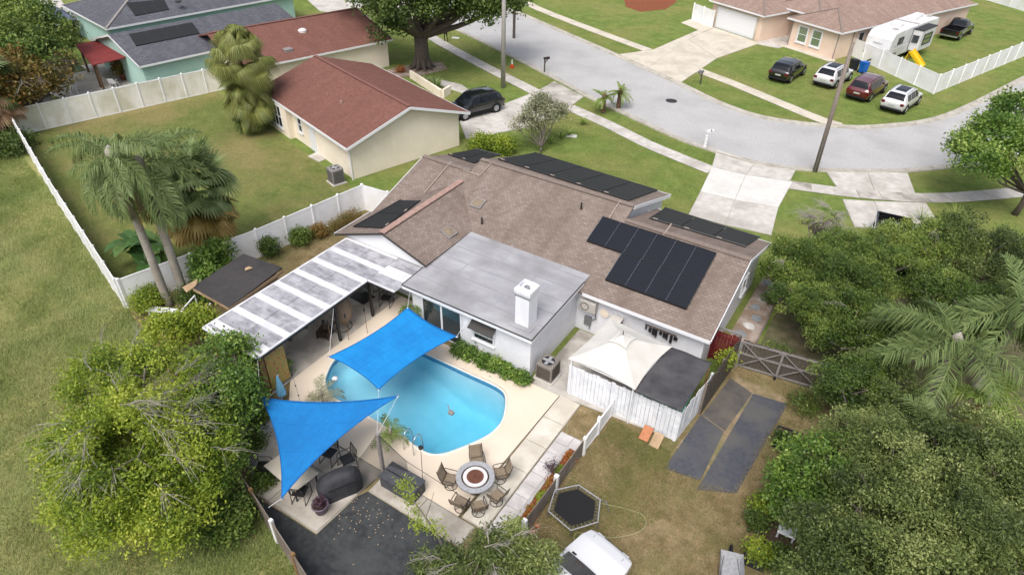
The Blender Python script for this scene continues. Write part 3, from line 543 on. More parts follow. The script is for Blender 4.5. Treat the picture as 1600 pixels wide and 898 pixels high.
tl, tr_, br_, bl_ = [PP(x, y, *RP) for x, y in ((942, 341), (1118, 400), (1098, 438), (917, 384))]
q0 = tl; xw = (tr_.x-tl.x); yh = (tl-bl_).length; dn = (bl_-tl); dn.x = 0; ux = Vector((xw, 0, 0))
def pvrow(o, n_, wid, drop):
    for ob, c, nn in lay(pva, 'solar_panel', 'pv_black', [o, o+Vector((wid, 0, 0)), o+Vector((wid, 0, 0))+drop, o+drop], n_, 1, .13, .04, .006):
        m_ = MB()
        for k in range(4): m_.bar(c[k]+nn*.004, c[(k+1) % 4]+nn*.004, .03, .012, nn)
        m_.build('frame', 'pv_frame', ob)
        MB().bar(c[0]+nn*.012, c[3]+nn*.012, .009, .006, nn).build('edge_strip', 'pv_line', ob)
dn = dn.normalized()*1.76
pvrow(q0, 6, xw, dn)
lw = xw/6; o2 = q0+dn*1.012+Vector((lw*1.95, 0, 0)); pvrow(o2, 4, lw*4.05, dn)
for k, (o, wd) in enumerate(((q0, xw), (o2, lw*4.05))):
    for f in (.22, .78): MB().bar(o+dn*f+Vector((-.05, 0, .06)), o+dn*f+Vector((wd+.05, 0, .06)), .04, .05).build('rail', 'grey_metal', pva)
MB().bar(q0+dn*1.0+Vector((0, -.01, .1)), q0+dn*1.0+Vector((lw*1.95, -.01, .1)), .02, .1).build('skirt', 'pv_frame', pva); MB().bar(o2+dn*1.01+Vector((0, -.01, .1)), o2+dn*1.01+Vector((lw*4.05, -.01, .1)), .02, .1).build('skirt', 'pv_frame', pva)
def thermal(label, pts, plane, n_, nsub=None):
    q = [PP(x, y, *plane) for x, y in pts]; r = T('solar_heater', label, 'solar heater', q[0], 'pool heating mats on the roof')
    lay(r, 'mat', 'solar_mat', q, n_, 1, .07, .03, .05)
    nn = Vector(plane[1]).normalized()
    for a, b_ in ((q[0], q[1]), (q[3], q[2])): MB().tube([a+nn*.07, b_+nn*.07], .04, 6).build('header_pipe', 'black_metal', r)
    for k in range(n_):
        for f in (.12, .2): p = q[0]+(q[1]-q[0])*((k+f)/n_)+nn*.11; MB().bar(p, p+(q[1]-q[0]).normalized()*.12, .05, .04).build('clamp', 'pipe_tan', r)
    return r
FM = ((-15, 28.5, zr(28.5)), (0, K, 1)); FR_ = ((-7, 27.5, zr(27.5)), (0, K, 1)); WL = ((-20.05, 22, 3.75), (-.362, 0, 1))
thermal('longest black pool heating mats along the middle front roof slope', [(778, 250), (983, 315), (1027, 299), (835, 240)], FM, 5)
thermal('three black pool heating mats on the front roof slope above the driveway', [(1014, 342), (1165, 387), (1187, 372.5), (1038, 326)], FR_, 3)
thermal('black pool heating mats on the roof end nearest the red roofed house', [(700, 242.5), (741, 256), (783, 244), (743, 234)], FR_, 2)
thermal('small black pool heating mat on the gabled wing above the patio cover', [(600, 358), (657, 315), (627, 314), (553, 356)], WL, 2)
# ---------------------------------------------------------------- patio cover
pc = T('patio_cover', 'white patio cover with stained roof panels over the terrace', 'patio cover', (-21, 16, 0))
PZ = 2.46; ex = (-22.65, -19.3); ys = [11.5, 12.0, 13.12, 14.34, 15.45, 16.66, 17.86, 19.04, 20.25]
for k in range(len(ys)-1):
    ya, yb = ys[k], ys[k+1]
    for xa, xb in ((ex[0], -20.95), (-20.95, ex[1])):
        MB().box(xa+.01, xb-.01, ya+.17, yb-.17, PZ-.03, PZ+random.uniform(.0, .012)).build('roof_panel', 'patio_roof_dirty', pc)
for y in ys[1:-1]: MB().box(ex[0], ex[1], y-.17, y+.17, PZ-.03, PZ+.028).build('roof_strip', 'patio_roof_white', pc)
MB().box(ex[0], ex[1], 11.5, 11.67, PZ-.03, PZ+.028).build('roof_strip', 'patio_roof_white', pc); MB().box(ex[0], ex[1], 20.08, 20.25, PZ-.03, PZ+.028).build('roof_strip', 'patio_roof_white', pc)
for k, (ya, yb) in enumerate(((18.05, 18.75), (18.78, 19.5), (19.53, 20.25))): MB().box(-19.29, -17.6, ya, yb, PZ-.03, PZ+.005).build('roof_panel', 'patio_roof_white' if k == 1 else 'patio_roof_dirty', pc)
for p, q in (((-22.67, 11.46), (-19.26, 11.46)), ((-19.26, 11.46), (-19.26, 18.0)), ((-19.26, 18.0), (-17.6, 18.0)), ((-22.69, 11.46), (-22.69, 20.2))):
    MB().bar((*p, PZ-.09), (*q, PZ-.09), .05, .15).build('gutter', 'dark_metal', pc); MB().bar((*p, PZ+.012), (*q, PZ+.012), .09, .05).build('edge_trim', 'patio_roof_white', pc)
for x, y in ((-19.45, 15.95), (-19.45, 18.2), (-22.5, 14.5), (-22.5, 17.5)): MB().box(x-.06, x+.06, y-.06, y+.06, .08, PZ-.05).build('post', 'dark_metal', pc)
MB().box(-19.62, -19.42, 11.6, 11.8, .0, PZ-.05).build('post', 'timber', pc); MB().box(-22.6, -22.4, 11.6, 11.8, .0, PZ-.05).build('post', 'timber', pc)
MB().box(-22.38, -19.64, 11.66, 11.72, .1, 2.3).build('lattice_panel', 'wicker', pc)
bp_ = MB().box(-19.46, -19.40, 11.85, 12.85, .25, 2.2).build('hanging_screen', 'leaf_litter', pc)
m, n, l, b = base_mat('bamboo'); t = noise(n, l, 6, 5); l.new(ramp(n, l, t.outputs[0], [(.35, hexc('#6f7a35')), (.5, hexc('#a48a4c')), (.65, hexc('#8a5b38'))]), b.inputs['Base Color']); bp_.data.materials[0] = m
for y in (13.2, 14.4, 15.2, 16.9): MB().bar((-22.5, y, PZ-.1), (-19.35, y, PZ-.1), .05, .1).build('beam', 'dark_metal', pc)
# ---------------------------------------------------------------- shade sails
def sail(name, label, C, pull, mat, n_=28):
    C = [Vector(c) for c in C]; mb = MB()
    def f(u, v):
        p = (C[0]*(1-u)+C[1]*u)*(1-v)+(C[3]*(1-u)+C[2]*u)*v; b4 = lambda t: 4*t*(1-t); m_ = sum(C, Vector())/4
        for a, b_, t, wgt in ((C[0], C[1], u, 1-v), (C[3], C[2], u, v), (C[0], C[3], v, 1-u), (C[1], C[2], v, u)):
            mid = (a+b_)/2; d = (m_-mid); p = p+d.normalized()*pull*(a-b_).length*b4(t)*wgt*(wgt if wgt < 1 else 1)
        p.z += .012*math.sin(u*31+v*4)*math.sin(v*9); return p
    mb.grid(f, n_, n_); c = sum(C, Vector())/len(C); r = T(name, label, 'shade sail', (c.x, c.y, c.z))
    o = mb.build('canopy', mat, r, True); s_ = o.modifiers.new('thick', 'SOLIDIFY'); s_.thickness = .008
    for e in ([f(k/n_, 0) for k in range(n_+1)], [f(1, k/n_) for k in range(n_+1)], [f(k/n_, 1) for k in range(n_+1)], [f(0, k/n_) for k in range(n_+1)]): MB().tube(e, .018, 5).build('hem', 'sail_hem', r)
    for k in (1, 2, 3): MB().tube([f(t/n_, k/4)+Vector((0, 0, .006)) for t in range(n_+1)], .007, 4).build('seam', 'sail_hem', r)
    return r, f
def rope(r, p, q, rad=.008):
    p = Vector(p); MB().tube([p+Vector((.06*math.cos(a), .06*math.sin(a), .0)) for a in np.linspace(0, 6.283, 9)[:-1]], .012, 5, True).build('corner_ring', 'steel', r)
    MB().tube([p, q], rad, 5).build('tie_rope', 'white_trim', r)
A, B_, C_, D_ = P(514, 557, 1.95), P(637, 480, 2.1), P(714, 525, 1.9), P(592, 608, 1.95)
s1, _ = sail('shade_sail', 'bright blue four cornered shade sail stretched over the far side of the pool', [A, B_, C_, D_], .05, 'sail_blue')
rope(s1, A, (-19.4, 15.9, 2.3)); rope(s1, B_, (-17.35, 18.82, 2.35)); rope(s1, C_, (-13.9, 18.84, 2.2)); rope(s1, D_, (-12.54, 11.15, 2.4))
A, B_, C_ = P(407, 620, 2.3), P(622, 618, 2.3), P(440, 778, 1.9)
# three cornered sail: patch over barycentric grid
def tri_sail(name, label, C, pull, mat, n_=26):
    C = [Vector(c) for c in C]; m_ = sum(C, Vector())/3; mb = MB(); idx = {}; vs = []
    def f(a, b_, c):
        p = C[0]*a+C[1]*b_+C[2]*c
        for (i, j, ti, tj, o) in ((0, 1, a, b_, c), (1, 2, b_, c, a), (0, 2, a, c, b_)):
            mid = (C[i]+C[j])/2; p = p+(m_-mid).normalized()*pull*(C[i]-C[j]).length*4*ti*tj*(1-o)
        return p
    for i in range(n_+1):
        for j in range(n_+1-i): idx[i, j] = len(vs); vs.append(f(i/n_, j/n_, (n_-i-j)/n_))
    fs = []
    for i in range(n_):
        for j in range(n_-i):
            fs.append((idx[i, j], idx[i+1, j], idx[i, j+1]))
            if i+j < n_-1: fs.append((idx[i+1, j], idx[i+1, j+1], idx[i, j+1]))
    mb.add(vs, fs); r = T(name, label, 'shade sail', m_); o = mb.build('canopy', mat, r, True); s_ = o.modifiers.new('thick', 'SOLIDIFY'); s_.thickness = .008
    t = [k/n_ for k in range(n_+1)]
    for e in ([f(1-k, k, 0) for k in t], [f(0, 1-k, k) for k in t], [f(1-k, 0, k) for k in t]): MB().tube(e, .018, 5).build('hem', 'sail_hem', r)
    for k in (.3, .6): MB().tube([f(t*(1-k), (1-t)*(1-k), k)+Vector((0, 0, .006)) for t in t], .007, 4).build('seam', 'sail_hem', r)
    return r
s2 = tri_sail('shade_sail', 'deep blue three cornered shade sail above the table beside the turf', [A, B_, C_], .055, 'sail_blue_dark')
rope(s2, A, (-19.5, 11.65, 2.4)); rope(s2, B_, (-12.54, 11.17, 2.38)); rope(s2, C_, (-13.9, 7.2, 1.7))
# ---------------------------------------------------------------- fences
def vinyl(name, label, pts, h=1.8, step=1.8, mat='vinyl', group=None, cap=True):
    pts = [Vector((p[0], p[1], 0)) for p in pts]; r = T(name, label, 'fence', pts[0], group)
    for i, (a, b_) in enumerate(zip(pts, pts[1:])):
        L = (b_-a).length; n_ = max(1, round(L/step)); d = (b_-a)/n_
        for k in range(n_):
            p, q = a+d*k, a+d*(k+1); e = d.normalized()*.06
            MB().bar(p+e+Vector((0, 0, h/2)), q-e+Vector((0, 0, h/2)), .03, h-.14).build('panel', mat, r)
            for z in (.05, h-.05): MB().bar(p+e+Vector((0, 0, z)), q-e+Vector((0, 0, z)), .05, .09).build('rail', 'vinyl', r)
            if k or not i or True:
                o = MB().box(p.x-.06, p.x+.06, p.y-.06, p.y+.06, 0, h+.04).build('post', 'vinyl', r)
                if cap: MB().add([(p.x+sx*.075, p.y+sy*.075, h+.04) for sx, sy in sq]+[(p.x, p.y, h+.12)], [(0, 1, 4), (1, 2, 4), (2, 3, 4), (3, 0, 4), (3, 2, 1, 0)]).build('post_cap', 'vinyl', o)
    p = pts[-1]; MB().box(p.x-.06, p.x+.06, p.y-.06, p.y+.06, 0, h+.05).build('post', 'vinyl', r); return r
vinyl('vinyl_fence', 'stained white vinyl fence between the mint green house and the wide lawn', [(-55.9, 19.75), (-50.6, 38.4)], 2.0, 1.83, 'vinyl_dirty')
vinyl('vinyl_fence', 'thin white vinyl fence dividing the tall grass field from the wide lawn', [(-55.8, 19.6), (-43, 15.6), (-30.2, 11.85)], 1.8, 1.83)
vinyl('vinyl_fence', 'white vinyl fence between the palms and the cream wall of the red roofed house', [(-30.1, 11.95), (-28.3, 18.8), (-27.15, 25.95), (-23.35, 26.3)], 1.75, 1.78)
pf = [P(1322, 84), P(1461, 145)]; d_ = Vector((18, 30, 0)); 
vinyl('vinyl_fence', 'clean white vinyl fence around the camper trailer across the road', [P(1322, 84), P(1458, 147), P(1600, 88), P(1760, 30)], 1.75, 2.4)
vinyl('vinyl_fence', 'white vinyl fence at the back corner beyond the pickup truck', [P(1512, -8), P(1600, 18), P(1700, 46)], 1.8, 2.4)
vinyl('vinyl_gate', 'white vinyl gate beside the white garage door', [P(1081, 32), P(1112, 44)], 1.9, 1.8)
def boards(name, label, a, b_, h, mat, bw=.15, gap=.012, rails=(), railmat=None, z0=.03, pmat=None, back=1, cat='fence', posts=2, var=.02):
    a, b_ = Vector((*a, 0)), Vector((*b_, 0)); L = (b_-a).length; d = (b_-a).normalized(); n_ = int(L/(bw+gap)); st = L/n_; r = T(name, label, cat, a)
    ang = math.atan2(d.y, d.x); F = Fr(a, ang); bm_ = MB().box(.006, st-.006, -.011, .011, z0, h); me = bm_.mesh('board'); me.materials.append(MATS[mat])
    for k in range(n_):
        o = bpy.data.objects.new('board', me); COL.objects.link(o); o.parent = r; o.location = d*(k*st); o.rotation_euler = (random.uniform(-.02, .02), 0, ang); o.scale = (1, 1, 1+random.uniform(-var, var)); ORG[o.name] = ORG[r.name]
    for z in rails: MB(F).box(0, L, .014*back if back > 0 else -.06, .06 if back > 0 else -.014, z-.045, z+.045).build('rail', railmat or mat, r)
    for k in range(posts): x = L*k/max(1, posts-1); MB(F).box(x-.05, x+.05, .015 if back > 0 else -.11, .11 if back > 0 else -.015, 0, h-.05).build('post', railmat or mat, r)
    return r, F, L
boards('picket_fence', 'white painted board fence in front of the white gazebo', (-8.8, 18.97), (-3.88, 19.02), 1.7, 'picket_white', .16, .01, (.3, 1.4), posts=3)
boards('picket_fence', 'white painted board fence closing the right end of the lean-to', (-3.83, 19.03), (-3.52, 21.9), 1.7, 'picket_white', .16, .01, (.3, 1.4))
boards('board_fence', 'brown weathered board fence running from the lean-to up to the gates', (-3.48, 21.0), (-3.22, 24.75), 1.85, 'timber_dark', .14, .006, (.3, 1.5), 'timber_grey', posts=3)
gt, F, L = boards('garden_gate', 'dark red board gate between the house corner and the brown fence', (-4.42, 24.7), (-3.3, 24.75), 1.75, 'red_paint', .13, .02, (.25, 1.5), 'red_paint', back=-1, cat='gate')
MB(F).bar((.05, -.03, .3), (L-.05, -.03, 1.45), .03, .09).build('brace', 'red_paint', gt); MB(F).box(-.05, L+.05, -.05, .05, 1.85, 1.93).build('top_bar', 'rail_grey', gt)
gt, F, L = boards('double_gate', 'weathered grey double gate with crossing braces beside the red gate', (-3.15, 24.85), (.35, 25.35), 1.6, 'timber_dark', .14, .004, (.12, .85, 1.5), 'rail_grey', back=-1, cat='gate', posts=3)
for x0_, x1_ in ((.08, L/2-.05), (L/2-.05, .08), (L/2+.05, L-.05), (L-.05, L/2+.05)): MB(F).bar((x0_, -.07, .15), (x1_, -.07, 1.45), .02, .07, (0, 1, 0)).build('brace', 'rail_grey', gt)
MB().lathe((-1.4, 24.9, .0), [(.04, 0), (.06, .1), (.04, .2)], 8).build('wheel', 'rubber', gt)
boards('board_fence', 'grey board fence half hidden under the trees beyond the double gate', (.5, 25.4), (4.5, 26.1), 1.6, 'timber_dark', .14, .006, (.3, 1.4), 'rail_grey')
# rear low fence along the field
r = T('low_fence', 'low timber fence along the field behind the black turf', 'fence', (*bl(.87), 0)); pts = [Vector((*bl(t), 0)) for t in (.86, .895, .93, .965, 1.0, 1.035, 1.07)]
for a, b_ in zip(pts, pts[1:]):
    for z in (.25, .55, .85, 1.1): MB().bar(a+Vector((0, 0, z)), b_+Vector((0, 0, z)), .035, .24).build('plank', 'timber_grey', r)
for i, a in enumerate(pts): MB().box(a.x-.06, a.x+.06, a.y-.06, a.y+.06, 0, 1.3).build('post', 'vinyl' if i == 3 else 'timber', r)
# low fence east of the deck
r = T('low_fence', 'low white vinyl fence from the gazebo enclosure to the flower bed', 'fence', (-6.7, 18.8, 0))
for a, b_ in (((-6.62, 18.85), (-6.64, 17.6)), ((-6.64, 17.6), (-6.68, 16.35))):
    MB().bar((*a, .48), (*b_, .48), .03, .8).build('panel', 'vinyl', r)
    for z in (.1, .86): MB().bar((*a, z), (*b_, z), .06, .07).build('rail', 'vinyl', r)
for y in (18.8, 17.6, 16.35): MB().box(-6.72, -6.58, y-.07, y+.07, 0, 1.02).build('post', 'vinyl', r)
r = T('low_fence', 'low weathered timber fence along the mulch flower bed', 'fence', (-6.7, 14, 0))
for a, b_ in ((16.27, 14.25), (14.1, 12.0)):
    for z in (.14, .36, .58, .8): MB().bar((-6.68, a, z), (-6.72, b_, z), .03, .2).build('plank', 'timber_grey', r)
for y in (14.18, 11.95): MB().box(-6.78, -6.62, y-.07, y+.07, 0, 1.0).build('post', 'vinyl', r)
# ---------------------------------------------------------------- gazebo and lean-to
gz = T('gazebo', 'white fabric gazebo with a small vented top tier behind white boards', 'gazebo', (-7.2, 20.4, 0))
GC = [Vector((-8.85, 18.8, 2.15)), Vector((-5.75, 18.68, 2.15)), Vector((-5.5, 21.95, 2.15)), Vector((-8.6, 22.25, 2.15))]; ga = Vector((-7.22, 20.45, 3.0))
def gcan(C, ap, pull, nsub=8):
    mb = MB()
    for k in range(4):
        a, b_ = C[k], C[(k+1) % 4]
        def f(u, v): 
            e = a*(1-u)+b_*u; e = e+(ap-e).normalized()*pull*4*u*(1-u); p = e*(1-v)+ap*v; p.z -= .05*4*v*(1-v); return p
        mb.grid(f, nsub, nsub)
    return mb
o = gcan(GC, ga, .13).build('canopy', 'canopy_white', gz, False); m_ = o.modifiers.new('t', 'SOLIDIFY'); m_.thickness = .006
tc = [ga+(c-ga)*.27+Vector((0, 0, .06)) for c in GC]; gcan(tc, ga+Vector((0, 0, .1)), .08, 5).build('top_tier', 'canopy_white', gz); MB().tube([ga, ga+Vector((0, 0, .28))], [.03, .015], 6).build('finial', 'dark_metal', gz)
for c in GC:
    i = c+(ga-c)*.08; MB().box(i.x-.03, i.x+.03, i.y-.03, i.y+.03, .05, 2.15).build('post', 'white_trim', gz)
    MB().tube([i+Vector((0, 0, -.1)), ga-Vector((0, 0, .06))], .015, 5).build('rib', 'white_trim', gz)
for k in range(4): a, b_ = GC[k]+(ga-GC[k])*.08, GC[(k+1) % 4]+(ga-GC[(k+1) % 4])*.08; MB().bar(a-Vector((0, 0, .12)), b_-Vector((0, 0, .12)), .03, .05).build('beam', 'white_trim', gz)
ln = T('lean_to', 'lean-to with a sagging black tarpaulin roof over green corrugated sheet', 'lean-to', (-4.8, 20.3, 0))
def fl_(u, v): x, y = -5.85+u*2.02, 18.78+v*3.2; return (x+.1*v, y, 2.0+.12*v-.12*math.sin(math.pi*u)*math.sin(math.pi*v)+.03*math.sin(9*u+4*v)*math.sin(7*v))
o = MB().grid(fl_, 16, 16).build('tarpaulin', 'tarp_black', ln, True); m_ = o.modifiers.new('t', 'SOLIDIFY'); m_.thickness = .02
cg = MB()
def fg(u, v): x = -5.6+u*1.8; return (x, 18.86+v*1.2, 1.86+.02*math.sin(x*42)+.05*v)
cg.grid(fg, 60, 1).build('corrugated_sheet', 'corrugated_green', ln)
for x, y in ((-5.7, 19.15), (-3.95, 19.15), (-5.6, 21.8), (-3.75, 21.8)): MB().box(x-.04, x+.04, y-.04, y+.04, .03, 1.85).build('post', 'timber', ln)
# ---------------------------------------------------------------- air conditioners
def ac(label, loc, w, h, mat, rz=0., top='dark_metal'):
    r = T('air_conditioner', label, 'air conditioner', loc, None, rz); ORG[r.name] = (0, 0, 0)
    MB().box(-w/2-.08, w/2+.08, -w/2-.08, w/2+.08, 0, .08).build('pad', 'concrete', r)
    o = MB().box(-w/2, w/2, -w/2, w/2, .09, h).build('casing', mat, r, False, .05)
    for s_ in (-1, 1):
        for k in range(9):
            z = .2+k*(h-.38)/8; MB().box(-w/2+.07, w/2-.07, s_*(w/2+.004)-.006, s_*(w/2+.004)+.006, z, z+.035).build('louvre', top, o); MB().box(s_*(w/2+.004)-.006, s_*(w/2+.004)+.006, -w/2+.07, w/2-.07, z, z+.035).build('louvre', top, o)
    MB().lathe((0, 0, h+.002), [(w*.42, 0), (w*.42, .02), (w*.38, .02), (w*.36, .006)], 20).build('fan_ring', mat, r)
    MB().lathe((0, 0, h+.003), [(w*.36, 0), (w*.36, .006)], 20).build('fan_well', 'black_metal', r)
    fb = MB()
    for k in range(4): F = Fr((0, 0, h+.012), k*math.pi/2); fb_ = MB(F).box(.04, w*.33, -.07, .07, 0, .012); fb.v and None; fb.f += [tuple(i+len(fb.v) for i in f) for f in fb_.f]; fb.v += fb_.v
    fb.lathe((0, 0, h+.01), [(.07, 0), (.07, .03)], 8).build('fan', 'stone_grey', r)
    return r
ac('beige air conditioner unit at the corner of the flat roofed wing', (-10.05, 19.35, .05), .82, .95, 'ac_taupe', 0, 'bronze')
ac('blue grey air conditioner unit beside the cream wall of the red roofed house', (-31.2, 27.6, 0), .85, 1.1, 'rail_grey', -.3, 'dark_metal')
ms = T('mini_split', 'grey wall mounted mini split unit in the corner beside the gazebo', 'air conditioner', (-10.0, 23.0, 1.2))
o = MB().box(-10.45, -9.6, 22.85, 23.15, 1.45, 2.05).build('casing', 'concrete', ms, False, .02); MB().tube([(-10.15+.2*math.cos(a), 22.84, 1.75+.2*math.sin(a)) for a in np.linspace(0, 6.28, 17)[:-1]], .015, 4, True).build('fan_guard', 'dark_metal', o)
for x in (-10.3, -9.75): MB().box(x-.02, x+.02, 22.9, 23.19, 1.38, 1.44).build('bracket', 'grey_metal', ms)
MB().tube([(-9.65, 23.0, 1.5), (-9.6, 23.05, 1.1), (-9.9, 23.1, .8), (-9.9, 23.1, .3)], .03, 6).build('line_set', 'grey_metal', ms); MB().box(-10.2, -9.85, 23.05, 23.19, .5, 1.0).build('junction_box', 'grey_metal', ms)
o = MB(); o.lathe((0, 0, 0), [(.24, 0), (.24, .02), (.1, .035)], 18); dsk = tag(o.build('wall_plaque', 'cream_wall', None, False, 0, None), 'round cream plaque hanging on the wall beside the mini split', 'plaque'); dsk.location = (-9.25, 23.17, 1.5); dsk.rotation_euler = (R_(90), 0, 0)
wb = T('wall_bin', 'dark red cupboard with a pale lid against the wall behind the gazebo', 'cupboard', (-8.5, 23, .05)); MB().box(-8.75, -8.3, 22.75, 23.15, .05, 1.6).build('body', 'red_paint', wb); MB().box(-8.8, -8.25, 22.7, 23.17, 1.6, 1.68).build('lid', 'pot_white', wb)
tr2 = T('tool_rack', 'rack of dark hanging tools on the wall behind the gazebo', 'tool rack', (-6.6, 23.1, 1.5)); MB().box(-7.2, -5.7, 23.14, 23.19, 1.75, 1.82).build('rail', 'timber_grey', tr2)
for k in range(9): x = -7.15+k*.17; MB().box(x, x+.07+.05*(k % 3), 23.06, 23.13, 1.75-.15-.08*(k*5 % 4), 1.76).build('tool', 'black_metal', tr2)
# ---------------------------------------------------------------- pool fittings
pl_ = T('pool_ladder', 'chrome pool ladder with two looped handrails beside the net post', 'pool ladder', (-12.4, 12.9, DZ))
for x in (-12.68, -12.18): MB().tube(crv([(x, 12.55, DZ), (x, 12.55, .75), (x, 12.75, .98), (x, 13.0, .9), (x, 13.12, .3), (x, 13.14, -.8)], 5), .022, 7).build('handrail', 'steel', pl_, True)
for z in (-.25, -.55): MB().box(-12.66, -12.2, 13.08, 13.2, z, z+.03).build('tread', 'white_trim', pl_)
bp2 = T('brush_pole', 'long handled pool brush leaning beside the storage box', 'pool brush', (-11.2, 12.1, DZ)); MB().tube([(-11.0, 11.65, DZ), (-11.45, 12.2, 1.35)], .016, 6).build('handle', 'timber_grey', bp2); MB().lathe((-11.46, 12.21, 1.33), [(.09, 0), (.1, .06), (.05, .12)], 10).build('brush_head', 'black_metal', bp2)
o = MB(); o.lathe((-17.9, 14.0, -.06), [(.05, 0), (.14, .03), (.14, .1), (.05, .16)], 14); tag(o.build('chlorine_float', 'white_trim', None, True), 'small white chlorine float at the shallow end of the pool', 'float')
vc = T('pool_cleaner', 'pale pool cleaner sitting near the deep end edge', 'pool cleaner', (-11.15, 13.9, -2.2)); MB().box(-11.32, -11.1, 13.72, 13.9, -.3, -.16).build('body', 'rail_grey', vc, False, .04); MB().tube([(-11.32, 13.85, -.2), (-11.5, 13.98, -.1)], .02, 6).build('hose', 'rail_grey', vc); vc.location.z = 0; 
for c in vc.children: c.location.z = 0
MB().box(-10.42, -10.3, 14.5, 14.9, DZ-.13, DZ-.02).build('skimmer', 'dark_metal', dk)
# ---------------------------------------------------------------- round table and chairs
rt_ = T('fire_table', 'round grey stone table with a white ring and copper centre by the pool', 'table', (-9.25, 12.6, DZ)); ORG[rt_.name] = (0, 0, 0)
MB().lathe((0, 0, 0), [(.3, 0), (.3, .06), (.09, .1), (.09, .6), (.3, .66)], 20).build('pedestal', 'bronze', rt_)
for nme, ri, ro, z0, z1, mt in (('rim', .52, .72, .66, .72, 'stone_grey'), ('gap_ring', .46, .52, .66, .69, 'bronze'), ('inner_ring', .32, .455, .67, .725, 'stone_white')):
    MB().lathe((0, 0, 0), [(ri, z0), (ro, z0), (ro, z1), (ri, z1), (ri, z0)], 32).build(nme, mt, rt_)
cu = MB().lathe((0, 0, 0), [(.315, .67), (.315, .73), (.02, .735)], 32).build('centre_plate', 'copper', rt_); MB().lathe((0, 0, 0), [(.02, .735), (.02, .75)], 8).build('knob', 'black_metal', cu)
def make_chair():
    r = T('swivel_chair', '', 'chair', (0, 0, 0))
    MB().slab([(-.26, -.26, .42), (.26, -.26, .42), (.25, .22, .46), (-.25, .22, .46)], .03).build('seat', 'sling', r)
    def bk(u, v): return ((u-.5)*.52, -.27-.22*v-.04*math.sin(3*v), .42+.62*v)
    o = MB().grid(bk, 4, 6).build('backrest', 'sling', r, True); m_ = o.modifiers.new('t', 'SOLIDIFY'); m_.thickness = .025
    for s_ in (-1, 1):
        MB().tube(crv([(s_*.28, .22, .46), (s_*.29, -.26, .42), (s_*.28, -.5, 1.06)], 4), .018, 6).build('side_frame', 'bronze', r, True)
        MB().tube(crv([(s_*.29, .22, .46), (s_*.32, .2, .64), (s_*.32, -.15, .66), (s_*.3, -.37, .68)], 4), .018, 6).build('armrest', 'bronze', r, True)
    MB().tube([(.27*math.cos(a), .27*math.sin(a), .03) for a in np.linspace(0, 6.283, 21)[:-1]], .016, 5, True).build('base_ring', 'bronze', r, True)
    for a in (.78, 2.36, 3.93, 5.5): MB().tube([(.27*math.cos(a), .27*math.sin(a), .03), (0, 0, .12)], .013, 5).build('spoke', 'bronze', r)
    MB().tube([(0, 0, .1), (0, 0, .42)], .03, 6).build('stem', 'bronze', r); return r
chair = make_chair(); CL = ['brown sling chair behind the round table nearest the deep end', 'brown sling chair on the left of the round table by the storage box', 'brown sling chair right of the round table nearest the house', 'brown swivel chair in front of the round table on the left', 'brown swivel chair in front of the round table on the right', 'brown swivel chair right of the round table nearest the paver path']
for k, (x, y) in enumerate([(-9.72, 13.4), (-10.1, 12.2), (-8.72, 13.45), (-9.2, 11.62), (-8.58, 11.83), (-8.28, 12.55)]):
    a = math.atan2(12.6-y, -9.25-x)-math.pi/2+(.25, -.15, -.2, .1, .2, -.1)[k]; o = chair if k == 0 else dup(chair)
    o.location = (x, y, DZ); o.rotation_euler = (0, 0, a); o.scale = (.88,)*3; tag(o, CL[k], 'chair', 'chairs around the round table')
# storage box, covered grill
sb = T('storage_box', 'dark grey resin storage box at the pool deck edge', 'storage box', (-11.6, 11.1, DZ)); F = Fr((-12.3, 10.75, .09), .0); MB(F).box(0, 1.55, 0, .75, 0, .55).build('body', 'resin_dark', sb, False, .02)
ld = MB(F).box(-.03, 1.58, -.03, .78, .555, .63).build('lid', 'resin_dark', sb, False, .02); MB(F).box(.05, 1.5, .34, .38, .631, .645).build('lid_seam', 'black_metal', ld)
gr = T('covered_grill', 'barbecue grill under a black fitted cover on the concrete pad', 'grill', (-13.4, 9.6, .09)); mb = MB(Fr((-13.35, 9.75, .09), R_(62)))
prof = [(.82, .0, .34), (.84, .5, .36), (.80, .78, .34), (.62, .95, .3), (.45, 1.08, .22), (.0, 1.12, .02)]
vs = []; nn_ = 16
for wx, z, wy in prof:
    for k in range(nn_):
        a = 2*math.pi*k/nn_; c, s_ = math.cos(a), math.sin(a); e = .55; vs.append((wx*math.copysign(abs(c)**e, c)+.01*math.sin(5*a+z*9), wy*math.copysign(abs(s_)**e, s_)+.012*math.sin(7*a+z*4), z))
mb.add(vs, [(j*nn_+k, j*nn_+(k+1) % nn_, (j+1)*nn_+(k+1) % nn_, (j+1)*nn_+k) for j in range(len(prof)-1) for k in range(nn_)]).build('cover', 'grill_cover', gr, True)
MB(Fr((-13.35, 9.75, .09), R_(62))).bar((-.5, -.36, .7), (.5, -.36, .7), .02, .03).build('strap', 'black_metal', gr)
# net screen post
ns = T('screen_post', 'tall white post holding dark see-through netting beside the covered grill', 'post', (-12.54, 11.19, 0)); MB().box(-12.6, -12.48, 11.13, 11.25, 0, 2.4).build('pole', 'rail_grey', ns)
MB().add([(-12.6, 11.15, .1), (-12.75, 9.95, .1), (-12.72, 10.0, 1.7), (-12.6, 11.15, 2.35)], [(0, 1, 2, 3)]).build('net', 'mesh_net', ns); MB().add([(-12.5, 11.25, .1), (-11.5, 11.45, .1), (-11.5, 11.45, 1.3), (-12.5, 11.25, 2.3)], [(0, 1, 2, 3)]).build('net', 'mesh_net', ns)
MB().tube([(-12.55, 11.19, 2.36), (-11.5, 11.45, 1.32), (-8.4, 11.35, 1.25)], .01, 5).build('wire', 'black_metal', ns)
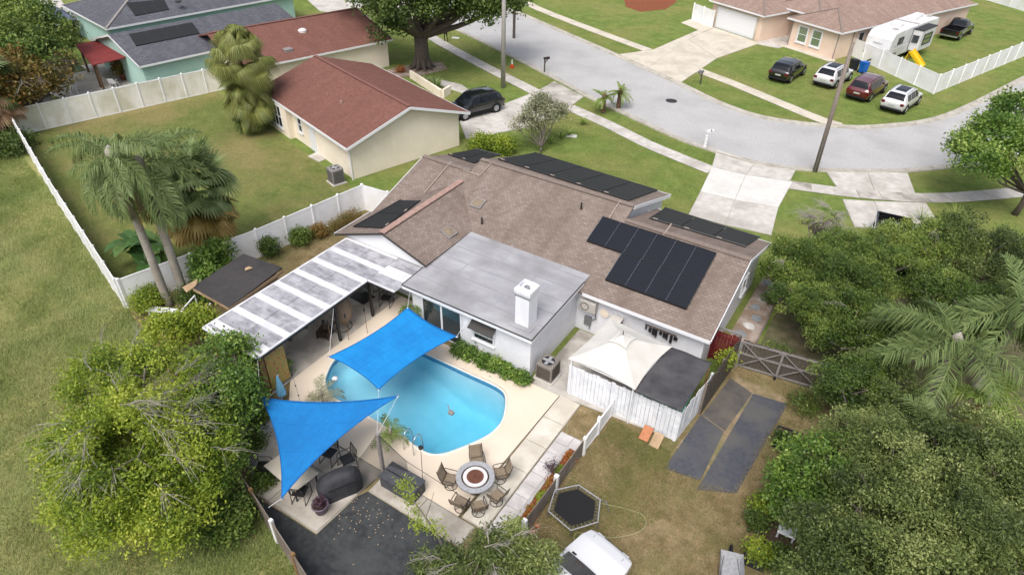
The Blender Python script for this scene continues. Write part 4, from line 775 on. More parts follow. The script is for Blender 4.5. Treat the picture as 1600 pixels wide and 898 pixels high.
# outdoor dining under the sail
tb = T('dining_table', 'rectangular table with a cream top under the triangular sail', 'table', (-15.6, 9.3, .085)); q = [P(412, 727, .82), P(445, 704, .82), P(498, 738, .82), P(460, 768, .82)]
MB().slab(q, .04).build('tabletop', 'concrete_cream', tb); c_ = sum(q, Vector())/4
for p in q: i = p+(c_-p)*.14; MB().box(i.x-.025, i.x+.025, i.y-.025, i.y+.025, .085, .8).build('leg', 'black_metal', tb)
def metal_chair(label, loc, rz):
    r = T('metal_chair', label, 'chair', loc, 'black metal chairs under the sail', rz); ORG[r.name] = (0, 0, 0)
    MB().slab([(-.24, -.24, .44), (.24, -.24, .44), (.24, .24, .46), (-.24, .24, .46)], .02).build('seat', 'black_metal', r)
    for s_ in (-1, 1):
        MB().tube(crv([(s_*.26, -.3, 0), (s_*.26, -.26, .45), (s_*.25, -.34, .95)], 4), .016, 5).build('rear_leg', 'black_metal', r); MB().tube(crv([(s_*.27, .3, 0), (s_*.27, .26, .62), (s_*.27, 0, .66), (s_*.26, -.28, .66)], 4), .016, 5).build('front_leg', 'black_metal', r)
        MB().tube([(s_*.27, -.32, .02), (s_*.27, .34, .02)], .014, 5).build('runner', 'black_metal', r)
    for k in range(5): x = -.2+k*.1; MB().bar((x, -.27, .48), (x, -.34, .92), .04, .012).build('back_slat', 'black_metal', r)
    MB().tube([(-.25, -.34, .95), (.25, -.34, .95)], .016, 5).build('top_rail', 'black_metal', r); return r
metal_chair('black metal chair at the fence end of the cream table', (-16.35, 8.75, .085), R_(-60)); metal_chair('black metal chair between the cream table and the covered grill', (-14.35, 8.75, .085), R_(25)); metal_chair('black metal chair by the netting next to the pool edge', (-13.95, 10.75, .085), R_(160)); metal_chair('black metal chair half hidden below the long edge of the triangular sail', (-14.75, 10.6, .085), R_(190))
# pots and torches
def pot(label, loc, r_, h, mat, name='plant_pot', cat='plant pot'):
    t_ = T(name, label, cat, loc); ORG[t_.name] = (0, 0, 0)
    MB().lathe((0, 0, 0), [(r_*.7, 0), (r_*.95, h*.9), (r_*1.05, h*.9), (r_*1.05, h), (r_*.9, h), (r_*.86, h*.85)], 16).build('pot', mat, t_, True); MB().lathe((0, 0, 0), [(r_*.86, h*.8), (r_*.86, h*.86)], 16).build('soil', 'soil', t_); return t_
pot('large purple grey planter on the corner of the concrete pad', (-13.35, 8.75, .085), .3, .42, 'pot_purple')
for k, (x, y, lb) in enumerate(((-19.15, 16.2, 'thin tiki torch in the middle of the three along the terrace'), (-18.75, 17.05, 'thin tiki torch nearest the house along the terrace'), (-19.45, 15.4, 'thin tiki torch nearest the camera along the terrace'))):
    t_ = T('tiki_torch', lb, 'torch', (x, y, DZ), 'tiki torches'); MB().tube([(x, y, DZ), (x, y, 1.5)], .014, 6).build('pole', 'timber', t_); MB().lathe((x, y, 1.42), [(.03, 0), (.05, .12), (.04, .22), (.015, .26)], 8).build('burner', 'black_metal', t_)
ec = T('egg_chair', 'wicker egg chair with pale cushions standing on the terrace', 'chair', (-20.15, 16.7, .085)); F = Fr((-20.15, 16.75, .085), R_(-40))
def eg(u, v): a = -2.2+u*4.4; b_ = .12+v*2.9; return (.52*math.sin(a)*math.sin(b_), .12+.47*math.cos(a)*math.sin(b_), 1.0-.75*math.cos(b_))
o = MB(F).grid(eg, 14, 12).build('shell', 'wicker', ec, True); m_ = o.modifiers.new('t', 'SOLIDIFY'); m_.thickness = .03
o = MB(F); o.lathe((0, .1, .5), [(.05, 0), (.36, .03), (.4, .12), (.3, .2), (.05, .22)], 14).build('seat_cushion', 'cushion', ec, True); o = MB(F); o.lathe((0, .38, .8), [(.05, 0), (.3, .1), (.33, .35), (.2, .5), (.03, .55)], 12, 1, .4).build('back_cushion', 'cushion', ec, True)
MB(F).tube([(.5*math.cos(a), .5*math.sin(a), .03) for a in np.linspace(0, 6.283, 21)[:-1]], .02, 5, True).build('base_ring', 'bronze', ec)
for a in (.8, 2.3, 3.9, 5.5): MB(F).tube([(.45*math.cos(a), .45*math.sin(a), .03), (.2*math.cos(a), .2*math.sin(a), .35)], .018, 5).build('leg', 'bronze', ec)
fp = T('fire_pit', 'small dark square fire pit with a chimney hood on the terrace', 'fire pit', (-20.3, 15.75, .085)); F = Fr((-20.3, 15.8, .085), R_(20)); MB(F).box(-.3, .3, -.3, .3, .12, .42).build('bowl', 'bronze', fp, False, .02)
for sx, sy in sq: MB(F).box(sx*.27-.025, sx*.27+.025, sy*.27-.025, sy*.27+.025, 0, .12).build('leg', 'bronze', fp)
MB(F).lathe((0, .05, .42), [(.2, 0), (.18, .1), (.08, .3), (.07, .5), (.0, .52)], 10).build('hood', 'bronze', fp, True)
MB().prism([(-21.75, 18.75), (-20.5, 18.65), (-20.45, 19.4), (-21.7, 19.55)], .086, .1); tag(MB().prism([(-21.75, 18.7), (-20.45, 18.6), (-20.4, 19.45), (-21.7, 19.6)], .087, .1).build('rug', 'black_metal'), 'black rug under the glass table on the terrace', 'rug')
gt2 = T('glass_table', 'low table with a glass top on the black rug', 'table', (-21.1, 19.1, .1)); MB().lathe((-21.1, 19.15, .1), [(.45, .44), (.45, .46)], 20).build('tabletop', 'clear_glass', gt2)
for a in (.8, 2.4, 3.9, 5.5): MB().tube([(-21.1+.4*math.cos(a), 19.15+.4*math.sin(a), .1), (-21.1+.3*math.cos(a), 19.15+.3*math.sin(a), .54)], .015, 5).build('leg', 'black_metal', gt2)
metal_chair('tall black metal chair near the house end of the terrace', (-19.5, 19.3, .085), R_(200))
metal_chair('black metal chair in shade beside the black rug', (-20.4, 19.9, .085), R_(170))
for k, (y, z, lb) in enumerate(((12.3, .35, 'dark hanging ornament nearest the bamboo screen'), (13.4, .3, 'dark hanging lantern second from the bamboo screen'), (14.3, .22, 'small hanging wind chime near the fire pit'))):
    t_ = T('hanging_ornament', lb, 'ornament', (-19.6, y, 2.0), 'ornaments hanging from the patio cover'); MB().tube([(-19.6, y, 2.36), (-19.6, y, 2.1)], .006, 4).build('cord', 'black_metal', t_); MB().lathe((-19.6, y, 2.1-z), [(.02, 0), (.12, z*.4), (.1, z*.8), (.02, z)], 8).build('body', 'bronze', t_)
fu = T('folded_umbrella', 'folded pale blue umbrella leaning by the front patio post', 'umbrella', (-18.75, 11.75, DZ)); MB().tube([(-18.75, 11.75, DZ), (-18.75, 11.85, 1.5)], .018, 6).build('pole', 'white_trim', fu)
mb = MB(); n_ = 14; mb.add([(-18.75+r_*(1+.25*(k % 2))*math.cos(2*math.pi*k/n_), 11.8+r_*(1+.25*(k % 2))*math.sin(2*math.pi*k/n_), z) for r_, z in ((.02, 1.5), (.07, 1.2), (.13, .8), (.17, .45), (.14, .38)) for k in range(n_)], [(j*n_+k, j*n_+(k+1) % n_, (j+1)*n_+(k+1) % n_, (j+1)*n_+k) for j in range(4) for k in range(n_)]).build('canopy', 'umbrella_blue', fu)
lt = T('string_light', 'string of small dark bulbs sagging over the deck beside the blue umbrella', 'string light', (-18, 12, 1.2)); cpt = [(-19.4, 12.9, 1.6), (-18.6, 12.4, 1.2), (-17.6, 11.8, 1.05), (-16.9, 11.3, 1.2)]; MB().tube(crv(cpt, 5), .007, 4).build('cord', 'black_metal', lt)
for p in crv(cpt, 2)[1:-1]: MB().lathe((p.x, p.y, p.z-.12), [(.01, 0), (.03, .04), (.015, .11)], 6).build('bulb', 'black_metal', lt)
MB().tube([(-16.9, 11.3, DZ), (-16.9, 11.3, 1.25)], .016, 5).build('stake', 'timber', lt)
# ---------------------------------------------------------------- shed beside the patio
sh = T('shed', 'small plywood shed with a flat black felt roof beside the patio cover', 'shed', (-24.6, 14.8, 0)); RC = [(-25.9, 13.2), (-23.2, 13.15), (-23.5, 16.55), (-26.0, 16.3)]
MB().slab([(*RC[0], 2.25), (*RC[1], 2.25), (*RC[2], 2.4), (*RC[3], 2.4)], .06).build('roof', 'roll_roof', sh)
for k in range(4): a, b_ = RC[k], RC[(k+1) % 4]; MB().bar((*a, 2.16+.14*(k in (2,))), (*b_, 2.16+.14*(k in (2,))), .04, .14).build('fascia', 'plywood', sh)
MB().prism([(-25.6, 14.5), (-23.5, 14.5), (-23.7, 16.3), (-25.8, 16.1)], 0, 2.15).build('wall', 'plywood', sh); MB().box(-23.55, -23.45, 13.3, 13.4, 0, 2.1).build('post', 'timber', sh)
MB().slab([(-26.35, 13.0, 2.2), (-25.85, 12.85, 2.18), (-25.75, 13.35, 2.33), (-26.1, 13.7, 2.35)], .02).build('loose_board', 'plywood', sh); 
MB().slab([(-24.9, 15.5, 2.42), (-24.75, 15.35, 2.41), (-24.6, 15.7, 2.43), (-24.85, 15.7, 2.43)], .02).build('debris', 'plywood', sh)
cg_ = T('bird_cage_frame', 'white tube framed screen enclosure in front of the shed', 'screen enclosure', (-25, 12.8, 0))
for p, q in (((-25.7, 13.1, 0), (-25.7, 13.1, 1.9)), ((-23.4, 12.6, 0), (-23.4, 12.6, 1.6)), ((-25.6, 12.2, 0), (-25.6, 12.2, 1.6)), ((-24.5, 12.4, 0), (-24.5, 12.4, 1.6)), ((-25.6, 12.2, 1.6), (-23.4, 12.6, 1.6)), ((-25.6, 12.2, 1.6), (-25.7, 13.1, 1.9)), ((-24.5, 12.4, 1.6), (-24.6, 13.15, 1.9)), ((-23.4, 12.6, 1.6), (-23.4, 13.15, 1.9))): MB().bar(p, q, .05).build('tube', 'white_trim', cg_)
MB().add([(-25.6, 12.22, .05), (-23.4, 12.62, .05), (-23.4, 12.62, 1.58), (-25.6, 12.22, 1.58)], [(0, 1, 2, 3)]).build('net', 'mesh_net', cg_)
bn = T('garden_bench', 'white slatted bench under the palms by the white fence corner', 'bench', (-28.2, 12.3, 0)); F = Fr((-28.6, 12.0, 0), R_(25))
for k in range(4): MB(F).box(0, 1.5, k*.1, k*.1+.07, .42, .45).build('slat', 'white_trim', bn)
for x in (.1, 1.35): MB(F).box(x, x+.05, .02, .38, 0, .41).build('leg', 'white_trim', bn)
# ---------------------------------------------------------------- backyard things
tp = T('trampoline', 'small hexagonal trampoline with a black mat on the dry lawn', 'trampoline', (-5.68, 13.8, 0)); HX = [P(x, y, .42) for x, y in ((857, 798), (867, 765), (904, 757), (938, 780), (934, 815), (892, 828))]; hc = sum(HX, Vector())/6
MB().add([hc+(p-hc)*.8-Vector((0, 0, .01)) for p in HX], [tuple(range(6))[::-1]]).build('mat', 'rubber', tp)
for k in range(6):
    a, b_ = HX[k], HX[(k+1) % 6]; MB().tube([a, b_], .022, 6).build('frame_tube', 'stone_grey', tp); MB().tube([a, Vector((a.x, a.y, 0))], .02, 6).build('leg', 'grey_metal', tp)
    for j in range(6): t = (j+.5)/6; e = a*(1-t)+b_*t; i = hc+(e-hc)*.82; MB().bar(e, i, .018, .012).build('spring', 'grey_metal', tp)
MB().tube(crv([P(938, 780, .42), P(948, 785, .5), P(951, 800, .2)], 4), .018, 5).build('handle', 'grey_metal', tp)
bk = [(-6.55, 12.15, 0), (-6.5, 12.42, 0), (-6.45, 12.1, 0)]
for k, (x, y, lb) in enumerate(((-6.52, 12.55, 'loose orange brick beside the timber fence, nearest the trampoline'), (-6.55, 12.25, 'loose pale brick beside the timber fence, farther from the trampoline'))): o = MB(Fr((x, y, 0), .7*k)).box(-.1, .1, -.06, .06, .006, .08); tag(o.build('loose_brick', 'brick_red'), lb, 'brick', 'loose bricks')
for k, (x, y, lb) in enumerate(((-4.95, 18.6, 'tan wooden ramp leaning on the white boards, left of two'), (-4.45, 18.5, 'tan wooden ramp leaning on the white boards, right of two'))):
    t_ = T('wooden_ramp', lb, 'ramp', (x, y, 0), 'wooden ramps'); MB().slab([(x-.2, y-.3, .06), (x+.2, y-.3, .06), (x+.2, y+.32, .3), (x-.2, y+.32, .3)], .04).build('top', 'brick_red' if k == 0 else 'plywood', t_)
    for s_ in (-.17, .17): MB().add([(x+s_-.015, y-.28, .01), (x+s_-.015, y+.3, .01), (x+s_-.015, y+.3, .25), (x+s_+.015, y-.28, .01), (x+s_+.015, y+.3, .01), (x+s_+.015, y+.3, .25)], [(0, 1, 2), (5, 4, 3), (0, 3, 4, 1), (1, 4, 5, 2), (2, 5, 3, 0)]).build('side', 'plywood', t_)
hs = MB().tube(crv([P(x, y, .025) for x, y in ((825, 845), (858, 845), (895, 858), (900, 832), (940, 840), (985, 835), (1008, 822), (1005, 805), (980, 795), (950, 788), (935, 785))], 6), .018, 6); tag(hs.build('garden_hose', 'hose', None, True), 'pale garden hose looped across the dry lawn', 'hose')
hs = MB().tube(crv([P(x, y, .03) for x, y in ((888, 690), (886, 668), (889, 650), (883, 640))], 6), .016, 6); tag(hs.build('garden_hose', 'hose', None, True), 'short pale hose on the grass beside the deck walk', 'hose')
# stepping stones
for k in range(9):
    y = 25.5+k*.85; x = -3.5+.18*math.sin(k*2.1); c_ = [(x+(.3+.06*math.sin(k+a*2))*math.cos(a), y+(.27+.05*math.cos(k*2+a))*math.sin(a)) for a in np.linspace(.3, 6.58, 8)[:-1]]
    MB().prism(c_, .0, .05).build('stepping_stone', 'rock' if k % 3 else 'paver', bpy.data.objects['side_bed'])
MB().bar((-2.78, 25.0, .06), (-2.92, 33, .06), .08, .12).build('edging', 'timber_grey', bpy.data.objects['side_bed'])
# planter corner lower right
cr = [P(1222, 700), P(1245, 612)]
def planter(label, x, y, w, d, h, mat, rz=.1):
    t_ = T('planter_box', label, 'planter', (x, y, 0)); F = Fr((x, y, 0), rz); 
    for a in ((-w/2, w/2, -d/2, -d/2+.04), (-w/2, w/2, d/2-.04, d/2), (-w/2, -w/2+.04, -d/2+.041, d/2-.041), (w/2-.04, w/2, -d/2+.041, d/2-.041)): MB(F).box(*a, 0, h).build('side', mat, t_)
    MB(F).box(-w/2+.04, w/2-.04, -d/2+.04, d/2-.04, .02, h-.08).build('soil', 'soil', t_); return t_
planter('black plastic planter box beside the dark mats under the trees', .0, 21.4, 1.0, .8, .5, 'plastic_black'); planter('long timber edged bed at the right side of the dry lawn', .9, 19.6, .9, 3.0, .2, 'timber_grey'); planter('low timber bed holding black pots at the lower right', .75, 16.9, 1.2, 1.2, .35, 'timber_grey'); planter('black square planter at the bottom right of the dry lawn', .4, 15.5, .7, .6, .4, 'plastic_black')
wt = T('potting_table', 'white plastic table among the plants at the lower right', 'table', (1.05, 18.1, 0)); F = Fr((1.0, 17.9, 0), .05); MB(F).box(-.3, .3, -1.3, 1.3, .6, .65).build('tabletop', 'white_trim', wt, False, .02)
for sx in (-.25, .25):
    for sy in (-1.2, 1.2): MB(F).box(sx-.03, sx+.03, sy-.03, sy+.03, 0, .6).build('leg', 'white_trim', wt)
wr = T('wheelbarrow', 'upturned white wheelbarrow tray at the bottom edge of the dry lawn', 'wheelbarrow', (-.2, 14.7, 0)); F = Fr((-.15, 14.6, .1), .3); mb = MB(F); mb.add([(-.35, -.5, .05), (.35, -.5, .05), (.3, .45, .05), (-.3, .45, .05), (-.42, -.6, .32), (.42, -.6, .32), (.38, .55, .32), (-.38, .55, .32)], [(3, 2, 1, 0), (0, 1, 5, 4), (1, 2, 6, 5), (2, 3, 7, 6), (3, 0, 4, 7)]).build('tray', 'stone_grey', wr)
for s_ in (-.3, .3): MB(F).tube([(s_*.6, .7, .1), (s_, 0, .04), (s_*1.2, -1.0, .35)], .02, 6).build('handle', 'grey_metal', wr)
MB(F).tube([(.0+.0*a, .75+.16*math.cos(a), .1+.16*math.sin(a)) for a in np.linspace(0, 6.283, 15)[:-1]], .045, 6, True).build('wheel', 'rubber', wr)
# ---------------------------------------------------------------- red roofed neighbour
z2 = lambda x, y: (400+x/3.743, y/3.743)
RO = P(*z2(530, 870), 2.6); F = Fr((RO.x, RO.y, 0), R_(-17)); nb = T('house', 'cream house with a dark red shingle roof on the left', 'house', (RO.x, RO.y, 0))
MB(F).prism([(-13.2, .05), (-9.3, .05), (-9.3, .5), (-.6, .5), (-.6, 9.4), (-13.2, 9.4)], 0, 2.55).build('wall', 'cream_wall', nb)
gable(nb, 'cream_wall', F, .5, 9.4, -.75, 2.55, 3.98, .15, 5., 'x'); gable(nb, 'cream_wall', F, .5, 9.4, -13.2, 2.55, 3.98, .15, 5., 'x')
o = MB(F).roof([(-13.7, 0, 2.6), (0, 0, 2.6), (0, 5, 4.2), (-13.7, 5, 4.2)], (1, 0, 0)).build('roof', 'shingle_red', nb); MB(F).roof([(-13.7, 5, 4.2), (0, 5, 4.2), (0, 10, 2.6), (-13.7, 10, 2.6)], (1, 0, 0)).build('roof_slope', 'shingle_red', o)
MB(F).bar((-13.6, 5, 4.24), (-.1, 5, 4.24), .28, .05).build('ridge_cap', 'ridge_red', o)
for p, q in (((.02, 0, 2.52), (.02, 5, 4.12)), ((.02, 5, 4.12), (.02, 10, 2.52)), ((-13.7, -.02, 2.52), (0, -.02, 2.52)), ((-13.7, 10.02, 2.52), (0, 10.02, 2.52))): MB(F).bar(p, q, .03, .18).build('fascia', 'white_trim', nb)
window(nb, F((-12.6, .05, .6)), F.a, 2.4, 1.6, 4, 2); window(nb, F((-8.3, .5, .9)), F.a, .5, 1.1, 1, 2); MB(F).box(-6.6, -5.7, .44, .5, .05, 2.1).build('door', 'white_trim', nb); MB(F).tube([(-.55, .4, 0), (-.55, .4, 2.5)], .05, 6).build('downspout', 'white_trim', nb)
for k in range(18): MB(F).box(-.605, -.59, .7+k*.48, .73+k*.48, .1, 2.5).build('batten', 'cream_wall', nb)
MB(F).lathe((-5.2, 2.6, 3.42), [(.09, -.1), (.09, .18), (.05, .2)], 8).build('roof_vent', 'flashing_pink', o)
MB().prism([P(x, y).xy[:] for x, y in ((481, 245), (496, 238), (514, 247), (499, 254))], 0, .05).build('door_step', 'concrete', nb)
# its crossing wing
MB(F).prism([(-30.6, 1), (-19.2, 1), (-19.2, 14.9), (-30.6, 14.9)], 0, 2.55).build('wall', 'cream_wall', nb); gable(nb, 'cream_wall', F, -30.6, -19.2, 14.75, 2.55, 3.9, .15, -25, 'y')
o = MB(F).roof([(-18.8, .6, 2.55), (-18.8, 15.3, 2.55), (-25, 15.3, 4.1), (-25, .6, 4.1)], (0, 1, 0)).build('roof', 'shingle_red', nb); MB(F).roof([(-25, .6, 4.1), (-25, 15.3, 4.1), (-31, 15.3, 2.55), (-31, .6, 2.55)], (0, 1, 0)).build('roof_slope', 'shingle_red', o); MB(F).bar((-25, .7, 4.14), (-25, 15.2, 4.14), .28, .05).build('ridge_cap', 'ridge_red', o)
MB(F).bar((-18.78, .6, 2.48), (-18.78, 15.3, 2.48), .03, .16).build('fascia', 'white_trim', nb); MB(F).bar((-18.8, 15.32, 2.48), (-25, 15.32, 4.03), .03, .16).build('fascia', 'white_trim', nb)
p = F.inv(PP(432, 71, F((-21, 7, 3.1)), (.25, 0, 1))); z_ = lambda x: 4.1-(x+25)*.25
for x, y, nme, mt in ((-20.3, 5.6, 'skylight', 'rail_grey'),): MB(F).box(x-.35, x+.35, y-.35, y+.35, z_(x)-.1, z_(x)+.14).build(nme, mt, o)
MB(F).lathe((-22.8, 8.3, z_(-22.8)), [(.4, -.1), (.4, .1), (.2, .22), (.02, .25)], 14).build('roof_vent', 'stone_white', o)
gp = T('garden_wall', 'low cream planter wall with agave beside the black car', 'planter', P(685, 150)); w0, w1, w2 = P(642, 122), P(690, 153), P(700, 148)
MB().bar(w0+Vector((0, 0, .35)), w1+Vector((0, 0, .35)), .2, .7).build('wall', 'cream_wall', gp); MB().bar(w1+Vector((0.1, .1, .35)), w2+Vector((0, .3, .35)), .2, .72).build('wall', 'cream_wall', gp)
# ---------------------------------------------------------------- mint house
z1 = lambda x, y: (x/3.743, y/3.743); TO = P(*z1(815, 390), 2.6); F = Fr((TO.x, TO.y, 0), R_(-11)); th = T('house', 'mint green house with a grey shingle roof and roof solar mats', 'house', (TO.x, TO.y, 0))
MB(F).prism([(-10.4, .3), (-.4, .3), (-.4, 15.6), (-10.4, 15.6)], 0, 2.55).build('wall', 'teal_wall', th); gable(th, 'teal_wall', F, -10.4, -.4, .3, 2.55, 3.9, .15, -5.4, 'y')
o = MB(F).roof([(0, 0, 2.6), (0, 16, 2.6), (-5.4, 16, 4.05), (-5.4, 0, 4.05)], (0, 1, 0)).build('roof', 'shingle_grey', th); MB(F).roof([(-5.4, 0, 4.05), (-5.4, 16, 4.05), (-10.8, 16, 2.6), (-10.8, 0, 2.6)], (0, 1, 0)).build('roof_slope', 'shingle_grey', o)
for p, q in (((.02, 0, 2.52), (.02, 16, 2.52)), ((0, -.02, 2.52), (-5.4, -.02, 3.97)), ((-5.4, -.02, 3.97), (-10.8, -.02, 2.52))): MB(F).bar(p, q, .03, .16).build('fascia', 'white_trim', th)
nn = (.2685, 0, 1); q = [PP(*z1(*a), F((-2.7, 5, 3.33)), (F.c*.2685, F.s*.2685, 1)) for a in ((795, 275), (1170, 200), (1125, 135), (752, 205))]
sp = T('solar_heater', 'black pool heating mats on the mint house near roof slope', 'solar heater', q[0], 'pool heating mats on the roof'); lay(sp, 'mat', 'solar_mat', q, 4, 1, .08, .03, .05)
MB(F).prism([(-23.6, 2.4), (-12.7, 2.4), (-12.7, 22), (-23.6, 22)], 0, 2.75).build('wall', 'teal_wall', th)
E4 = [(-12.3, 2.0, 2.8), (-12.3, 22.4, 2.8), (-24, 22.4, 2.8), (-24, 2.0, 2.8)]; RD = [(-18.1, 7.8, 4.6), (-18.1, 16.5, 4.6)]
o = MB(F).roof([E4[0], E4[1], RD[1], RD[0]], (0, 1, 0)).build('roof', 'shingle_grey', th); MB(F).roof([E4[1], E4[2], RD[1]], (1, 0, 0)).build('roof_slope', 'shingle_grey', o); MB(F).roof([E4[2], E4[3], RD[0], RD[1]], (0, 1, 0)).build('roof_slope', 'shingle_grey', o); MB(F).roof([E4[3], E4[0], RD[0]], (1, 0, 0)).build('roof_slope', 'shingle_grey', o)
for a, b_ in ((E4[0], RD[0]), (E4[3], RD[0]), (RD[0], RD[1])): MB(F).bar((a[0], a[1], a[2]+.03), (b_[0], b_[1], b_[2]+.03), .25, .05).build('hip_cap', 'rail_grey', o)
for k in range(4): a, b_ = E4[k], E4[(k+1) % 4]; MB(F).bar((a[0], a[1], 2.7), (b_[0], b_[1], 2.7), .05, .18).build('fascia', 'white_trim', th)
q = [PP(*z1(*a), F((-15.2, 8, 3.7)), (F.c*.31, F.s*.31, 1)) for a in ((790, 98), (990, 60), (960, 0), (735, 22))]; sp = T('solar_heater', 'black pool heating mats on the mint house far hipped roof', 'solar heater', q[0], 'pool heating mats on the roof'); lay(sp, 'mat', 'solar_mat', q, 3, 1, .08, .03, .05)
dsh = PP(*z1(1055, 55), F((-14, 10, 3.33)), (F.c*.31, F.s*.31, 1)); sd2 = T('satellite_dish', 'small dark satellite dish on the edge of the mint house roof', 'dish', dsh); MB().tube([dsh, dsh+Vector((0, 0, .6))], .03, 6).build('mast', 'grey_metal', sd2); o = MB(); o.lathe((dsh.x, dsh.y, dsh.z+.6), [(.02, 0), (.25, .06), (.38, .16), (.36, .17), (.02, .05)], 14); o.build('reflector', 'dark_metal', sd2, True)
window(th, F((-23, 2.4, 1.0)), F.a, 1.2, 1.1, 2, 1)
for a in (.9, 1.4, 1.9): pass
cn = T('patio_canopy', 'dark red flat canopy on timber posts beside the mint green house', 'canopy', F((-7, 0, 0)))
MB(F).slab([(-10.3, -1.5, 2.45), (-3.8, -2.4, 2.35), (-3.6, .6, 2.5), (-10.1, 1.7, 2.55)], .08).build('roof', 'canopy_red', cn)
for x, y in ((-9.9, -1.3), (-4.0, -2.1), (-5.0, -2.0), (-9.8, 1.4)): MB(F).box(x-.08, x+.08, y-.08, y+.08, 0, 2.35).build('post', 'bark_brown', cn)
MB(F).bar((-10.2, -1.45, 2.3), (-3.9, -2.3, 2.25), .08, .14).build('beam', 'bark_brown', cn)
setting(MB(F).prism([(-13, -6.5), (-2, -5), (-.6, .2), (-12, 1.5)], -.02, .03), 'patio_floor', 'concrete'); setting(MB(F).prism([(-14.5, -5.2), (-10.5, -5), (-10.5, -1.2), (-14.5, -1.2)], -.02, .04), 'turf_mat', 'turf_green')
setting(poly(px((60, 0), (95, 0), (112, 24), (100, 32)), .02), 'side_path', 'concrete')
vinyl('vinyl_fence', 'white vinyl fence behind the blue gazebo at the far left', [P(62, 46), P(138, 36)], 1.8, 2.4)
gb = T('pop_up_gazebo', 'slate blue peaked gazebo at the far left by the trees', 'gazebo', P(95, 58)); F2 = Fr(P(95, 60), R_(-15)); ap = (0, 0, 3.4); cs = [(-2.3, -1.6, 2.1), (2.3, -1.6, 2.1), (2.3, 1.6, 2.1), (-2.3, 1.6, 2.1)]
for k in range(4): MB(F2).slab([cs[k], cs[(k+1) % 4], ap], .03).build('roof_panel', 'canvas_slate' if k else 'canvas_pale', gb)
for c in cs: MB(F2).box(c[0]*.93-.04, c[0]*.93+.04, c[1]*.93-.04, c[1]*.93+.04, 0, 2.12).build('post', 'dark_metal', gb)
ws = T('low_shed', 'low white roofed shed covered with fallen leaves behind the stained fence', 'shed', P(55, 165)); q = [P(x, y, 1.7) for x, y in ((22, 163), (22, 147), (74, 138), (84, 156))]
MB().slab([(*p.xy, 1.75) for p in q], .08).build('roof', 'vinyl_dirty', ws); c_ = sum(q, Vector())/4; MB().prism([(c_+(p-c_)*.93).xy[:] for p in q], 0, 1.66).build('wall', 'concrete_worn', ws)
for k in range(26): p = c_+(q[0]-c_)*random.uniform(-.75, .75)+(q[1]-c_)*random.uniform(-.75, .75); F2 = Fr((p.x, p.y, 1.752), random.uniform(0, 6)); MB(F2).prism([(-.16, 0), (0, -.07), (.2, 0), (0, .08)], 0, .012).build('leaf', 'rusty', ws)
def plastic_chair(label, p, rz):
    r = T('plastic_chair', label, 'chair', p, 'white plastic chairs', rz); ORG[r.name] = (0, 0, 0); MB().box(-.26, .26, -.25, .25, .41, .45).build('seat', 'white_trim', r); MB().slab([(-.27, -.25, .45), (.27, -.25, .45), (.25, -.4, .9), (-.25, -.4, .9)], .03).build('backrest', 'white_trim', r)
    for sx in (-.24, .24):
        for sy in (-.22, .22): MB().tube([(sx*1.2, sy*1.25, 0), (sx, sy, .42)], .025, 5).build('leg', 'white_trim', r)
        MB().box(sx-.03, sx+.03, -.3, .25, .63, .66).build('armrest', 'white_trim', r)
plastic_chair('white plastic chair on the grass behind the stained fence', P(117, 147), 2.6); plastic_chair('white plastic chair tucked beside the pots behind the stained fence', P(180, 137), .6); plastic_chair('white plastic chair under the dark red canopy', P(168, 103), 1.8)
# ---------------------------------------------------------------- peach house
z3 = lambda x, y: (800+x/3.743, y/3.743); O3 = P(*z3(1183, 160)); F = Fr((O3.x, O3.y, 0), R_(-25)); ph = T('house', 'peach house with a white double garage door across the road', 'house', O3)
MB(F).prism([(-.75, 0), (6.5, 0), (6.5, 5.6), (8.9, 5.6), (8.9, 1.84), (14.6, 1.84), (14.6, 26), (-.75, 26)], 0, 2.75).build('wall', 'peach_wall', ph)
gd = MB(F).box(.1, 5.7, -.03, .05, .02, 2.3).build('garage_door', 'white_trim', ph)
for k in range(4):
    for j in range(8): MB(F).box(.16+j*.69, .16+j*.69+.62, -.045, -.03, .08+k*.56, .08+k*.56+.47).build('panel', 'white_trim', gd)
for a in ((-.12, .1, 0, 2.45), (5.7, 5.92, 0, 2.45), (.1, 5.7, 2.3, 2.45)): MB(F).box(a[0], a[1], -.08, .04, a[2], a[3]).build('door_trim', 'concrete_cream', ph)
for k in range(3): MB(F).box(2.75+k*.19, 2.86+k*.19, -.03, .03, 2.52, 2.68).build('house_number', 'letter_bronze', ph)
wn1 = window(ph, F((9.9, 1.84, .75)), F.a, 1.0, 1.45, 1, 2, 'window_green', 'white_trim', .14); window(ph, F((11.6, 1.84, .75)), F.a, 1.0, 1.45, 1, 2, 'window_green', 'white_trim', .14)
window(ph, F((14.6, 5.2, 1.1)), F.a+math.pi/2, .8, 1.1, 1, 1); window(ph, F((14.6, 13.5, 1.3)), F.a+math.pi/2, 1.1, .8, 1, 2)
for p in ((8.95, 1.78), (14.55, 1.78), (14.66, 4.2)): MB(F).tube([(*p, .05), (*p, 2.7)], .04, 6).build('downspout', 'rail_grey', ph)
MB(F).box(8.0, 15, .9, 1.83, 0, .06).build('apron', 'concrete_cream', ph); setting(MB(F).prism([(6.5, -1.2), (9.2, 0), (8.9, 5.5), (6.5, 5.5)], -.02, .04), 'porch_floor', 'concrete')
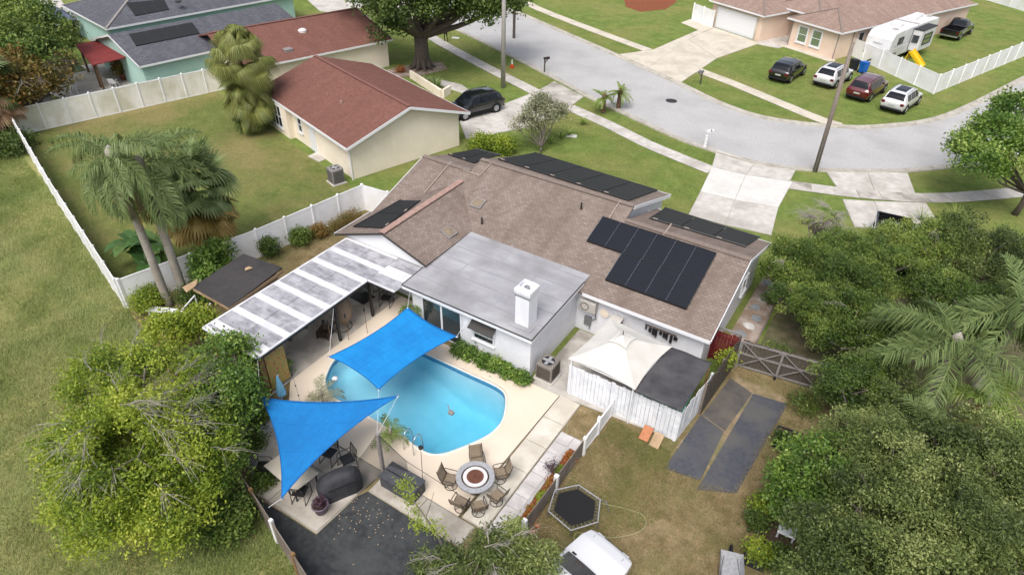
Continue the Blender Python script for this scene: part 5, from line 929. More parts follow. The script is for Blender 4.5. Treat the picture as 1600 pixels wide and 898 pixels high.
def hip(x0, x1, y0, y1, z0, rise, par, tail=True):
    w_ = (x1-x0)/2; xm = (x0+x1)/2; a, b_ = (xm, y0+w_, z0+rise*w_), (xm, y1-w_, z0+rise*w_)
    o = MB(F).roof([(x0, y0, z0), (x1, y0, z0), a], (1, 0, 0)).build('roof', 'shingle_tan', par); MB(F).roof([(x1, y0, z0), (x1, y1, z0), b_, a], (0, 1, 0)).build('roof_slope', 'shingle_tan', o); MB(F).roof([(x0, y1, z0), (x0, y0, z0), a, b_], (0, 1, 0)).build('roof_slope', 'shingle_tan', o); MB(F).roof([(x1, y1, z0), (x0, y1, z0), b_], (1, 0, 0)).build('roof_slope', 'shingle_tan', o)
    for p, q in (((x0, y0), (x1, y0)), ((x1, y0), (x1, y1)), ((x0, y0), (x0, y1))): MB(F).bar((*p, z0-.07), (*q, z0-.07), .06, .15).build('gutter', 'white_trim', par)
    for p in ((x0, y0), (x1, y0)): MB(F).bar((*p, z0+.03), (a[0], a[1], a[2]+.03), .2, .05).build('hip_cap', 'ridge_cap', o)
hip(-1.1, 6.9, -.45, 26.4, 2.8, .38, ph); hip(8.4, 15.05, 1.4, 26.4, 2.8, .38, ph); hip(4.4, 10.9, 3.6, 26.3, 3.05, .4, ph)
# ---------------------------------------------------------------- vehicles
SUV = dict(L=4.95, W=.99, st=[(0, .62, .93, .93, .95), (.03, .40, 1.0, 1.03, .97), (.07, .34, 1.02, 1.42, .99), (.13, .32, 1.02, 1.62, 1.), (.3, .32, 1.0, 1.7, 1.), (.5, .32, .99, 1.7, 1.), (.6, .32, .98, 1.63, 1.), (.76, .32, .98, 1.01, .99), (.88, .33, .93, .96, .97), (.96, .36, .83, .86, .9), (1, .5, .66, .68, .8)], roofw=.74,
  side=[(.15, .295), (.315, .475), (.495, .655)], wind=(.605, .745), rear=(.045, .125), roof=(.14, .58), wheels=(.185, .8), R=.39)
TRK = dict(L=5.6, W=.98, st=[(.40, .45, 1.15, 1.16, 1.), (.41, .45, 1.15, 1.2, 1.), (.44, .45, 1.15, 1.82, 1.), (.53, .45, 1.14, 1.86, 1.), (.58, .45, 1.13, 1.82, 1.), (.75, .45, 1.12, 1.15, 1.), (.9, .45, 1.08, 1.12, .98), (.965, .5, 1.0, 1.02, .9), (.985, .52, .93, .95, .8), (1, .6, .78, .8, .62)], roofw=.76,
  side=[(.455, .525), (.54, .65)], wind=(.588, .74), rear=(.412, .436), roof=(.45, .57), wheels=(.19, .84), R=.4)
def vehicle(name, label, cat, loc, heading, sp, paint, tail='light_red', cladding='rubber', rails=True, sunroof=False, group=None, bed=False, wmat='car_glass'):
    r = T(name, label, cat, loc, group, heading-math.pi/2); ORG[r.name] = (0, 0, 0); L, W = sp['L'], sp['W']; st = sp['st']; rw = sp['roofw']; fr_ = [s[0] for s in st]
    def sec(f):
        v = [np.interp(f, fr_, [s[i] for s in st]) for i in range(1, 5)]; zb0, zb, zt, ws = v; g = max(0, min(1, (zt-zb)/.55)); w = W*ws
        return [(w*.9, zb0), (w, zb0+.28), (w*.985, zb), (w*(.93*(1-g)+rw*g), zt), (w*(.5), zt+.035), (0, zt+.045)]
    fs_ = sorted(set(fr_+list(np.linspace(fr_[0], 1, 26)))); m = MB(); N = 11
    for f in fs_: s_ = sec(f); y = (f-.5)*L; m.v += [(x, y, z) for x, z in s_]+[(-x, y, z) for x, z in s_[-2::-1]]
    n = len(fs_); m.f = [(i*N+k, i*N+k+1, (i+1)*N+k+1, (i+1)*N+k) for i in range(n-1) for k in range(N-1)]+[tuple(range(N))[::-1], tuple((n-1)*N+k for k in range(N))]+[((i+1)*N, i*N, i*N+N-1, (i+1)*N+N-1)[::-1] for i in range(n-1)]
    body = m.build('body', paint, r, True); e_ = body.modifiers.new('es', 'EDGE_SPLIT'); e_.split_angle = R_(38)
    for a, b_ in sp['side']:
        for s_ in (-1, 1):
            def fw(u, v):
                f = a+(b_-a)*u; q = sec(f); t = .1+.78*v; x = q[2][0]*(1-t)+q[3][0]*t; z = q[2][1]*(1-t)+q[3][1]*t; return (s_*(x+.012), (f-.5)*L, z+.004)
            MB().grid(fw, 6, 3).build('side_window', wmat, r)
    for nme, (a, b_) in (('windshield', sp['wind']), ('rear_window', sp['rear'])):
        def fw(u, v):
            f = a+(b_-a)*v; q = sec(f); s_ = (u-.5)*2*.88; x = abs(s_); t = x*q[3][0]; z = np.interp(t, [0, q[4][0], q[3][0]], [q[5][1], q[4][1], q[3][1]]); return (s_*q[3][0], (f-.5)*L+(.01 if nme == 'windshield' else -.012), z+.014)
        MB().grid(fw, 8, 8).build(nme, wmat, r)
    if sunroof:
        def fw(u, v): f = sp['roof'][0]+.08+(sp['roof'][1]-sp['roof'][0]-.12)*v; q = sec(f); return ((u-.5)*2*.62*q[3][0], (f-.5)*L, np.interp(abs(u-.5)*1.24*q[3][0], [0, q[4][0], q[3][0]], [q[5][1], q[4][1], q[3][1]])+.012)
        MB().grid(fw, 6, 6).build('sunroof', wmat, r)
    if rails:
        for s_ in (-1, 1):
            pt = [];
            for f in np.linspace(*sp['roof'], 8): q = sec(f); pt.append((s_*(q[3][0]-.04), (f-.5)*L, q[3][1]+.06))
            MB().tube(pt, .02, 5).build('roof_rail', 'black_metal' if not rails == 'chrome' else 'chrome', r)
    for f in sp['wheels']:
        for s_ in (-1, 1):
            y = (f-.5)*L; R1 = sp['R']; x0_ = W-.2; ww = MB(); nn = 20
            MB().tube([(s_*(W*.62), y, R1+.02), (s_*(W+.004), y, R1+.02)], R1+.06, 18).build('wheel_arch', 'rubber', r)
            tyre = MB().tube([(s_*x0_, y, R1), (s_*(W-.015), y, R1), (s_*(W+.025), y, R1)], [R1, R1, R1*.9], nn).build('wheel', 'rubber', r)
            MB().tube([(s_*(W+.02), y, R1), (s_*(W+.032), y, R1)], [R1*.66, R1*.6], 14).build('rim', 'alloy', tyre)
            for k in range(5): a = k*1.2566; MB().bar((s_*(W+.035), y, R1), (s_*(W+.035), y+R1*.58*math.cos(a), R1+R1*.58*math.sin(a)), .06, .02, (1, 0, 0)).build('spoke', 'chrome', tyre)
    y0, y1 = -L/2, L/2
    if not bed:
        for s_ in (-1, 1):
            MB().box(min(s_*.62, s_*.93)*W, max(s_*.62, s_*.93)*W, y0-.005, y0+.16, .8, 1.02).build('taillight', tail, r, False, .02)
            MB().box(s_*W*1.0-.07, s_*W*1.0+.07, .13*L, .13*L+.12, 1.02, 1.14).build('mirror', paint, r, False, .02)
        MB().box(-.26, .26, y0-.03, y0+.04, .72, .84).build('license_plate', 'plate', r); MB().box(-W*.86, W*.86, y0-.05, y0+.25, .36, .5).build('rear_bumper', cladding, r, False, .03)
    for s_ in (-1, 1):
        q = sec(.975); MB().box(min(s_*.5, s_*.88)*q[0][0], max(s_*.5, s_*.88)*q[0][0], y1-.16, y1-.02, q[2][1]-.16, q[2][1]-.03).build('headlight', 'light_clear', r, False, .02)
        MB().box(s_*W*.99-.015, s_*W*.99+.015, (sp['wheels'][0]-.5)*L+.4, (sp['wheels'][1]-.5)*L-.4, .3, .42).build('sill', cladding, r)
    MB().box(-W*.5, W*.5, y1-.06, y1+.01, .52, .68).build('grille', 'black_metal', r)
    if bed:
        ye = (sp['st'][0][0]-.5)*L
        for s_ in (-1, 1): MB().box(min(s_*W, s_*(W-.12)), max(s_*W, s_*(W-.12)), y0+.05, ye, .5, 1.15).build('bed_side', paint, r, False, .03); MB().box(min(s_*.75, s_*.92)*W, max(s_*.75, s_*.92)*W, y0+.02, y0+.05, .8, 1.05).build('taillight', tail, r)
        MB().box(-W+.12, W-.12, y0+.12, ye, .5, .66).build('bed_floor', 'rubber', r); MB().box(-W*.98, W*.98, y0+.03, y0+.1, .6, 1.14).build('tailgate', paint, r, False, .02); MB().box(-W*.95, W*.95, y0-.12, y0+.05, .42, .58).build('rear_bumper', 'chrome', r, False, .03)
    return r
def hd(a, b_): return math.atan2(b_[1]-a[1], b_[0]-a[0])
def car_at(name, label, cat, rear, h, sp, paint, **k):
    L = sp['L']; c = (rear[0]+math.cos(h)*L/2, rear[1]+math.sin(h)*L/2, .006); return vehicle(name, label, cat, c, h, sp, paint, **k)
G4 = 'vehicles parked on the corner lawn'
car_at('parked_car', 'black crossover parked on the lawn, first from the driveway', 'car', (-11.95, 65.0), hd((-11.07, 64.91), (-10.21, 70.23)), SUV, 'car_black', group=G4, rails=False)
car_at('parked_car', 'white estate car with dark roof glass between the black and red cars', 'car', (-8.15, 66.0), hd((-7.13, 65.28), (-6.04, 70.23)), SUV, 'car_white', sunroof=True, group=G4)
VAN = dict(SUV); VAN['L'] = 5.3; VAN['st'] = [(0, .6, .93, .93, .95), (.02, .40, 1.0, 1.03, .97), (.05, .34, 1.02, 1.45, .99), (.09, .32, 1.02, 1.68, 1.), (.3, .32, 1.0, 1.74, 1.), (.55, .32, .99, 1.73, 1.), (.64, .32, .98, 1.66, 1.), (.82, .32, .96, .99, .99), (.92, .33, .88, .9, .95), (.97, .36, .8, .82, .9), (1, .5, .64, .66, .8)]; VAN['side'] = [(.11, .29), (.31, .5), (.52, .69)]; VAN['wind'] = (.645, .805); VAN['rear'] = (.03, .085); VAN['roof'] = (.1, .62)
car_at('parked_car', 'dark red minivan parked on the lawn behind the wooden pole', 'car', (-4.95, 64.2), hd((-4.03, 64.06), (-2.95, 69.07)), VAN, 'car_red', group=G4)
car_at('parked_car', 'white sport utility car parked last at the corner of the lawn', 'car', (-1.95, 62.95), hd((-1.02, 62.98), (-.01, 67.51)), SUV, 'car_white', sunroof=True, rails='chrome', group=G4)
hb = hd((-29.38, 43.63), (-30.38, 40.94)); vehicle('parked_car', 'black sport utility car parked in the driveway of the red roofed house', 'car', (-30.65, 42.75, .056), hb, SUV, 'car_black', rails=True)
pk = car_at('pickup_truck', 'black pickup truck parked on the grass behind the camper trailer', 'pickup truck', (.15, 90.6), R_(76), TRK, 'car_black', bed=True, rails=False)
for k in range(3): MB().box(.985, .992, -1.6+k*.5, -1.3+k*.5, .65+.1*k, .95+.06*k).build('side_graphic', 'plate', pk)
WT = dict(TRK); WT['L'] = 5.6
hw = R_(77); c = (-3.72-math.cos(hw)*2.8, 12.85-math.sin(hw)*2.8, .006); wtk = vehicle('pickup_truck', 'white truck with its hood at the bottom edge of the dry lawn', 'truck', c, hw, WT, 'car_white', bed=True, rails=False)
MB().box(-.7, .7, 1.4, 1.48, 1.15, 1.18).build('wiper_cowl', 'black_metal', wtk)
for s_ in (-1, 1): MB().bar((s_*.55, 1.55, 1.165), (s_*.6, 2.5, 1.09), .04, .015).build('hood_crease', 'plate', wtk); MB().box(min(s_*1.0, s_*1.28), max(s_*1.0, s_*1.28), .55, .72, 1.15, 1.4).build('mirror', 'car_white', wtk, False, .03)
tk = car_at('pickup_truck', 'dark pickup truck bed showing above the trees at the lower driveway', 'pickup truck', P(1388, 360), R_(-84), TRK, 'car_black', bed=True, rails=False)
# camper trailer
rv = T('camper_trailer', 'long white camper trailer with a slide-out room behind the white fence', 'camper trailer', (-4.3, 76.3, 0)); ang = math.atan2(10.54, 3.16); F = Fr((-4.3, 76.3, 0), ang)
pr = [(0.35, .6), (.05, 1.0), (0, 1.6), (.12, 2.5), (.5, 3.0), (1.2, 3.12), (5.6, 3.15), (5.7, 3.15), (10.6, 3.1), (10.75, 2.9), (10.75, .6)]; m_ = MB(F); n_ = len(pr)
m_.add([(a, .0, z) for a, z in pr]+[(a, 2.5, z) for a, z in pr], [tuple(range(n_)), tuple(range(n_, 2*n_))[::-1]]+[(i, (i+1) % n_, n_+(i+1) % n_, n_+i)[::-1] for i in range(n_)]); m_.build('body', 'rv_white', rv, False, .05)
sl_ = MB(F).box(4.6, 7.9, -.95, 0.02, .85, 2.85).build('slide_out', 'rv_white', rv, False, .03); window(sl_, F((4.6, -.2, 1.7)), ang-math.pi/2, .5, .6, 1, 1, 'window_glass', 'black_metal', .05, sill=False); window(sl_, F((5.3, -.95, 1.45)), ang, 1.8, .95, 1, 2, 'window_green', 'black_metal', .07, sill=False); MB(F).bar((4.57, -.0, .85), (4.57, -.0, 2.95), .05, .08).build('trim', 'black_metal', sl_); MB(F).box(4.55, 8.0, -1.0, .02, 2.87, 2.93).build('awning_bar', 'dark_metal', sl_)
window(rv, F((1.6, 0, 1.9)), ang, 1.0, .55, 2, 1, 'window_glass', 'black_metal', .05, sill=False)
for z, h in ((1.35, .05), (1.15, .03), (1.75, .03)): MB(F).box(.9, 4.4, -.012, 0, z, z+h).build('stripe', 'rv_stripe', rv)
MB(F).box(1.0, 2.0, -.02, 0, .75, 1.1).build('hatch', 'rail_grey', rv)
for x, y, w_, d_, h, mt in ((3.0, .8, .8, .9, .3, 'rv_white'), (6.6, .9, 1.1, .9, .32, 'rv_white'), (1.6, .5, .45, .45, .12, 'rv_stripe'), (4.6, 1.7, .4, .4, .15, 'white_trim'), (8.5, 1.2, .9, .8, .3, 'rv_white'), (9.7, .6, .4, .4, .14, 'rv_stripe')): MB(F).box(x, x+w_, y, y+d_, 3.1, 3.14+h).build('roof_unit', mt, rv, False, .05)
MB(F).box(5.55, 5.75, .05, 2.45, 3.14, 3.24).build('roof_bar', 'rv_stripe', rv)
mk = MB(F).tube(crv([(-.02+.0, 1.75, 2.05), (-.02, 1.6, 2.12), (-.02, 1.45, 2.02), (-.02, 1.25, 2.08), (-.02, 1.0, 2.04), (-.02, .8, 2.08)], 3), .025, 4).build('script_mark', 'letter_grey', rv)
for x in (5.6, 6.5):
    for y in (.12, 2.38): MB(F).tube([(x, y-.1, .36), (x, y+.1, .36)], .36, 16).build('wheel', 'rubber', rv)
MB(F).bar((.5, 1.25, .55), (-1.2, 1.25, .5), .1, .12).build('tow_bar', 'dark_metal', rv)
# bins and yellow playhouse slide
def bin_(label, p, mat, rz):
    r = T('wheelie_bin', label, 'bin', p, 'bins by the fence', rz); ORG[r.name] = (0, 0, 0); m_ = MB(); m_.add([(-.24, -.28, .06), (.24, -.28, .06), (.24, .28, .06), (-.24, .28, .06), (-.3, -.35, 1.0), (.3, -.35, 1.0), (.3, .38, 1.0), (-.3, .38, 1.0)], [(3, 2, 1, 0), (0, 1, 5, 4), (1, 2, 6, 5), (2, 3, 7, 6), (3, 0, 4, 7), (4, 5, 6, 7)]); m_.build('body', mat, r)
    MB().slab([(-.32, -.4, 1.03), (.32, -.4, 1.03), (.32, .42, 1.12), (-.32, .42, 1.12)], .06).build('lid', mat, r, False, .02); MB().tube([(-.3, .46, .98), (.3, .46, .98)], .02, 5).build('handle', mat, r)
    for s_ in (-.26, .26): MB().tube([(s_-.03, .32, .12), (s_+.03, .32, .12)], .12, 10).build('wheel', 'rubber', r)
bin_('black wheeled bin beside the white fence across the road', P(1332, 110), 'plastic_black', 2.4); bin_('blue wheeled bin beside the white fence across the road', P(1347, 114), 'plastic_blue', 2.6)
ye = T('toy_slide', 'yellow plastic playground slide on the grass beside the camper trailer', 'slide', P(1440, 104)); F = Fr(P(1440, 108), R_(75)); 
def fs2(u, v): y = v*1.5; return ((u-.5)*1.1, y, .15+1.25*(v**1.3)+(.16 if u in (0, 1) else 0))
MB(F).grid(fs2, 6, 10).build('chute', 'plastic_yellow', ye)
for s_ in (-1, 1): MB(F).bar((s_*.58, 0, .25), (s_*.58, 1.5, 1.5), .06, .22).build('side_rail', 'plastic_yellow', ye); MB(F).bar((s_*.5, 1.5, 1.4), (s_*.55, 1.8, 0), .08).build('leg', 'plastic_yellow', ye)
for k in range(4): MB(F).bar((-.45, 1.58+k*.05, 1.15-k*.3), (.45, 1.58+k*.05, 1.15-k*.3), .05).build('rung', 'plastic_yellow', ye)
# ---------------------------------------------------------------- street furniture
def mailbox(label, p, rz, post, box_, h=1.05, style=0):
    r = T('mailbox', label, 'mailbox', p, 'roadside mailboxes', rz); ORG[r.name] = (0, 0, 0)
    if style == 1: MB().lathe((0, 0, 0), [(.14, 0), (.12, .1), (.1, .85), (.12, .95)], 10).build('post', post, r)
    else: MB().box(-.05, .05, -.05, .05, 0, h+.02).build('post', post, r); MB().bar((0, .05, h-.3), (0, .35, h-.02), .06).build('brace', post, r)
    m_ = MB(); pf_ = [(-.09, 0), (.09, 0), (.1, .12)]+[(.1*math.cos(a), .12+.1*math.sin(a)) for a in (.8, 1.57, 2.35)]+[(-.1, .12)]; n_ = len(pf_)
    m_.add([(x, -.1, h+z) for x, z in pf_]+[(x, .48, h+z) for x, z in pf_], [tuple(range(n_)), tuple(range(n_, 2*n_))[::-1]]+[(i, (i+1) % n_, n_+(i+1) % n_, n_+i)[::-1] for i in range(n_)]); m_.build('box', box_, r); MB().box(.1, .115, .2, .3, h+.12, h+.26).build('flag', 'light_red', r)
mailbox('dark mailbox on a timber post on the verge near the traffic cone', P(850.5, 113), -.5, 'timber_dark', 'dark_metal', 1.2); mailbox('grey mailbox beside the cream driveway across the road', P(1094, 132), 2.6, 'timber_dark', 'grey_metal', 1.1); mailbox('white mailbox on a white post beside the front driveway', P(1101, 230), -.6, 'white_trim', 'white_trim', 1.15, 1)
up = T('utility_pole', 'leaning wooden utility pole in front of the parked red car', 'utility pole', P(1273, 268)); b0 = P(1273, 268); tp_ = PX(1321, 75, b0.x+.05)
MB().tube([b0, Vector((b0.x-.15, b0.y+.1, 8.9))], [.17, .12], 12).build('pole', 'pole_wood', up, True); MB().box(b0.x-.02, b0.x+.02, b0.y-.2, b0.y-.15, 0, 2.5).build('conduit', 'grey_metal', up)
lp = T('utility_pole', 'tall grey concrete pole beside the sidewalk near the oak', 'utility pole', P(786, 137)); b0 = P(786, 137); MB().tube([b0, b0+Vector((0, 0, 12))], [.22, .15], 12).build('pole', 'concrete_pole', lp, True)
lp = T('utility_pole', 'slim brown pole just behind the concrete pole at the top', 'utility pole', P(803, 60)); b0 = P(803, 60); MB().tube([b0, b0+Vector((0, 0, 10))], [.16, .12], 10).build('pole', 'pole_wood', lp, True)
cn_ = T('traffic_cone', 'orange and white traffic cone on the grass verge', 'traffic cone', P(800, 106)); c = P(800, 106); MB().box(c.x-.2, c.x+.2, c.y-.2, c.y+.2, .01, .05).build('base', 'cone_orange', cn_); MB().lathe((c.x, c.y, .05), [(.16, 0), (.11, .3)], 14).build('lower_cone', 'cone_orange', cn_, True); MB().lathe((c.x, c.y, .35), [(.11, 0), (.07, .22)], 14).build('band', 'white_trim', cn_, True); MB().lathe((c.x, c.y, .57), [(.07, 0), (.04, .18)], 12).build('tip', 'white_trim', cn_, True)
mh = P(1049, 158); tag(MB().lathe((mh.x, mh.y, .015), [(.5, 0), (.5, .008), (.44, .012), (.05, .014)], 20).build('manhole_cover', 'dark_metal'), 'round dark manhole cover in the road', 'manhole cover')
for k, (x, y, lb) in enumerate(((712, 60, 'pale utility box lid in the grass verge near the person'), (893, 213, 'small square utility cover in the front lawn by the cycads'))): p = P(x, y); tag(MB(Fr((p.x, p.y, 0), .4)).prism([(-.4, -.25), (.4, -.25), (.4, .25), (-.4, .25)], .0, .05).build('ground_hatch', 'concrete_white'), lb, 'hatch')
# ---------------------------------------------------------------- person on the sidewalk
pp = P(697, 66); pr_ = T('person', 'person in dark clothes walking along the sidewalk by the oak', 'person', (pp.x, pp.y, .05))
J = dict(pel=(0, 0, .95), che=(0, .02, 1.3), nec=(0, .02, 1.47), hed=(0, .04, 1.6), top=(0, .03, 1.72), shl=(-.19, .02, 1.4), shr=(.19, .02, 1.4), ell=(-.25, -.03, 1.13), elr=(.25, .0, 1.13), hal=(-.24, .12, .92), har=(.25, .14, .93), hil=(-.1, 0, .9), hir=(.1, 0, .9), knl=(-.11, .14, .5), knr=(.11, -.02, .5), anl=(-.11, .12, .09), anr=(.11, -.25, .13), tol=(-.12, .28, .04), tor=(.12, -.1, .05))
ED = [('pel', 'che'), ('che', 'nec'), ('nec', 'hed'), ('hed', 'top'), ('che', 'shl'), ('che', 'shr'), ('shl', 'ell'), ('ell', 'hal'), ('shr', 'elr'), ('elr', 'har'), ('pel', 'hil'), ('pel', 'hir'), ('hil', 'knl'), ('knl', 'anl'), ('anl', 'tol'), ('hir', 'knr'), ('knr', 'anr'), ('anr', 'tor')]
RD_ = dict(pel=.15, che=.16, nec=.06, hed=.1, top=.08, shl=.075, shr=.075, ell=.05, elr=.05, hal=.035, har=.035, hil=.1, hir=.1, knl=.065, knr=.065, anl=.045, anr=.045, tol=.04, tor=.04)
ks = list(J); me = bpy.data.meshes.new('body'); me.from_pydata([J[k] for k in ks], [(ks.index(a), ks.index(b_)) for a, b_ in ED], []); o = bpy.data.objects.new('body', me); COL.objects.link(o); o.parent = pr_; me.materials.append(MATS['cloth_dark'])
sm = o.modifiers.new('skin', 'SKIN'); me.skin_vertices or None
if not me.skin_vertices: 
    bm = bmesh.new(); bm.from_mesh(me); bm.verts.layers.skin.verify(); bm.to_mesh(me); bm.free()
for i, k in enumerate(ks): me.skin_vertices[0].data[i].radius = (RD_[k], RD_[k]*.85); me.skin_vertices[0].data[i].use_root = (k == 'pel')
o.modifiers.new('sub', 'SUBSURF').levels = 2; o.modifiers['sub'].render_levels = 2
m_ = MB(); m_.lathe((0, .055, 1.53), [(.03, 0), (.07, .04), (.085, .11), (.06, .17)], 12); m_.build('face', 'skin', None).parent = pr_; m_ = MB(); m_.lathe((0, .025, 1.6), [(.105, 0), (.11, .07), (.08, .14), (.02, .17)], 12); m_.build('hair', 'hair', None, True).parent = pr_
for s_ in (-.24, .25): m_ = MB(); m_.lathe((s_, .14, .86), [(.01, 0), (.035, .03), (.035, .09), (.02, .11)], 8); m_.build('hand', 'skin', None, True).parent = pr_
pr_.rotation_euler = (0, 0, R_(60))
# ---------------------------------------------------------------- vegetation
def unit(n): v = rng.normal(size=(n, 3)); return v/np.linalg.norm(v, axis=1, keepdims=True)
def leaves(C, per, spread, ln, wd, tint, flat=.45, jit=.12):
    n = len(C)*per; c = np.repeat(C, per, 0)+rng.normal(size=(n, 3))*spread*np.array([1, 1, .75]); nn = unit(n)+np.array([0, 0, flat*2]); nn /= np.linalg.norm(nn, axis=1, keepdims=True)
    a = np.cross(nn, unit(n)); a /= np.linalg.norm(a, axis=1, keepdims=True)+1e-9; b_ = np.cross(nn, a); s = rng.uniform(.7, 1.3, (n, 1)); a = a*ln*s*.5; b_ = b_*wd*s*.5
    return np.stack([c-a, c+b_*1.0+a*.1-nn*ln*.06, c+a-nn*ln*.1, c-b_+a*.1-nn*ln*.06], 1), np.clip(np.repeat(tint, per)+rng.normal(size=n)*jit, 0, 1)
def wav(p, k, ph): return (np.sin(p[:, 0]*k+ph)+np.sin(p[:, 1]*k*1.3+ph*2.1)+np.sin(p[:, 2]*k*1.7+ph*.7)+np.sin((p[:, 0]+p[:, 1])*k*.6+ph*3))/4
def lobes_points(lobes, n, shell=.5, low=-.5, gap=.0):
    vol = np.array([l[3]*l[4]+l[4]*l[5]+l[3]*l[5] for l in lobes]); out = []
    for l, k in zip(lobes, (n*vol/vol.sum()).astype(int)+1):
        d = unit(int(k*2.5)); d = d[d[:, 2] > low][:k]; r = shell+(1-shell)*rng.random(len(d))**.5; out.append(np.array(l[:3])+d*r[:, None]*np.array(l[3:])*(1+.13*wav(d*3, 2., l[0])[:, None]))
    p = np.concatenate(out); ph = rng.uniform(0, 6); keep = wav(p, 2.3, ph) > -1+gap; return p[keep]
def tree(name, label, base, lobes, ncl, per, ln, wd, mat, bark='bark_grey', tr=.16, th=None, spread=.22, gap=.35, shell=.5, limbs=4, twigs=26, bare=0, barelen=1., cat='tree', group=None, tw='twig', low=-.5, trunk_pts=None, kink=.25, tb=0.):
    base = Vector((base[0], base[1], 0)); r = T(name, label, cat, base, group); B = np.array(base)
    L = [(l[0]+B[0], l[1]+B[1], l[2], *l[3:]) for l in lobes]; zc = min(l[2] for l in L); th = th or max(.5, zc*.55)
    pts = lobes_points(L, ncl, shell, low, gap); tint = .52+tb+.3*wav(pts, 1.4, rng.uniform(0, 6))+rng.normal(size=len(pts))*.16
    V, t = leaves(pts, per, spread, ln, wd, tint); npmesh('crown', V, mat, r, t)
    fork = Vector((base.x+random.uniform(-.2, .2), base.y+random.uniform(-.2, .2), th)); m = MB(); m.tube([base-Vector((0, 0, .1)), base*.5+fork*.5+Vector((random.uniform(-.1, .1), random.uniform(-.1, .1), 0)), fork], [tr*1.35, tr*1.05, tr], 10); m.build('trunk', bark, r, True)
    lm = MB(); tips = []
    for l in L:
        for k in range(limbs):
            d = unit(1)[0]; e = Vector((l[0]+d[0]*l[3]*.7, l[1]+d[1]*l[4]*.7, l[2]+abs(d[2])*l[5]*.6)); mid = fork*.5+e*.5+Vector((random.uniform(-1, 1), random.uniform(-1, 1), random.uniform(-.3, .6)))*kink*2; c = crv([fork, mid, e], 4); lm.tube(c, list(np.linspace(tr*.6, .025, len(c))), 6); tips += c[3:]
    for k in range(twigs):
        a = random.choice(tips); j = np.argsort(((pts-np.array(a))**2).sum(1))[random.randrange(min(40, len(pts)))]; b_ = Vector(pts[j]); lm.tube([a, a*.5+b_*.5+Vector((0, 0, .1)), b_], [.025, .018, .008], 4)
    lm.build('limbs', bark, r, True)
    if bare:
        bm_ = MB(); up = pts[pts[:, 2] > np.median(pts[:, 2])]
        for k in range(bare):
            a = Vector(up[random.randrange(len(up))]); ctr = Vector((np.mean([l[0] for l in L]), np.mean([l[1] for l in L]), a.z)); out = (a-ctr); out = out.normalized() if out.length > .01 else Vector((1, 0, 0)); s0 = a-out*barelen*.4+Vector((0, 0, .1)); a2 = a+out*barelen*.5+Vector((random.uniform(-.3, .3), random.uniform(-.3, .3), .15)); bm_.tube([s0, (s0+a2)/2+Vector((0, 0, .15)), a2], [.015, .011, .006], 4)
            for j in range(14): q = s0+(a2-s0)*random.uniform(.25, 1); e = q+out*barelen*random.uniform(.3, .8)+Vector((random.uniform(-.5, .5), random.uniform(-.5, .5), random.uniform(-.35, .3)))*barelen; bm_.tube([q, q*.5+e*.5+Vector((0, 0, .08)), e], [.006, .005, .003], 3)
        bm_.build('bare_branches', tw, r)['kind'] = 'stuff'
    return r
def bush(label, p, rx, h, mat, n=160, per=14, ln=.09, wd=.045, name='bush', cat='bush', group=None, ry=None, spread=.1, z0=0.):
    p = Vector((p[0], p[1], z0)); r = T(name, label, cat, p, group); ry = ry or rx
    pts = lobes_points([(p.x, p.y, z0+h*.5, rx*.9, ry*.9, h*.5), (p.x+rx*.2, p.y-ry*.2, z0+h*.55, rx*.7, ry*.7, h*.48)], n, .35, -.8, .2); tint = .5+.3*wav(pts, 4, p.x)+rng.normal(size=len(pts))*.15; V, t = leaves(pts, per, spread, ln, wd, tint); npmesh('foliage', V, mat, r, t)
    m = MB()
    for k in range(5): e = pts[random.randrange(len(pts))]; m.tube([p, Vector(e)], [.02, .008], 4)
    m.build('stem', 'bark_brown', r); return r
def q2(*a): return np.array(a)
def frond_quads(L, e0, e1, nl, ll, w=.035, hang=.5, vee=.25, rach=.03, side_j=.1):
    n = 14; ang = np.linspace(e0, e1, n); pts = np.zeros((n, 3)); 
    for i in range(1, n): pts[i] = pts[i-1]+np.array([math.cos(ang[i]), 0, math.sin(ang[i])])*L/(n-1)
    Q = []; T_ = []
    for i in range(n-1):
        wd = rach*(1-.8*i/n); a, b_ = pts[i], pts[i+1]; 
        for o in (np.array([0, 1, 0]), np.array([-math.sin(ang[i]), 0, math.cos(ang[i])])): Q.append([a-o*wd, a+o*wd, b_+o*wd*.95, b_-o*wd*.95]); T_.append(.85)
    for k in range(nl):
        t = .1+.9*(k+rng.random()*.6)/nl; x = t*(n-1); i = min(int(x), n-2); p = pts[i]+(pts[i+1]-pts[i])*(x-i); f = pts[i+1]-pts[i]; f /= np.linalg.norm(f); up = np.array([-f[2], 0, f[0]]); l = ll*(.35+.65*math.sin(math.pi*min(1, t*.85+.12)))
        for s in (-1, 1):
            d = f*(.45+.5*t)+np.array([0, s, 0])*(1-.35*t)+up*vee+rng.normal(size=3)*side_j*1.8; d /= np.linalg.norm(d); m = p+d*l*.5; g = d+np.array([0, 0, -hang*1.2]); g /= np.linalg.norm(g); e = m+g*l*.55; sd = np.cross(d, up); sd = sd/(np.linalg.norm(sd)+1e-9)*w*.5; tt = rng.uniform(.1, .75)
            Q.append([p-sd*.6, p+sd*.6, m+sd, m-sd]); T_.append(tt); Q.append([m-sd, m+sd, e+sd*.15, e-sd*.15]); T_.append(tt)
    return np.array(Q), np.array(T_)
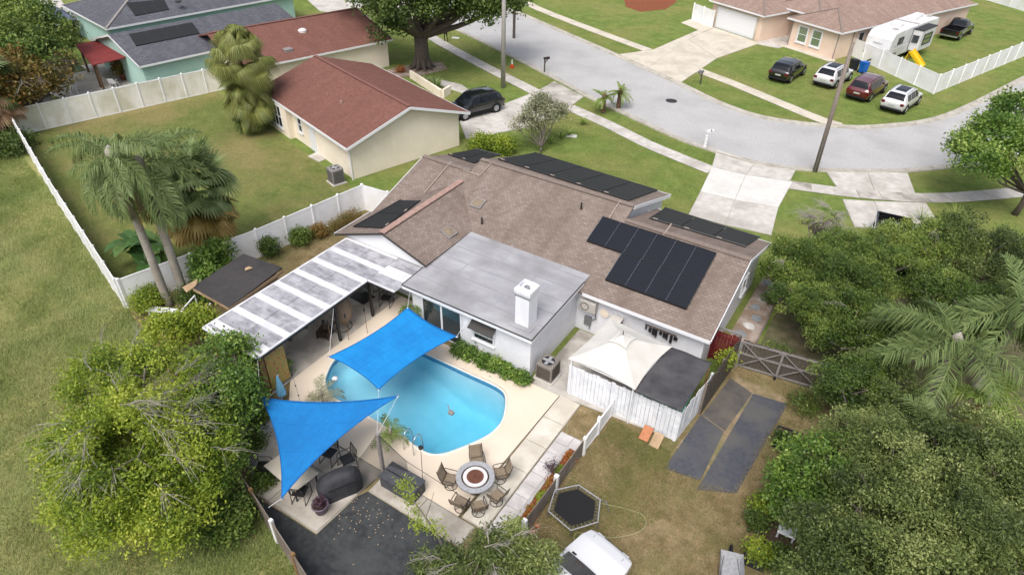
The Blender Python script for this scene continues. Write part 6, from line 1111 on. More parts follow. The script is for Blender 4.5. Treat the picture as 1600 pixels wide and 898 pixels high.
def palm(name, label, base, h, nf, L, mat, tr=.16, seed=0, e=(1.1, -.35), droop=1.6, nl=44, ll=.65, hang=.5, trunk='palm_trunk', dead=0, deadmat='palm_dead', lean=(0, 0), w=.035, group=None, azs=None):
    base = Vector((base[0], base[1], 0)); top = base+Vector((lean[0], lean[1], h)); r = T(name, label, 'palm', base, group)
    c = [base-Vector((0, 0, .1)), base*.66+top*.34, base*.33+top*.67, top]; m = MB(); cc = crv(c, 5); m.tube(cc, [tr*(1.25-.35*k/len(cc)) for k in range(len(cc))], 12); m.build('trunk', trunk, r, True)
    vs = []
    for k in range(4):
        e0 = e[0]+(e[1]-e[0])*(k+.5)/4; V, t = frond_quads(L*(1-.08*(k == 0)), e0, e0-droop*(.8+.12*k), nl, ll, w, hang); o = npmesh('frond', V, mat, None, t); vs.append((o.data, e0)); bpy.data.objects.remove(o)
    Vd, td = frond_quads(L*.8, -.9, -1.5, max(12, nl//2), ll*.8, w, .9)
    for k in range(nf):
        me = vs[k % 4][0]; o = bpy.data.objects.new('frond', me); COL.objects.link(o); o.parent = r; o.location = top-base; a = (k*2.399+seed) if azs is None else azs[k]; o.rotation_euler = (random.uniform(-.15, .15), random.uniform(-.12, .12), a); s_ = random.uniform(.85, 1.1); o.scale = (s_,)*3
    if dead:
        o0 = npmesh('dead_frond', Vd, deadmat, None, td); md = o0.data; bpy.data.objects.remove(o0)
        for k in range(dead): o = bpy.data.objects.new('dead_frond', md); COL.objects.link(o); o.parent = r; o.location = top-base-Vector((0, 0, .1)); o.rotation_euler = (random.uniform(-.2, .2), random.uniform(-.2, .2), k*2.4+seed*2)
    m = MB(); m.lathe((top.x, top.y, top.z-.25), [(tr*.9, 0), (tr*1.5, .2), (tr*1.2, .45), (.03, .7)], 8); m.build('crown_shaft', 'palm_trunk' if trunk == 'palm_trunk' else trunk, r, True); return r
def fan_quads(pet, blade, nseg, spread=3.6, droop=.5, e0=.3, w=.05):
    Q = []; T_ = []; tip = np.array([math.cos(e0), 0, math.sin(e0)])*pet; s = np.array([0, .018, 0]); Q.append([-s, s, tip+s*.7, tip-s*.7]); T_.append(.7)
    for k in range(nseg):
        a = -spread/2+spread*k/(nseg-1); d = np.array([math.cos(a)*math.cos(e0), math.sin(a), math.cos(a)*math.sin(e0)+.15]); d /= np.linalg.norm(d); l = blade*(.75+.25*math.cos(a*.7)); m = tip+d*l*.55; g = d+np.array([0, 0, -droop*1.6]); g /= np.linalg.norm(g); e = m+g*l*.55; sd = np.cross(d, [0, 0, 1]); sd = sd/(np.linalg.norm(sd)+1e-9)*w; tt = rng.uniform(.2, .8); Q += [[tip-sd*.2, tip+sd*.2, m+sd, m-sd], [m-sd, m+sd, e+sd*.1, e-sd*.1]]; T_ += [tt, tt]
    return np.array(Q), np.array(T_)
def fan_palm(name, label, base, h, nf, pet, blade, mat, skirt=0, skmat='palm_gold', seed=0, tr=.2, w=.05, skz=.08, nseg=22, dr=0.):
    base = Vector((base[0], base[1], 0)); r = T(name, label, 'palm', base); MB().tube([base-Vector((0, 0, .1)), base+Vector((0, 0, h*.5)), base+Vector((0, 0, h))], [tr*1.2, tr, tr], 10).build('trunk', 'bark_brown', r, True); ms = []
    for k in range(3): V, t = fan_quads(pet, blade, nseg, 3.7, .35+.25*k+dr, (1.1, .45, -.25)[k], w); o = npmesh('frond', V, mat, None, t); ms.append(o.data); bpy.data.objects.remove(o)
    for k in range(nf): o = bpy.data.objects.new('frond', ms[k % 3]); COL.objects.link(o); o.parent = r; o.location = (0, 0, h-.1*(k % 3)); o.rotation_euler = (random.uniform(-.5, .5), random.uniform(-.45, .45), k*2.4+seed); s_ = random.uniform(.7, 1.15); o.scale = (s_,)*3
    if skirt:
        V, t = fan_quads(pet*.9, blade, nseg, 3.2, .9+dr, -1.0, w); o = npmesh('dead_frond', V, skmat, None, t); md = o.data; bpy.data.objects.remove(o)
        for k in range(skirt): o = bpy.data.objects.new('dead_frond', md); COL.objects.link(o); o.parent = r; o.location = (0, 0, h-.15-skz*4.5*random.random()); o.rotation_euler = (random.uniform(-.5, .5), random.uniform(-.6, .35), k*2.4+seed+1+random.random()); o.scale = (random.uniform(.7, 1.15),)*3
    return r
def rosette(label, p, n, L, mat, name='strappy_plant', cat='plant', w=.05, e0=1.1, droop=1.2, group=None, z0=0.):
    p = Vector((p[0], p[1], z0)); r = T(name, label, cat, p, group)
    for k in range(n):
        a = k*2.399; el = e0*random.uniform(.55, 1.1); l = L*random.uniform(.7, 1.1); Q = []; pt = np.array([0., 0, 0]); d2 = np.array([math.cos(a), math.sin(a), 0]); sd = np.array([-math.sin(a), math.cos(a), 0])
        for i in range(4): g = el-droop*i/4; q = pt+(d2*math.cos(g)+np.array([0, 0, math.sin(g)]))*l/4; w0, w1 = w*(1, 1.1, .9, .6)[i]*.5, w*(1.1, .9, .6, .08)[i]*.5; Q.append([pt-sd*w0, pt+sd*w0, q+sd*w1, q-sd*w1]); pt = q
        npmesh('leaf', np.array(Q)+np.array(p), mat, r, np.clip(rng.normal(.5, .2)+np.linspace(0, .2, 4), 0, 1))
    return r
# ---- left foreground
c0 = P(215, 690, 3.0); b0 = (c0.x, c0.y)
lob = []
for (x, y, z, rx, rz) in ((250, 600, 3.6, 1.7, 1.3), (165, 600, 3.0, 1.5, 1.2), (200, 690, 3.8, 1.9, 1.4), (135, 690, 2.6, 1.4, 1.2), (280, 700, 3.3, 1.6, 1.3), (170, 780, 2.8, 1.6, 1.2), (260, 790, 2.4, 1.4, 1.0), (130, 765, 2.0, 1.1, .9)): p = P(x, y, z); lob.append((p.x-b0[0], p.y-b0[1], z, rx, rx, rz))
tree('broad_tree', 'wide yellow green tree with bare grey twigs at the lower left', b0, lob, 620, 120, .12, .06, 'leaf_lime', tr=.24, spread=.23, gap=.52, bare=52, barelen=1.0, limbs=4, twigs=60)
p = P(345, 640, 2.5); lob = [(0, 0, 2.8, 1.5, 1.5, 1.3), *[((q := P(x, y, z)).x-p.x, q.y-p.y, z, r_, r_, r_*.8) for x, y, z, r_ in ((350, 560, 2.4, 1.2), (330, 720, 2.0, 1.2), (370, 620, 1.6, 1.0))]]
tree('dense_tree', 'darker green tree right of the yellow green tree by the patio', (p.x, p.y), lob, 420, 60, .13, .075, 'leaf_glossy', tr=.14, spread=.2, gap=.4)
p = P(265, 520, 1.8); tree('small_tree', 'bright lime shrub tree in front of the shed and white bench', (p.x, p.y), [(0, 0, 1.9, 1.0, 1.0, .8), ((P(310, 505, 1.6)-p).x, (P(310, 505, 1.6)-p).y, 1.7, .9, .9, .8)], 300, 20, .15, .08, 'leaf_lime', tr=.06, spread=.16)
p = P(350, 800, 1.0); bush('leafy shrub with yellowing leaves against the low timber fence', (p.x, p.y), 1.1, 1.6, 'leaf_mid', 240, 16, .13, .07, spread=.16)
# ---- bottom centre
p = P(770, 860, 2.6); lob = [(0, 0, 2.5, .75, .7, .55), *[((q := P(x, y, z)).x-p.x, q.y-p.y, z, r_, r_, r_*.75) for x, y, z, r_ in ((668, 886, 2.0, .5), (700, 880, 2.2, .55), (845, 885, 2.0, .6), (805, 838, 2.6, .5), (740, 905, 2.1, .75), (820, 905, 2.0, .7))]]
tree('willow_tree', 'fine leaved tree rising into the bottom edge beside the black turf', (p.x, p.y), lob, 230, 60, .14, .045, 'leaf_olive', tr=.1, spread=.15, gap=.4, bare=9, barelen=.7)
tp_ = [P(x, y, z) for x, y, z in ((705, 898, 1.6), (690, 850, 2.2), (665, 808, 2.7), (635, 768, 3.2))]; sg = T('sapling', 'slender pale stemmed sapling with sparse leaf tufts over the turf', 'tree', (tp_[0].x, tp_[0].y, 0))
MB().tube(crv([Vector((tp_[0].x, tp_[0].y, 0))]+tp_, 5), list(np.linspace(.07, .015, 21)), 7).build('trunk', 'bark_grey', sg, True); MB().tube([tp_[2], P(672, 790, 2.9), P(678, 768, 3.1)], [.02, .015, .006], 4).build('limb', 'bark_grey', sg)
C = np.concatenate([np.array([P(x, y, z)]*k)+rng.normal(size=(k, 3))*s_ for x, y, z, k, s_ in ((632, 762, 3.2, 16, .13), (640, 780, 3.1, 10, .1), (655, 815, 2.7, 10, .12), (672, 818, 2.7, 8, .12), (690, 830, 2.4, 6, .1), (650, 800, 2.8, 6, .1))]); V, t = leaves(C, 14, .1, .12, .035, np.full(len(C), .6)); npmesh('crown', V, 'leaf_lime', sg, t)
# ---- right hand trees
RT = [('willow_tree', 'fine leaved tree over the lower driveway beside the dark pickup', 1322, 410, 3.4, 2.4, 'leaf_mid'), ('willow_tree', 'fine leaved tree right of the lower driveway below the road verge', 1450, 380, 2.8, 2.3, 'leaf_mid'), ('willow_tree', 'grey green tree at the right edge below the glossy street tree', 1560, 400, 3.0, 2.6, 'leaf_olive'),
 ('willow_tree', 'fine leaved tree directly right of the stepping stone path', 1295, 475, 2.8, 1.8, 'leaf_mid'), ('willow_tree', 'tree behind the double gate with open patches of pale ground', 1350, 490, 3.0, 1.9, 'leaf_mid'), ('willow_tree', 'tree in shade left of the drooping palm fronds', 1335, 585, 2.8, 1.2, 'leaf_mid'), ('willow_tree', 'grey green tree below the drooping palm fronds', 1375, 690, 3.4, 1.7, 'leaf_olive'),
 ('willow_tree', 'olive tree under the bright palm at the right edge', 1540, 730, 4.0, 2.4, 'leaf_olive'), ('willow_tree', 'olive tree in the middle of the lower right woodland', 1440, 770, 4.2, 2.0, 'leaf_olive'), ('willow_tree', 'paler tree cut by the bottom edge at the lower right corner', 1560, 850, 4.6, 1.9, 'leaf_olive'), ('willow_tree', 'fine leaved tree at the bottom edge beneath the glossy citrus tree', 1340, 870, 3.6, 1.8, 'leaf_olive'), ('willow_tree', 'olive tree touching the bottom edge between two other olive trees', 1450, 890, 4.4, 1.6, 'leaf_olive'), ('willow_tree', 'tree behind the bright palm at the right edge', 1560, 480, 3.6, 1.8, 'leaf_mid'), ('willow_tree', 'small open tree at the corner of the house beside the stepping stones', 1240, 412, 2.7, 1.5, 'leaf_mid'), ('willow_tree', 'mid green tree in the gap above the bright palm', 1480, 455, 3.0, 1.7, 'leaf_mid'), ('willow_tree', 'yellowish tree between the citrus tree and the drooping palm', 1400, 600, 2.6, 1.4, 'leaf_olive')]
for k, (nme, lb, x, y, z, r_, mt) in enumerate(RT):
    p = P(x, y, z); lob = [(0, 0, z+.1, r_*.6, r_*.6, r_*.5)]+[(r_*d_*math.cos(a), r_*d_*math.sin(a), z-random.uniform(-.3, 1.1), r_*.42, r_*.42, r_*.4) for a, d_ in zip(np.arange(9)*2.4+k, np.linspace(.45, .95, 9))]
    fine = k % 3 == 0; tree(nme, lb, (p.x, p.y), lob, int(95*r_*r_**.6), 130, .13 if fine else .1, .036 if fine else .05, mt, tr=.13, spread=.17, gap=.62, bare=(0, 2, 0)[k % 3], barelen=.7, tb=(0, .15, -.12, .1, -.05)[k % 5], twigs=12, limbs=2, group='trees on the right hand plot')
p = P(1290, 745, 2.0); tree('citrus_tree', 'dense glossy dark green citrus tree at the lower right of the dry lawn', (p.x, p.y), [(0, 0, 2.1, 1.75, 1.75, 1.45), (.8, .6, 1.9, 1.2, 1.2, 1.1), (-.5, -.9, 1.6, 1.2, 1.2, 1.1), (.3, -1.2, 1.5, 1.2, 1.2, 1.0)], 460, 46, .12, .075, 'leaf_glossy', tr=.12, spread=.16, gap=.35, shell=.6)
p = P(1585, 335); lob = [((q := P(x, y, z)).x-p.x, q.y-p.y, z, r_, r_, r_*.8) for x, y, z, r_ in ((1560, 215, 4.2, 1.9), (1530, 250, 3.6, 1.5), (1590, 180, 4.8, 1.8), (1510, 225, 3.8, 1.0), (1600, 250, 3.8, 1.6))]
tree('street_tree', 'glossy leaved tree with a forked dark trunk at the right edge of the road', (p.x, p.y), lob, 420, 60, .19, .11, 'leaf_glossy', 'bark_oak', .16, 1.6, spread=.26, gap=.5, limbs=3)
p = P(1278, 385, 1.5); tree('bare_tree', 'nearly leafless grey tree in front of the second driveway', (p.x, p.y), [(0, 0, 2.6, 1.2, 1.2, 1.3)], 26, 12, .12, .07, 'leaf_mid', tr=.07, th=.8, spread=.08, gap=0, limbs=16, twigs=60, bare=26, barelen=.8)
palm('drooping_palm', 'palm with long arching fronds in the right hand woodland', P(1462, 590, 2.2), 4.2, 16, 3.7, 'palm_mid', .16, .4, (.75, -.1), 1.25, 58, 1.1, 1.7, w=.04, azs=[3.3, 2.9, 3.7, 2.4, 4.3, 3.1, 1.6, .6, 5.2, 5.9, 3.5, 2.7, 4.0, 2.0, 4.7, 3.0])
palm('bright_palm', 'bright green palm at the right edge above the drooping palm', P(1570, 530, 3.0), 4.6, 20, 3.0, 'palm_mid', .15, 1.3, (1.0, -.3), 1.4, 54, 1.0, 1.7, w=.04)
palm('young_palm', 'small yellow green palm in the right hand woodland', P(1535, 640, 2.5), 2.9, 11, 1.8, 'palm_bright', .1, .9, (1.2, -.1), 1.3, 34, .7, .8, w=.045, dead=4, deadmat='palm_gold')
palm('young_palm', 'half hidden palm low among the olive trees', P(1450, 690, 2.6), 3.1, 9, 1.9, 'palm_green', .1, 2.1, (.9, -.2), 1.3, 32, .7, .8, w=.04)
rosette('tall pampas like grass clump beside the lower driveway', P(1490, 352), 60, 1.7, 'palm_bright', 'ornamental_grass', 'grass', .03, 1.35, 1.0)
rosette('smaller pale grass clump at the edge of the lower driveway', P(1438, 345), 40, 1.2, 'palm_green', 'ornamental_grass', 'grass', .03, 1.3, 1.0)
# ---- palms by the white fence
palm('queen_palm', 'tall feathery palm on the left of the pair by the white fence', P(265, 478), 8.2, 20, 3.2, 'palm_green', .17, .2, (1.05, -.7), 1.6, 64, .85, 1.5, dead=5, lean=(-.3, .0), w=.036)
palm('queen_palm', 'tall feathery palm on the right of the pair with orange flower stalks', P(290, 465), 7.5, 20, 3.2, 'palm_green', .18, 1.1, (1.05, -.75), 1.6, 64, .85, 1.5, dead=9, deadmat='palm_gold', w=.036)
fan_palm('fan_palm', 'shaggy fan palm with a golden dead skirt beside the tall palms', P(332, 405), 4.6, 46, 1.2, 1.3, 'palm_green', 44, 'palm_gold', .5, w=.1, skz=.25)
fan_palm('fan_palm', 'shaggy fan palm standing against the red roofed house', P(398, 205), 5.5, 60, 1.3, 1.5, 'palm_olive', 90, 'palm_olive', 1.5, .22, w=.05, skz=.6, nseg=30, dr=.6)
p = P(400, 203); bush('dense green ivy bush at the foot of the fan palm by the red roofed house', (p.x, p.y), 1.6, 2.2, 'leaf_mid', 330, 18, .14, .08, spread=.18)
def banana(label, p, n, L, h):
    p = Vector((p[0], p[1], 0)); r = T('banana_plant', label, 'plant', p); MB().tube([p, p+Vector((0, 0, h))], [.12, .08], 8).build('stem', 'leaf_stem', r)
    for k in range(n):
        a = k*2.4+random.random(); e0 = random.uniform(.2, 1.0); Q = []; pt = np.array([0, 0, h]); d2 = np.array([math.cos(a), math.sin(a), 0]); sd = np.array([-math.sin(a), math.cos(a), 0]); l = L*random.uniform(.75, 1.1); W_ = [.06, .28, .36, .34, .26, .02]
        for i in range(5):
            g = e0-1.5*i/5; q = pt+(d2*math.cos(g)+np.array([0, 0, math.sin(g)]))*l/5
            for s_ in (-1, 1): u = np.array([0, 0, .12]); Q.append([pt, pt+s_*sd*W_[i]+u*W_[i]*3, q+s_*sd*W_[i+1]+u*W_[i+1]*3, q][::s_])
            pt = q
        npmesh('leaf', np.array(Q)+np.array(p), 'banana', r, np.full(len(Q), np.clip(rng.normal(.5, .25), 0, 1)))
nm('leaf_stem', '#6d7a48', '#5d6a3c', 4., .8)
banana('banana plant with broad torn leaves left of the tall palm trunks', P(225, 415), 9, 2.0, 1.3); banana('banana plant between the two tall palm trunks', P(262, 420), 8, 2.0, 1.6); banana('lower banana plant with pale strap leaves behind the white fence', P(240, 432), 7, 1.6, .9)
for k, (x, y, h, lb) in enumerate(((322, 425, 1.7, 'bright rosette leaved shrub left of the shed roof'), (345, 412, 2.0, 'bright rosette leaved shrub behind the shed roof'), (332, 440, 1.2, 'low bright rosette leaved shrub touching the shed roof'))):
    p = P(x, y, 1.0); r = bush(lb, (p.x, p.y), .8, h+.6, 'leaf_glossy', 110, 20, .26, .09, 'rosette_shrub', 'shrub', 'rosette shrubs by the shed', spread=.2)
p = P(238, 480); bush('golden green rounded bush in the white fence corner', (p.x, p.y), 1.0, 1.2, 'leaf_lime', 220, 16, .1, .06, spread=.14)
p = P(308, 470); bush('dark leafy bush at the foot of the right tall palm', (p.x, p.y), .9, 1.0, 'leaf_dark', 160, 16, .12, .07, spread=.15)
for x, y, rx, h, mt, lb in ((425, 400, .55, 1.3, 'leaf_dark', 'dark upright shrub against the white fence nearest the shed'), (470, 380, .7, 1.0, 'leaf_mid', 'green rounded shrub against the middle of the white fence'), (500, 368, .5, .7, 'leaf_rust', 'dry brown weeds along the white fence')): p = P(x, y); bush(lb, (p.x, p.y), rx, h, mt, 120, 16, .12, .06, spread=.14)
p = P(535, 352); r = bush('long strip of dry brown grass along the white fence end', (p.x+.3, p.y), .5, .9, 'leaf_rust', 150, 20, .2, .02, 'dry_weeds', 'weeds', ry=1.6, spread=.15)
# ---- by the pool and house
for k in range(6): x = -14.25+k*.68; bush('glossy hedge shrub under the white wall, %s from the sliding door' % ('first', 'second', 'third', 'fourth', 'fifth', 'sixth')[k], (x, 18.42), .42, .75-.03*k, 'leaf_glossy', 70, 16, .12, .065, 'hedge_shrub', 'shrub', 'hedge along the white wing', spread=.1)
setting(MB().box(-14.7, -10.5, 18.3, 18.84, .0, .105), 'hedge_bed', 'dirt')
pt_ = pot('terracotta pot with a clipped round shrub beside the sliding door', (-17.05, 18.35, DZ), .24, .4, 'terracotta', 'potted_shrub', 'plant'); pts = lobes_points([(-17.05, 18.35, 1.15, .5, .5, .52)], 130, .7, -1, 0); V, t = leaves(pts, 16, .07, .07, .04, np.full(len(pts), .5)); npmesh('foliage', V, 'leaf_glossy', pt_, t).location = (17.05, -18.35, -DZ); MB().tube([(0, 0, .3), (0, 0, .9)], .03, 6).build('stem', 'bark_brown', pt_)
for x, y, L_, lb in ((505, 632, 1.1, 'pale variegated small palm at the shallow end of the pool'), (612, 690, 1.0, 'pale small palm beside the net post at the pool edge')): palm('small_palm', lb, P(x, y, .1), .55, 11, L_, 'leaf_pale' if x < 600 else 'palm_bright', .05, x, (1.3, .1), 1.5, 18, .3, .4, w=.025)
for k in range(6): y = 12.2+k*.72; bush('orange and green croton in the mulch bed, %s from the camera' % ('first', 'second', 'third', 'fourth', 'fifth', 'sixth')[k], (-6.97, y), .24, .36, 'flower_red' if k % 2 else 'leaf_lime', 36, 14, .1, .045, 'croton', 'plant', 'crotons in the mulch bed', spread=.07)
bush('purple leaved plant filling the large planter on the concrete pad', (-13.35, 8.75), .26, .4, 'leaf_purple', 40, 12, .08, .04, 'purple_plant', 'plant', spread=.07, z0=.42)
bush('thin purple leaved shrub beside the paver path', (-7.3, 14.9), .26, .8, 'leaf_purple', 30, 12, .08, .03, 'purple_shrub', 'shrub', spread=.08)
for x, y, lb in ((388, 612, 'white potted green plant outside the lattice panel'), (447, 585, 'potted dark plant inside the terrace behind the bamboo screen'), (412, 605, 'black potted plant at the base of the front patio post')):
    p = P(x, y, .1); t_ = pot(lb, (p.x, p.y, .09), .2, .28, 'pot_white' if x < 400 else 'plastic_black', 'potted_plant', 'plant'); pts = lobes_points([(p.x, p.y, .6, .4, .4, .35)], 50, .3, -1, 0); V, t = leaves(pts, 12, .09, .14, .06, np.full(len(pts), .5)); o = npmesh('foliage', V-np.array([p.x, p.y, .09]), 'leaf_glossy', None, t); o.parent = t_
for x, y, lb in ((402, 650, 'leafy ground cover with white flowers beside the paver path'), (395, 690, 'low shrub between the dark tree and the paver path'), (412, 745, 'flowering ground cover beside the cream table')): p = P(x, y, .2); bush(lb, (p.x, p.y), .6, .5, 'leaf_mid', 100, 16, .1, .05, 'ground_cover', 'plant', spread=.13)
# ---- lower right pots
for x, y, z, rx, h, mt, lb in ((1188, 795, .3, .45, .7, 'leaf_lime', 'yellow green potted plant in the low timber bed'), (1182, 815, .3, .4, .5, 'leaf_dark', 'dark flowering plant in the low timber bed'), (1185, 862, .4, .55, .6, 'leaf_lime', 'yellow green plant in the black square planter'), (1225, 690, .4, .4, .5, 'leaf_dark', 'dark plant in the black planter box'), (1215, 880, .2, .6, .7, 'leaf_mid', 'spreading plant at the bottom edge under the citrus tree'), (1222, 735, .2, .35, .5, 'leaf_lime', 'lime green plant in the long timber bed')): p = P(x, y, z); bush(lb, (p.x, p.y), rx, h, mt, 90, 14, .12, .06, 'potted_plant', 'plant', spread=.12, z0=z*.6)
p = P(1135, 562, 1.2); bush('yellowing vine climbing over the brown board fence', (p.x, p.y), .45, 1.0, 'leaf_lime', 40, 12, .13, .07, 'vine', 'vine', spread=.14, z0=.8)
for x, y, rx, h, lb in ((1205, 470, .5, .5, 'low weeds at the edge of the stepping stone path'), (1210, 560, .7, .8, 'weeds growing over the top of the double gate'), (1250, 640, .7, .9, 'straggling weeds below the double gate')): p = P(x, y); bush(lb, (p.x, p.y), rx, h, 'leaf_mid', 80, 14, .12, .04, 'weeds', 'weeds', spread=.16)
# ---- street side
p = P(845, 240); lob = [((q := P(x, y, z)).x-p.x, q.y-p.y, z, r_, r_, r_*.75) for x, y, z, r_ in ((842, 178, 2.6, 1.2), (820, 192, 2.1, .9), (866, 175, 2.4, .9), (845, 160, 3.1, .8))]
tree('small_tree', 'pale variegated open branched tree on the front lawn', (p.x, p.y), lob, 330, 20, .17, .085, 'leaf_pale', tr=.06, th=.5, spread=.2, gap=.45, limbs=4, twigs=30)
for x, y, sz, lb in ((942, 176, 1., 'left cycad palm with a short dark trunk by the road'), (966, 169, 1.05, 'right cycad palm with a short dark trunk by the road')): palm('cycad', lb, P(x, y), 1.25*sz, 22, 1.25, 'palm_bright', .16, x, (1.1, -.2), 1.1, 26, .2, .15, 'bark_brown', w=.04)
for x, y, lb in ((876, 217, 'spiky green clump on the front lawn nearest the pale tree'), (888, 212, 'spiky green clump in the middle of the front lawn group'), (911, 195, 'spiky green clump on the front lawn nearest the sidewalk'), (860, 225, 'low spiky green clump at the foot of the pale tree')): rosette(lb, P(x, y), 26, .9, 'palm_bright', w=.07, e0=1.3, droop=.9, group='spiky clumps on the front lawn')
for x, y, rx, h, lb in ((752, 234, 1.1, 1.2, 'yellow green shrub left of two beside the cream wall'), (786, 236, 1.2, 1.1, 'yellow green shrub right of two behind the brown roof')): p = P(x, y); bush(lb, (p.x, p.y), rx, h, 'leaf_lime', 220, 16, .14, .08, spread=.18)
for x, y, n_, L_, lb in ((668, 132, 22, .9, 'blue green agave behind the cream planter wall'), (683, 138, 16, 1.2, 'tall spiky plant in the cream planter'), (655, 128, 14, .7, 'small agave at the end of the cream planter wall')): rosette(lb, P(x, y), n_, L_, 'palm_green', 'agave', 'agave', .14, 1.2, .5, z0=.1)
p = P(625, 112); bush('low red flowering shrub beside the red roof', (p.x, p.y), .7, .5, 'flower_red', 60, 14, .1, .05, spread=.12)
# oak
p = P(660, 106); ok = lambda x, y, z: (P(x, y, z)-p)
lob = [(*ok(x, y, z).xy, z, r_, r_, r_*.62) for x, y, z, r_ in ((585, -5, 6.0, 2.6), (640, 0, 7.2, 3.2), (705, -10, 7.0, 3.0), (745, 15, 5.6, 2.2), (780, 5, 6.0, 2.2), (610, 45, 3.9, 1.7), (660, -40, 8.6, 4.0), (790, -20, 7.0, 2.6), (560, -30, 7.0, 2.8), (760, -30, 7.5, 3.0))]
o = tree('oak_tree', 'large spreading oak with a thick ridged trunk beside the sidewalk', p, lob, 800, 60, .28, .16, 'leaf_dark', 'bark_oak', .62, 2.9, spread=.38, gap=.42, limbs=2, twigs=40, kink=.5)
fl2 = MB(); 
for k in range(9): a = k*.7; d = Vector((math.cos(a), math.sin(a), 0)); fl2.tube([p+d*1.25+Vector((0, 0, -.05)), p+d*.75+Vector((0, 0, .35)), p+d*.5+Vector((0, 0, 1.4))], [.1, .2, .14], 6)
fl2.build('root_flare', 'bark_oak', o, True)
fk = P(660, 106)+Vector((0, 0, 2.7)); bl2 = MB()
for x, y, z, r_ in ((615, -10, 6.5, .3), (650, -20, 7.5, .34), (705, -10, 7, .32), (690, 40, 4.2, .2), (625, 40, 4.0, .2), (745, 10, 5.8, .22)): e = P(x, y, z); c = crv([fk-Vector((0, 0, .4)), fk*.55+e*.45+Vector((0, 0, .3)), e], 5); bl2.tube(c, list(np.linspace(r_, .07, len(c))), 8)
bl2.build('main_limbs', 'bark_oak', o, True)
palm('small_palm', 'small palm beyond the ridge of the red roof at the top', P(555, 30), 3.2, 14, 1.8, 'palm_bright', .12, .3, (1.1, -.2), 1.3, 26, .5, .5, w=.05)
# ---- top left
for nme, lb, mt, bark_, bare_, L_ in (('broad_tree', 'large mid green tree at the top left corner', 'leaf_mid', 'bark_grey', 0, [(30, 30, 5, 3.0), (60, 50, 4.4, 2.6), (15, 70, 4.5, 2.8), (75, 90, 3.2, 2.0), (40, 95, 4.0, 2.4), (-20, 20, 5, 3.0)]), ('broad_tree', 'thin rust tinged tree with grey branches at the left edge', 'leaf_rust', 'bark_grey', 26, [(30, 130, 3.4, 2.1), (70, 125, 2.8, 1.9), (10, 105, 4.0, 2.0), (88, 105, 2.6, 1.5), (-10, 140, 3.4, 2.0)])):
    q0 = P(L_[0][0], L_[0][1], L_[0][2]); tree(nme, lb, (q0.x, q0.y), [(*(P(x, y, z)-q0).xy, z, r_, r_, r_*.75) for x, y, z, r_ in L_], 800 if mt == 'leaf_mid' else 520, 26, .26, .14, mt, bark_, .3, spread=.32, gap=.35 if mt == 'leaf_mid' else .55, bare=bare_, barelen=1.8)
fan_palm('fan_palm', 'drooping brown green palm at the far left edge of the fence', P(14, 215), 4.2, 30, 1.3, 1.4, 'palm_green', 30, 'palm_dead', .9, w=.1, skz=.3)
p = P(12, 235); bush('dark undergrowth at the left edge beside the thin white fence', (p.x, p.y), 2.2, 1.2, 'leaf_dark', 260, 18, .2, .1, spread=.25)
for x, y, mt, lb in ((195, 125, 'leaf_rust', 'orange tinted potted palm behind the stained fence'), (205, 122, 'leaf_dark', 'dark green potted plant against the mint green wall')): p = P(x, y); t_ = pot(lb, (p.x, p.y, .03), .45, .6, 'terracotta' if x < 200 else 'concrete', 'potted_plant', 'plant'); pts = lobes_points([(0, 0, 1.2, .8, .8, .7)], 60, .3, -1, 0); V, t = leaves(pts, 14, .15, .35, .08, np.full(len(pts), .5)); o = npmesh('foliage', V, mt, None, t); o.parent = t_
for x, y, rx, h, lb in ((105, 72, 1.2, 1.6, 'small bushy plant below the blue gazebo'), (128, 48, 1.4, 1.5, 'row of grey green shrubs beyond the blue gazebo')): p = P(x, y); bush(lb, (p.x, p.y), rx, h, 'leaf_olive', 160, 16, .2, .1, spread=.25)
# ---------------------------------------------------------------- grass
def inpoly(p, poly_):
    c = np.zeros(len(p), bool); n_ = len(poly_)
    for i in range(n_):
        (x1, y1), (x2, y2) = poly_[i], poly_[(i+1) % n_]; k = (y1 > p[:, 1]) != (y2 > p[:, 1]); c ^= k & (p[:, 0] < (x2-x1)*(p[:, 1]-y1)/(y2-y1+1e-12)+x1)
    return c
def blades(name, label, poly_, n_, h, wd, mat, patch=1., holes=(), lean=.6, thr=-.4):
    a = np.array(poly_); p = rng.uniform(a.min(0), a.max(0), (int(n_*2.2), 2)); k = inpoly(p, poly_)
    for hl in holes: k &= ~inpoly(p, hl)
    p3 = np.column_stack([p, np.zeros(len(p))]); wv = wav(p3, .9*patch, 1.3)+.6*wav(p3, 2.3*patch, 4.)+.4*rng.normal(size=len(p)); k &= wv > thr; p3 = p3[k][:n_]; wv = wv[k][:n_]; m = len(p3)
    an = rng.uniform(0, 6.283, m); d = np.column_stack([np.cos(an), np.sin(an), np.zeros(m)]); s = np.column_stack([-np.sin(an), np.cos(an), np.zeros(m)])*wd*.5; hh = h*(1+.35*np.clip(wv, -1, 1))*rng.uniform(.5, 1.25, m); tip = p3+d*(hh*lean*rng.uniform(.3, 1.2, m))[:, None]; tip[:, 2] = hh
    o = npmesh(name, np.stack([p3-s, p3+s, tip], 1), mat, None, np.clip(.48+.4*wav(p3, .33, 2.)+.3*wav(p3, 1.1, 5.)+.25*wav(p3, 2.9, 1.)+.15*rng.normal(size=m), 0, 1), k=3); return tag(o, label, 'grass', kind='stuff')
blades('tall_grass', 'tall yellow green grass covering the open field on the left', [(-62, 14), (-57.5, 19.3), bl(.3), bl(.6), bl(.9), bl(1.1), (-9, 2), (-22, -1.5), (-40, 3)], 260000, .16, .022, 'grass_blade', .7, lean=.9)
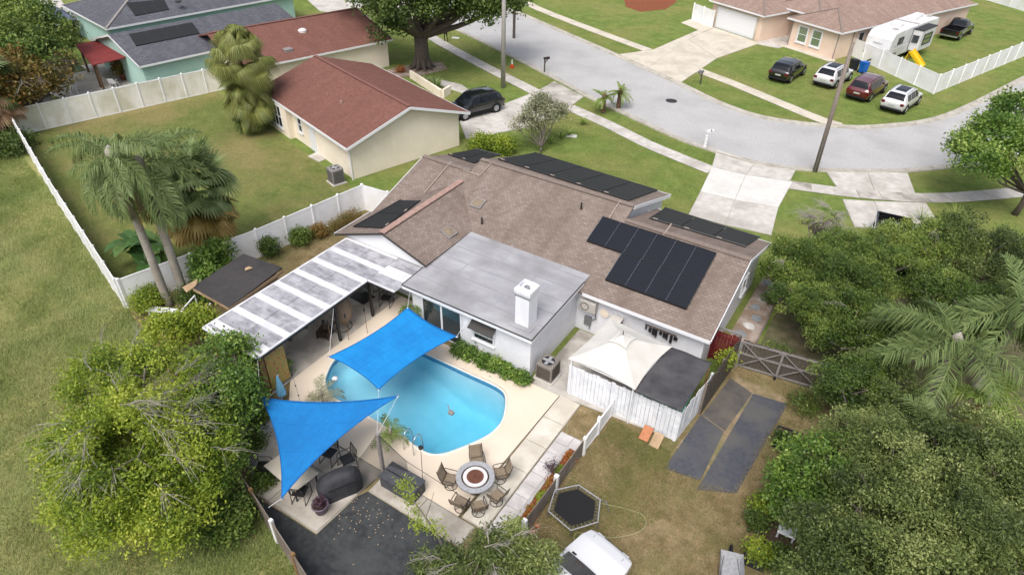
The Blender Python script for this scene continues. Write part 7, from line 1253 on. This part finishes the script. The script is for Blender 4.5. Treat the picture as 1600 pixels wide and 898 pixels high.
blades('weed_clumps', 'coarser weed clumps standing above the grass of the open field', [(-62, 14), (-57.5, 19.3), bl(.3), bl(.6), bl(.9), bl(1.1), (-9, 2), (-22, -1.5), (-40, 3)], 60000, .22, .03, 'lawn_blade', 1.6, thr=.45, lean=.8)
YARD = [bl(.62), bl(.86), (-18.2, 9.0), (-19.5, 11.4), (-22.7, 11.5), (-23.6, 20.2), (-23.6, 25.8), (-27, 25.6), (-29.3, 13)]
blades('patchy_grass', 'patchy grass in the corner between the shed and the white fence', YARD, 20000, .09, .02, 'dry_blade', 1.)
blades('dry_grass', 'thin dry grass over the backyard lawn', [(-8, 5.5), (-7.2, 7.5), (-6.6, 16), (-6.55, 18.8), (-3.7, 18.8), (-3.6, 17.6), (-1.1, 17.9), (-.6, 24), (-3, 24.7), (.3, 25.2), (.4, 20), (.2, 18), (-.1, 14), (2, 12)], 90000, .07, .018, 'dry_blade', 1.2, holes=[[(-3.6, 17.6), (-2.35, 17.75), (-2.5, 20.6), (-3.5, 20.9)], [(-2.25, 17.6), (-1.15, 17.9), (-.75, 23.6), (-1.95, 23.4)], [(-3.35, 21.0), (-2.45, 20.75), (-2.05, 23.4), (-3.15, 23.6)]], thr=-.2)
blades('green_grass', 'greener grass patches in the backyard lawn', [(-6.5, 12.6), (-6.5, 18.7), (-3.8, 18.4), (-2.8, 15.5), (-4.2, 13)], 22000, .07, .018, 'lawn_blade', 1.4, thr=.25)
blades('lawn_grass', 'short mown grass of the wide neighbouring lawn', [(-55, 20), (-43, 16), (-30.6, 12.3), (-28.6, 19), (-27.5, 25.6), (-30.5, 28), (-40, 30), (-51, 33.5)], 90000, .045, .022, 'lawn_blade', .8, thr=-.3, lean=1.)
for lb, pts, n_ in (('short grass of the front lawn between the brown roof and the sidewalk', [(735, 232), (800, 208), (884, 178), (950, 204), (1108, 272), (1094, 298), (1075, 335), (900, 300), (760, 240)], 26000), ('short grass of the verge between the sidewalk and the road bend', [(905, 172), (920, 160), (1000, 195), (1060, 222), (1118, 240), (1112, 258), (1060, 238), (1000, 212)], 9000), ('short grass of the far verge along the road', [(812, 16), (830, 14), (1010, 83), (958, 85)], 7000), ('short grass of the corner lawn under the parked cars', [(1108, 105), (1200, 76), (1300, 95), (1455, 150), (1600, 95), (1600, 118), (1480, 176), (1380, 194), (1318, 192), (1150, 125)], 22000), ('short grass of the verge below the grey mailbox', [(1064, 128), (1085, 112), (1300, 195), (1200, 184), (1130, 160)], 7000), ('short grass under the oak beside the sidewalk', [(600, 60), (672, 62), (820, 142), (735, 170), (700, 125), (610, 105)], 16000), ('short grass of the verge by the traffic cone', [(690, 48), (720, 54), (872, 128), (840, 136), (745, 90)], 7000)):
    blades('lawn_grass', lb, [tuple(P(x, y).xy) for x, y in pts], n_, .045, .03, 'lawn_blade', .8, thr=-.5, lean=1.)
# fallen leaves and petals on the turf
n_ = 70; pp_ = np.column_stack([rng.normal(-11.9, .75, n_), rng.normal(9.5, .6, n_), np.full(n_, .03)]); a = rng.uniform(0, 6.28, n_); d = np.column_stack([np.cos(a), np.sin(a), np.zeros(n_)])*.035; s = np.column_stack([-np.sin(a), np.cos(a), np.zeros(n_)])*.02
tag(npmesh('fallen_leaves', np.stack([pp_-d, pp_+s, pp_+d, pp_-s], 1), 'palm_dead', None, np.ones(n_)), 'small pale fallen leaves scattered over the black turf', 'leaves', kind='stuff')
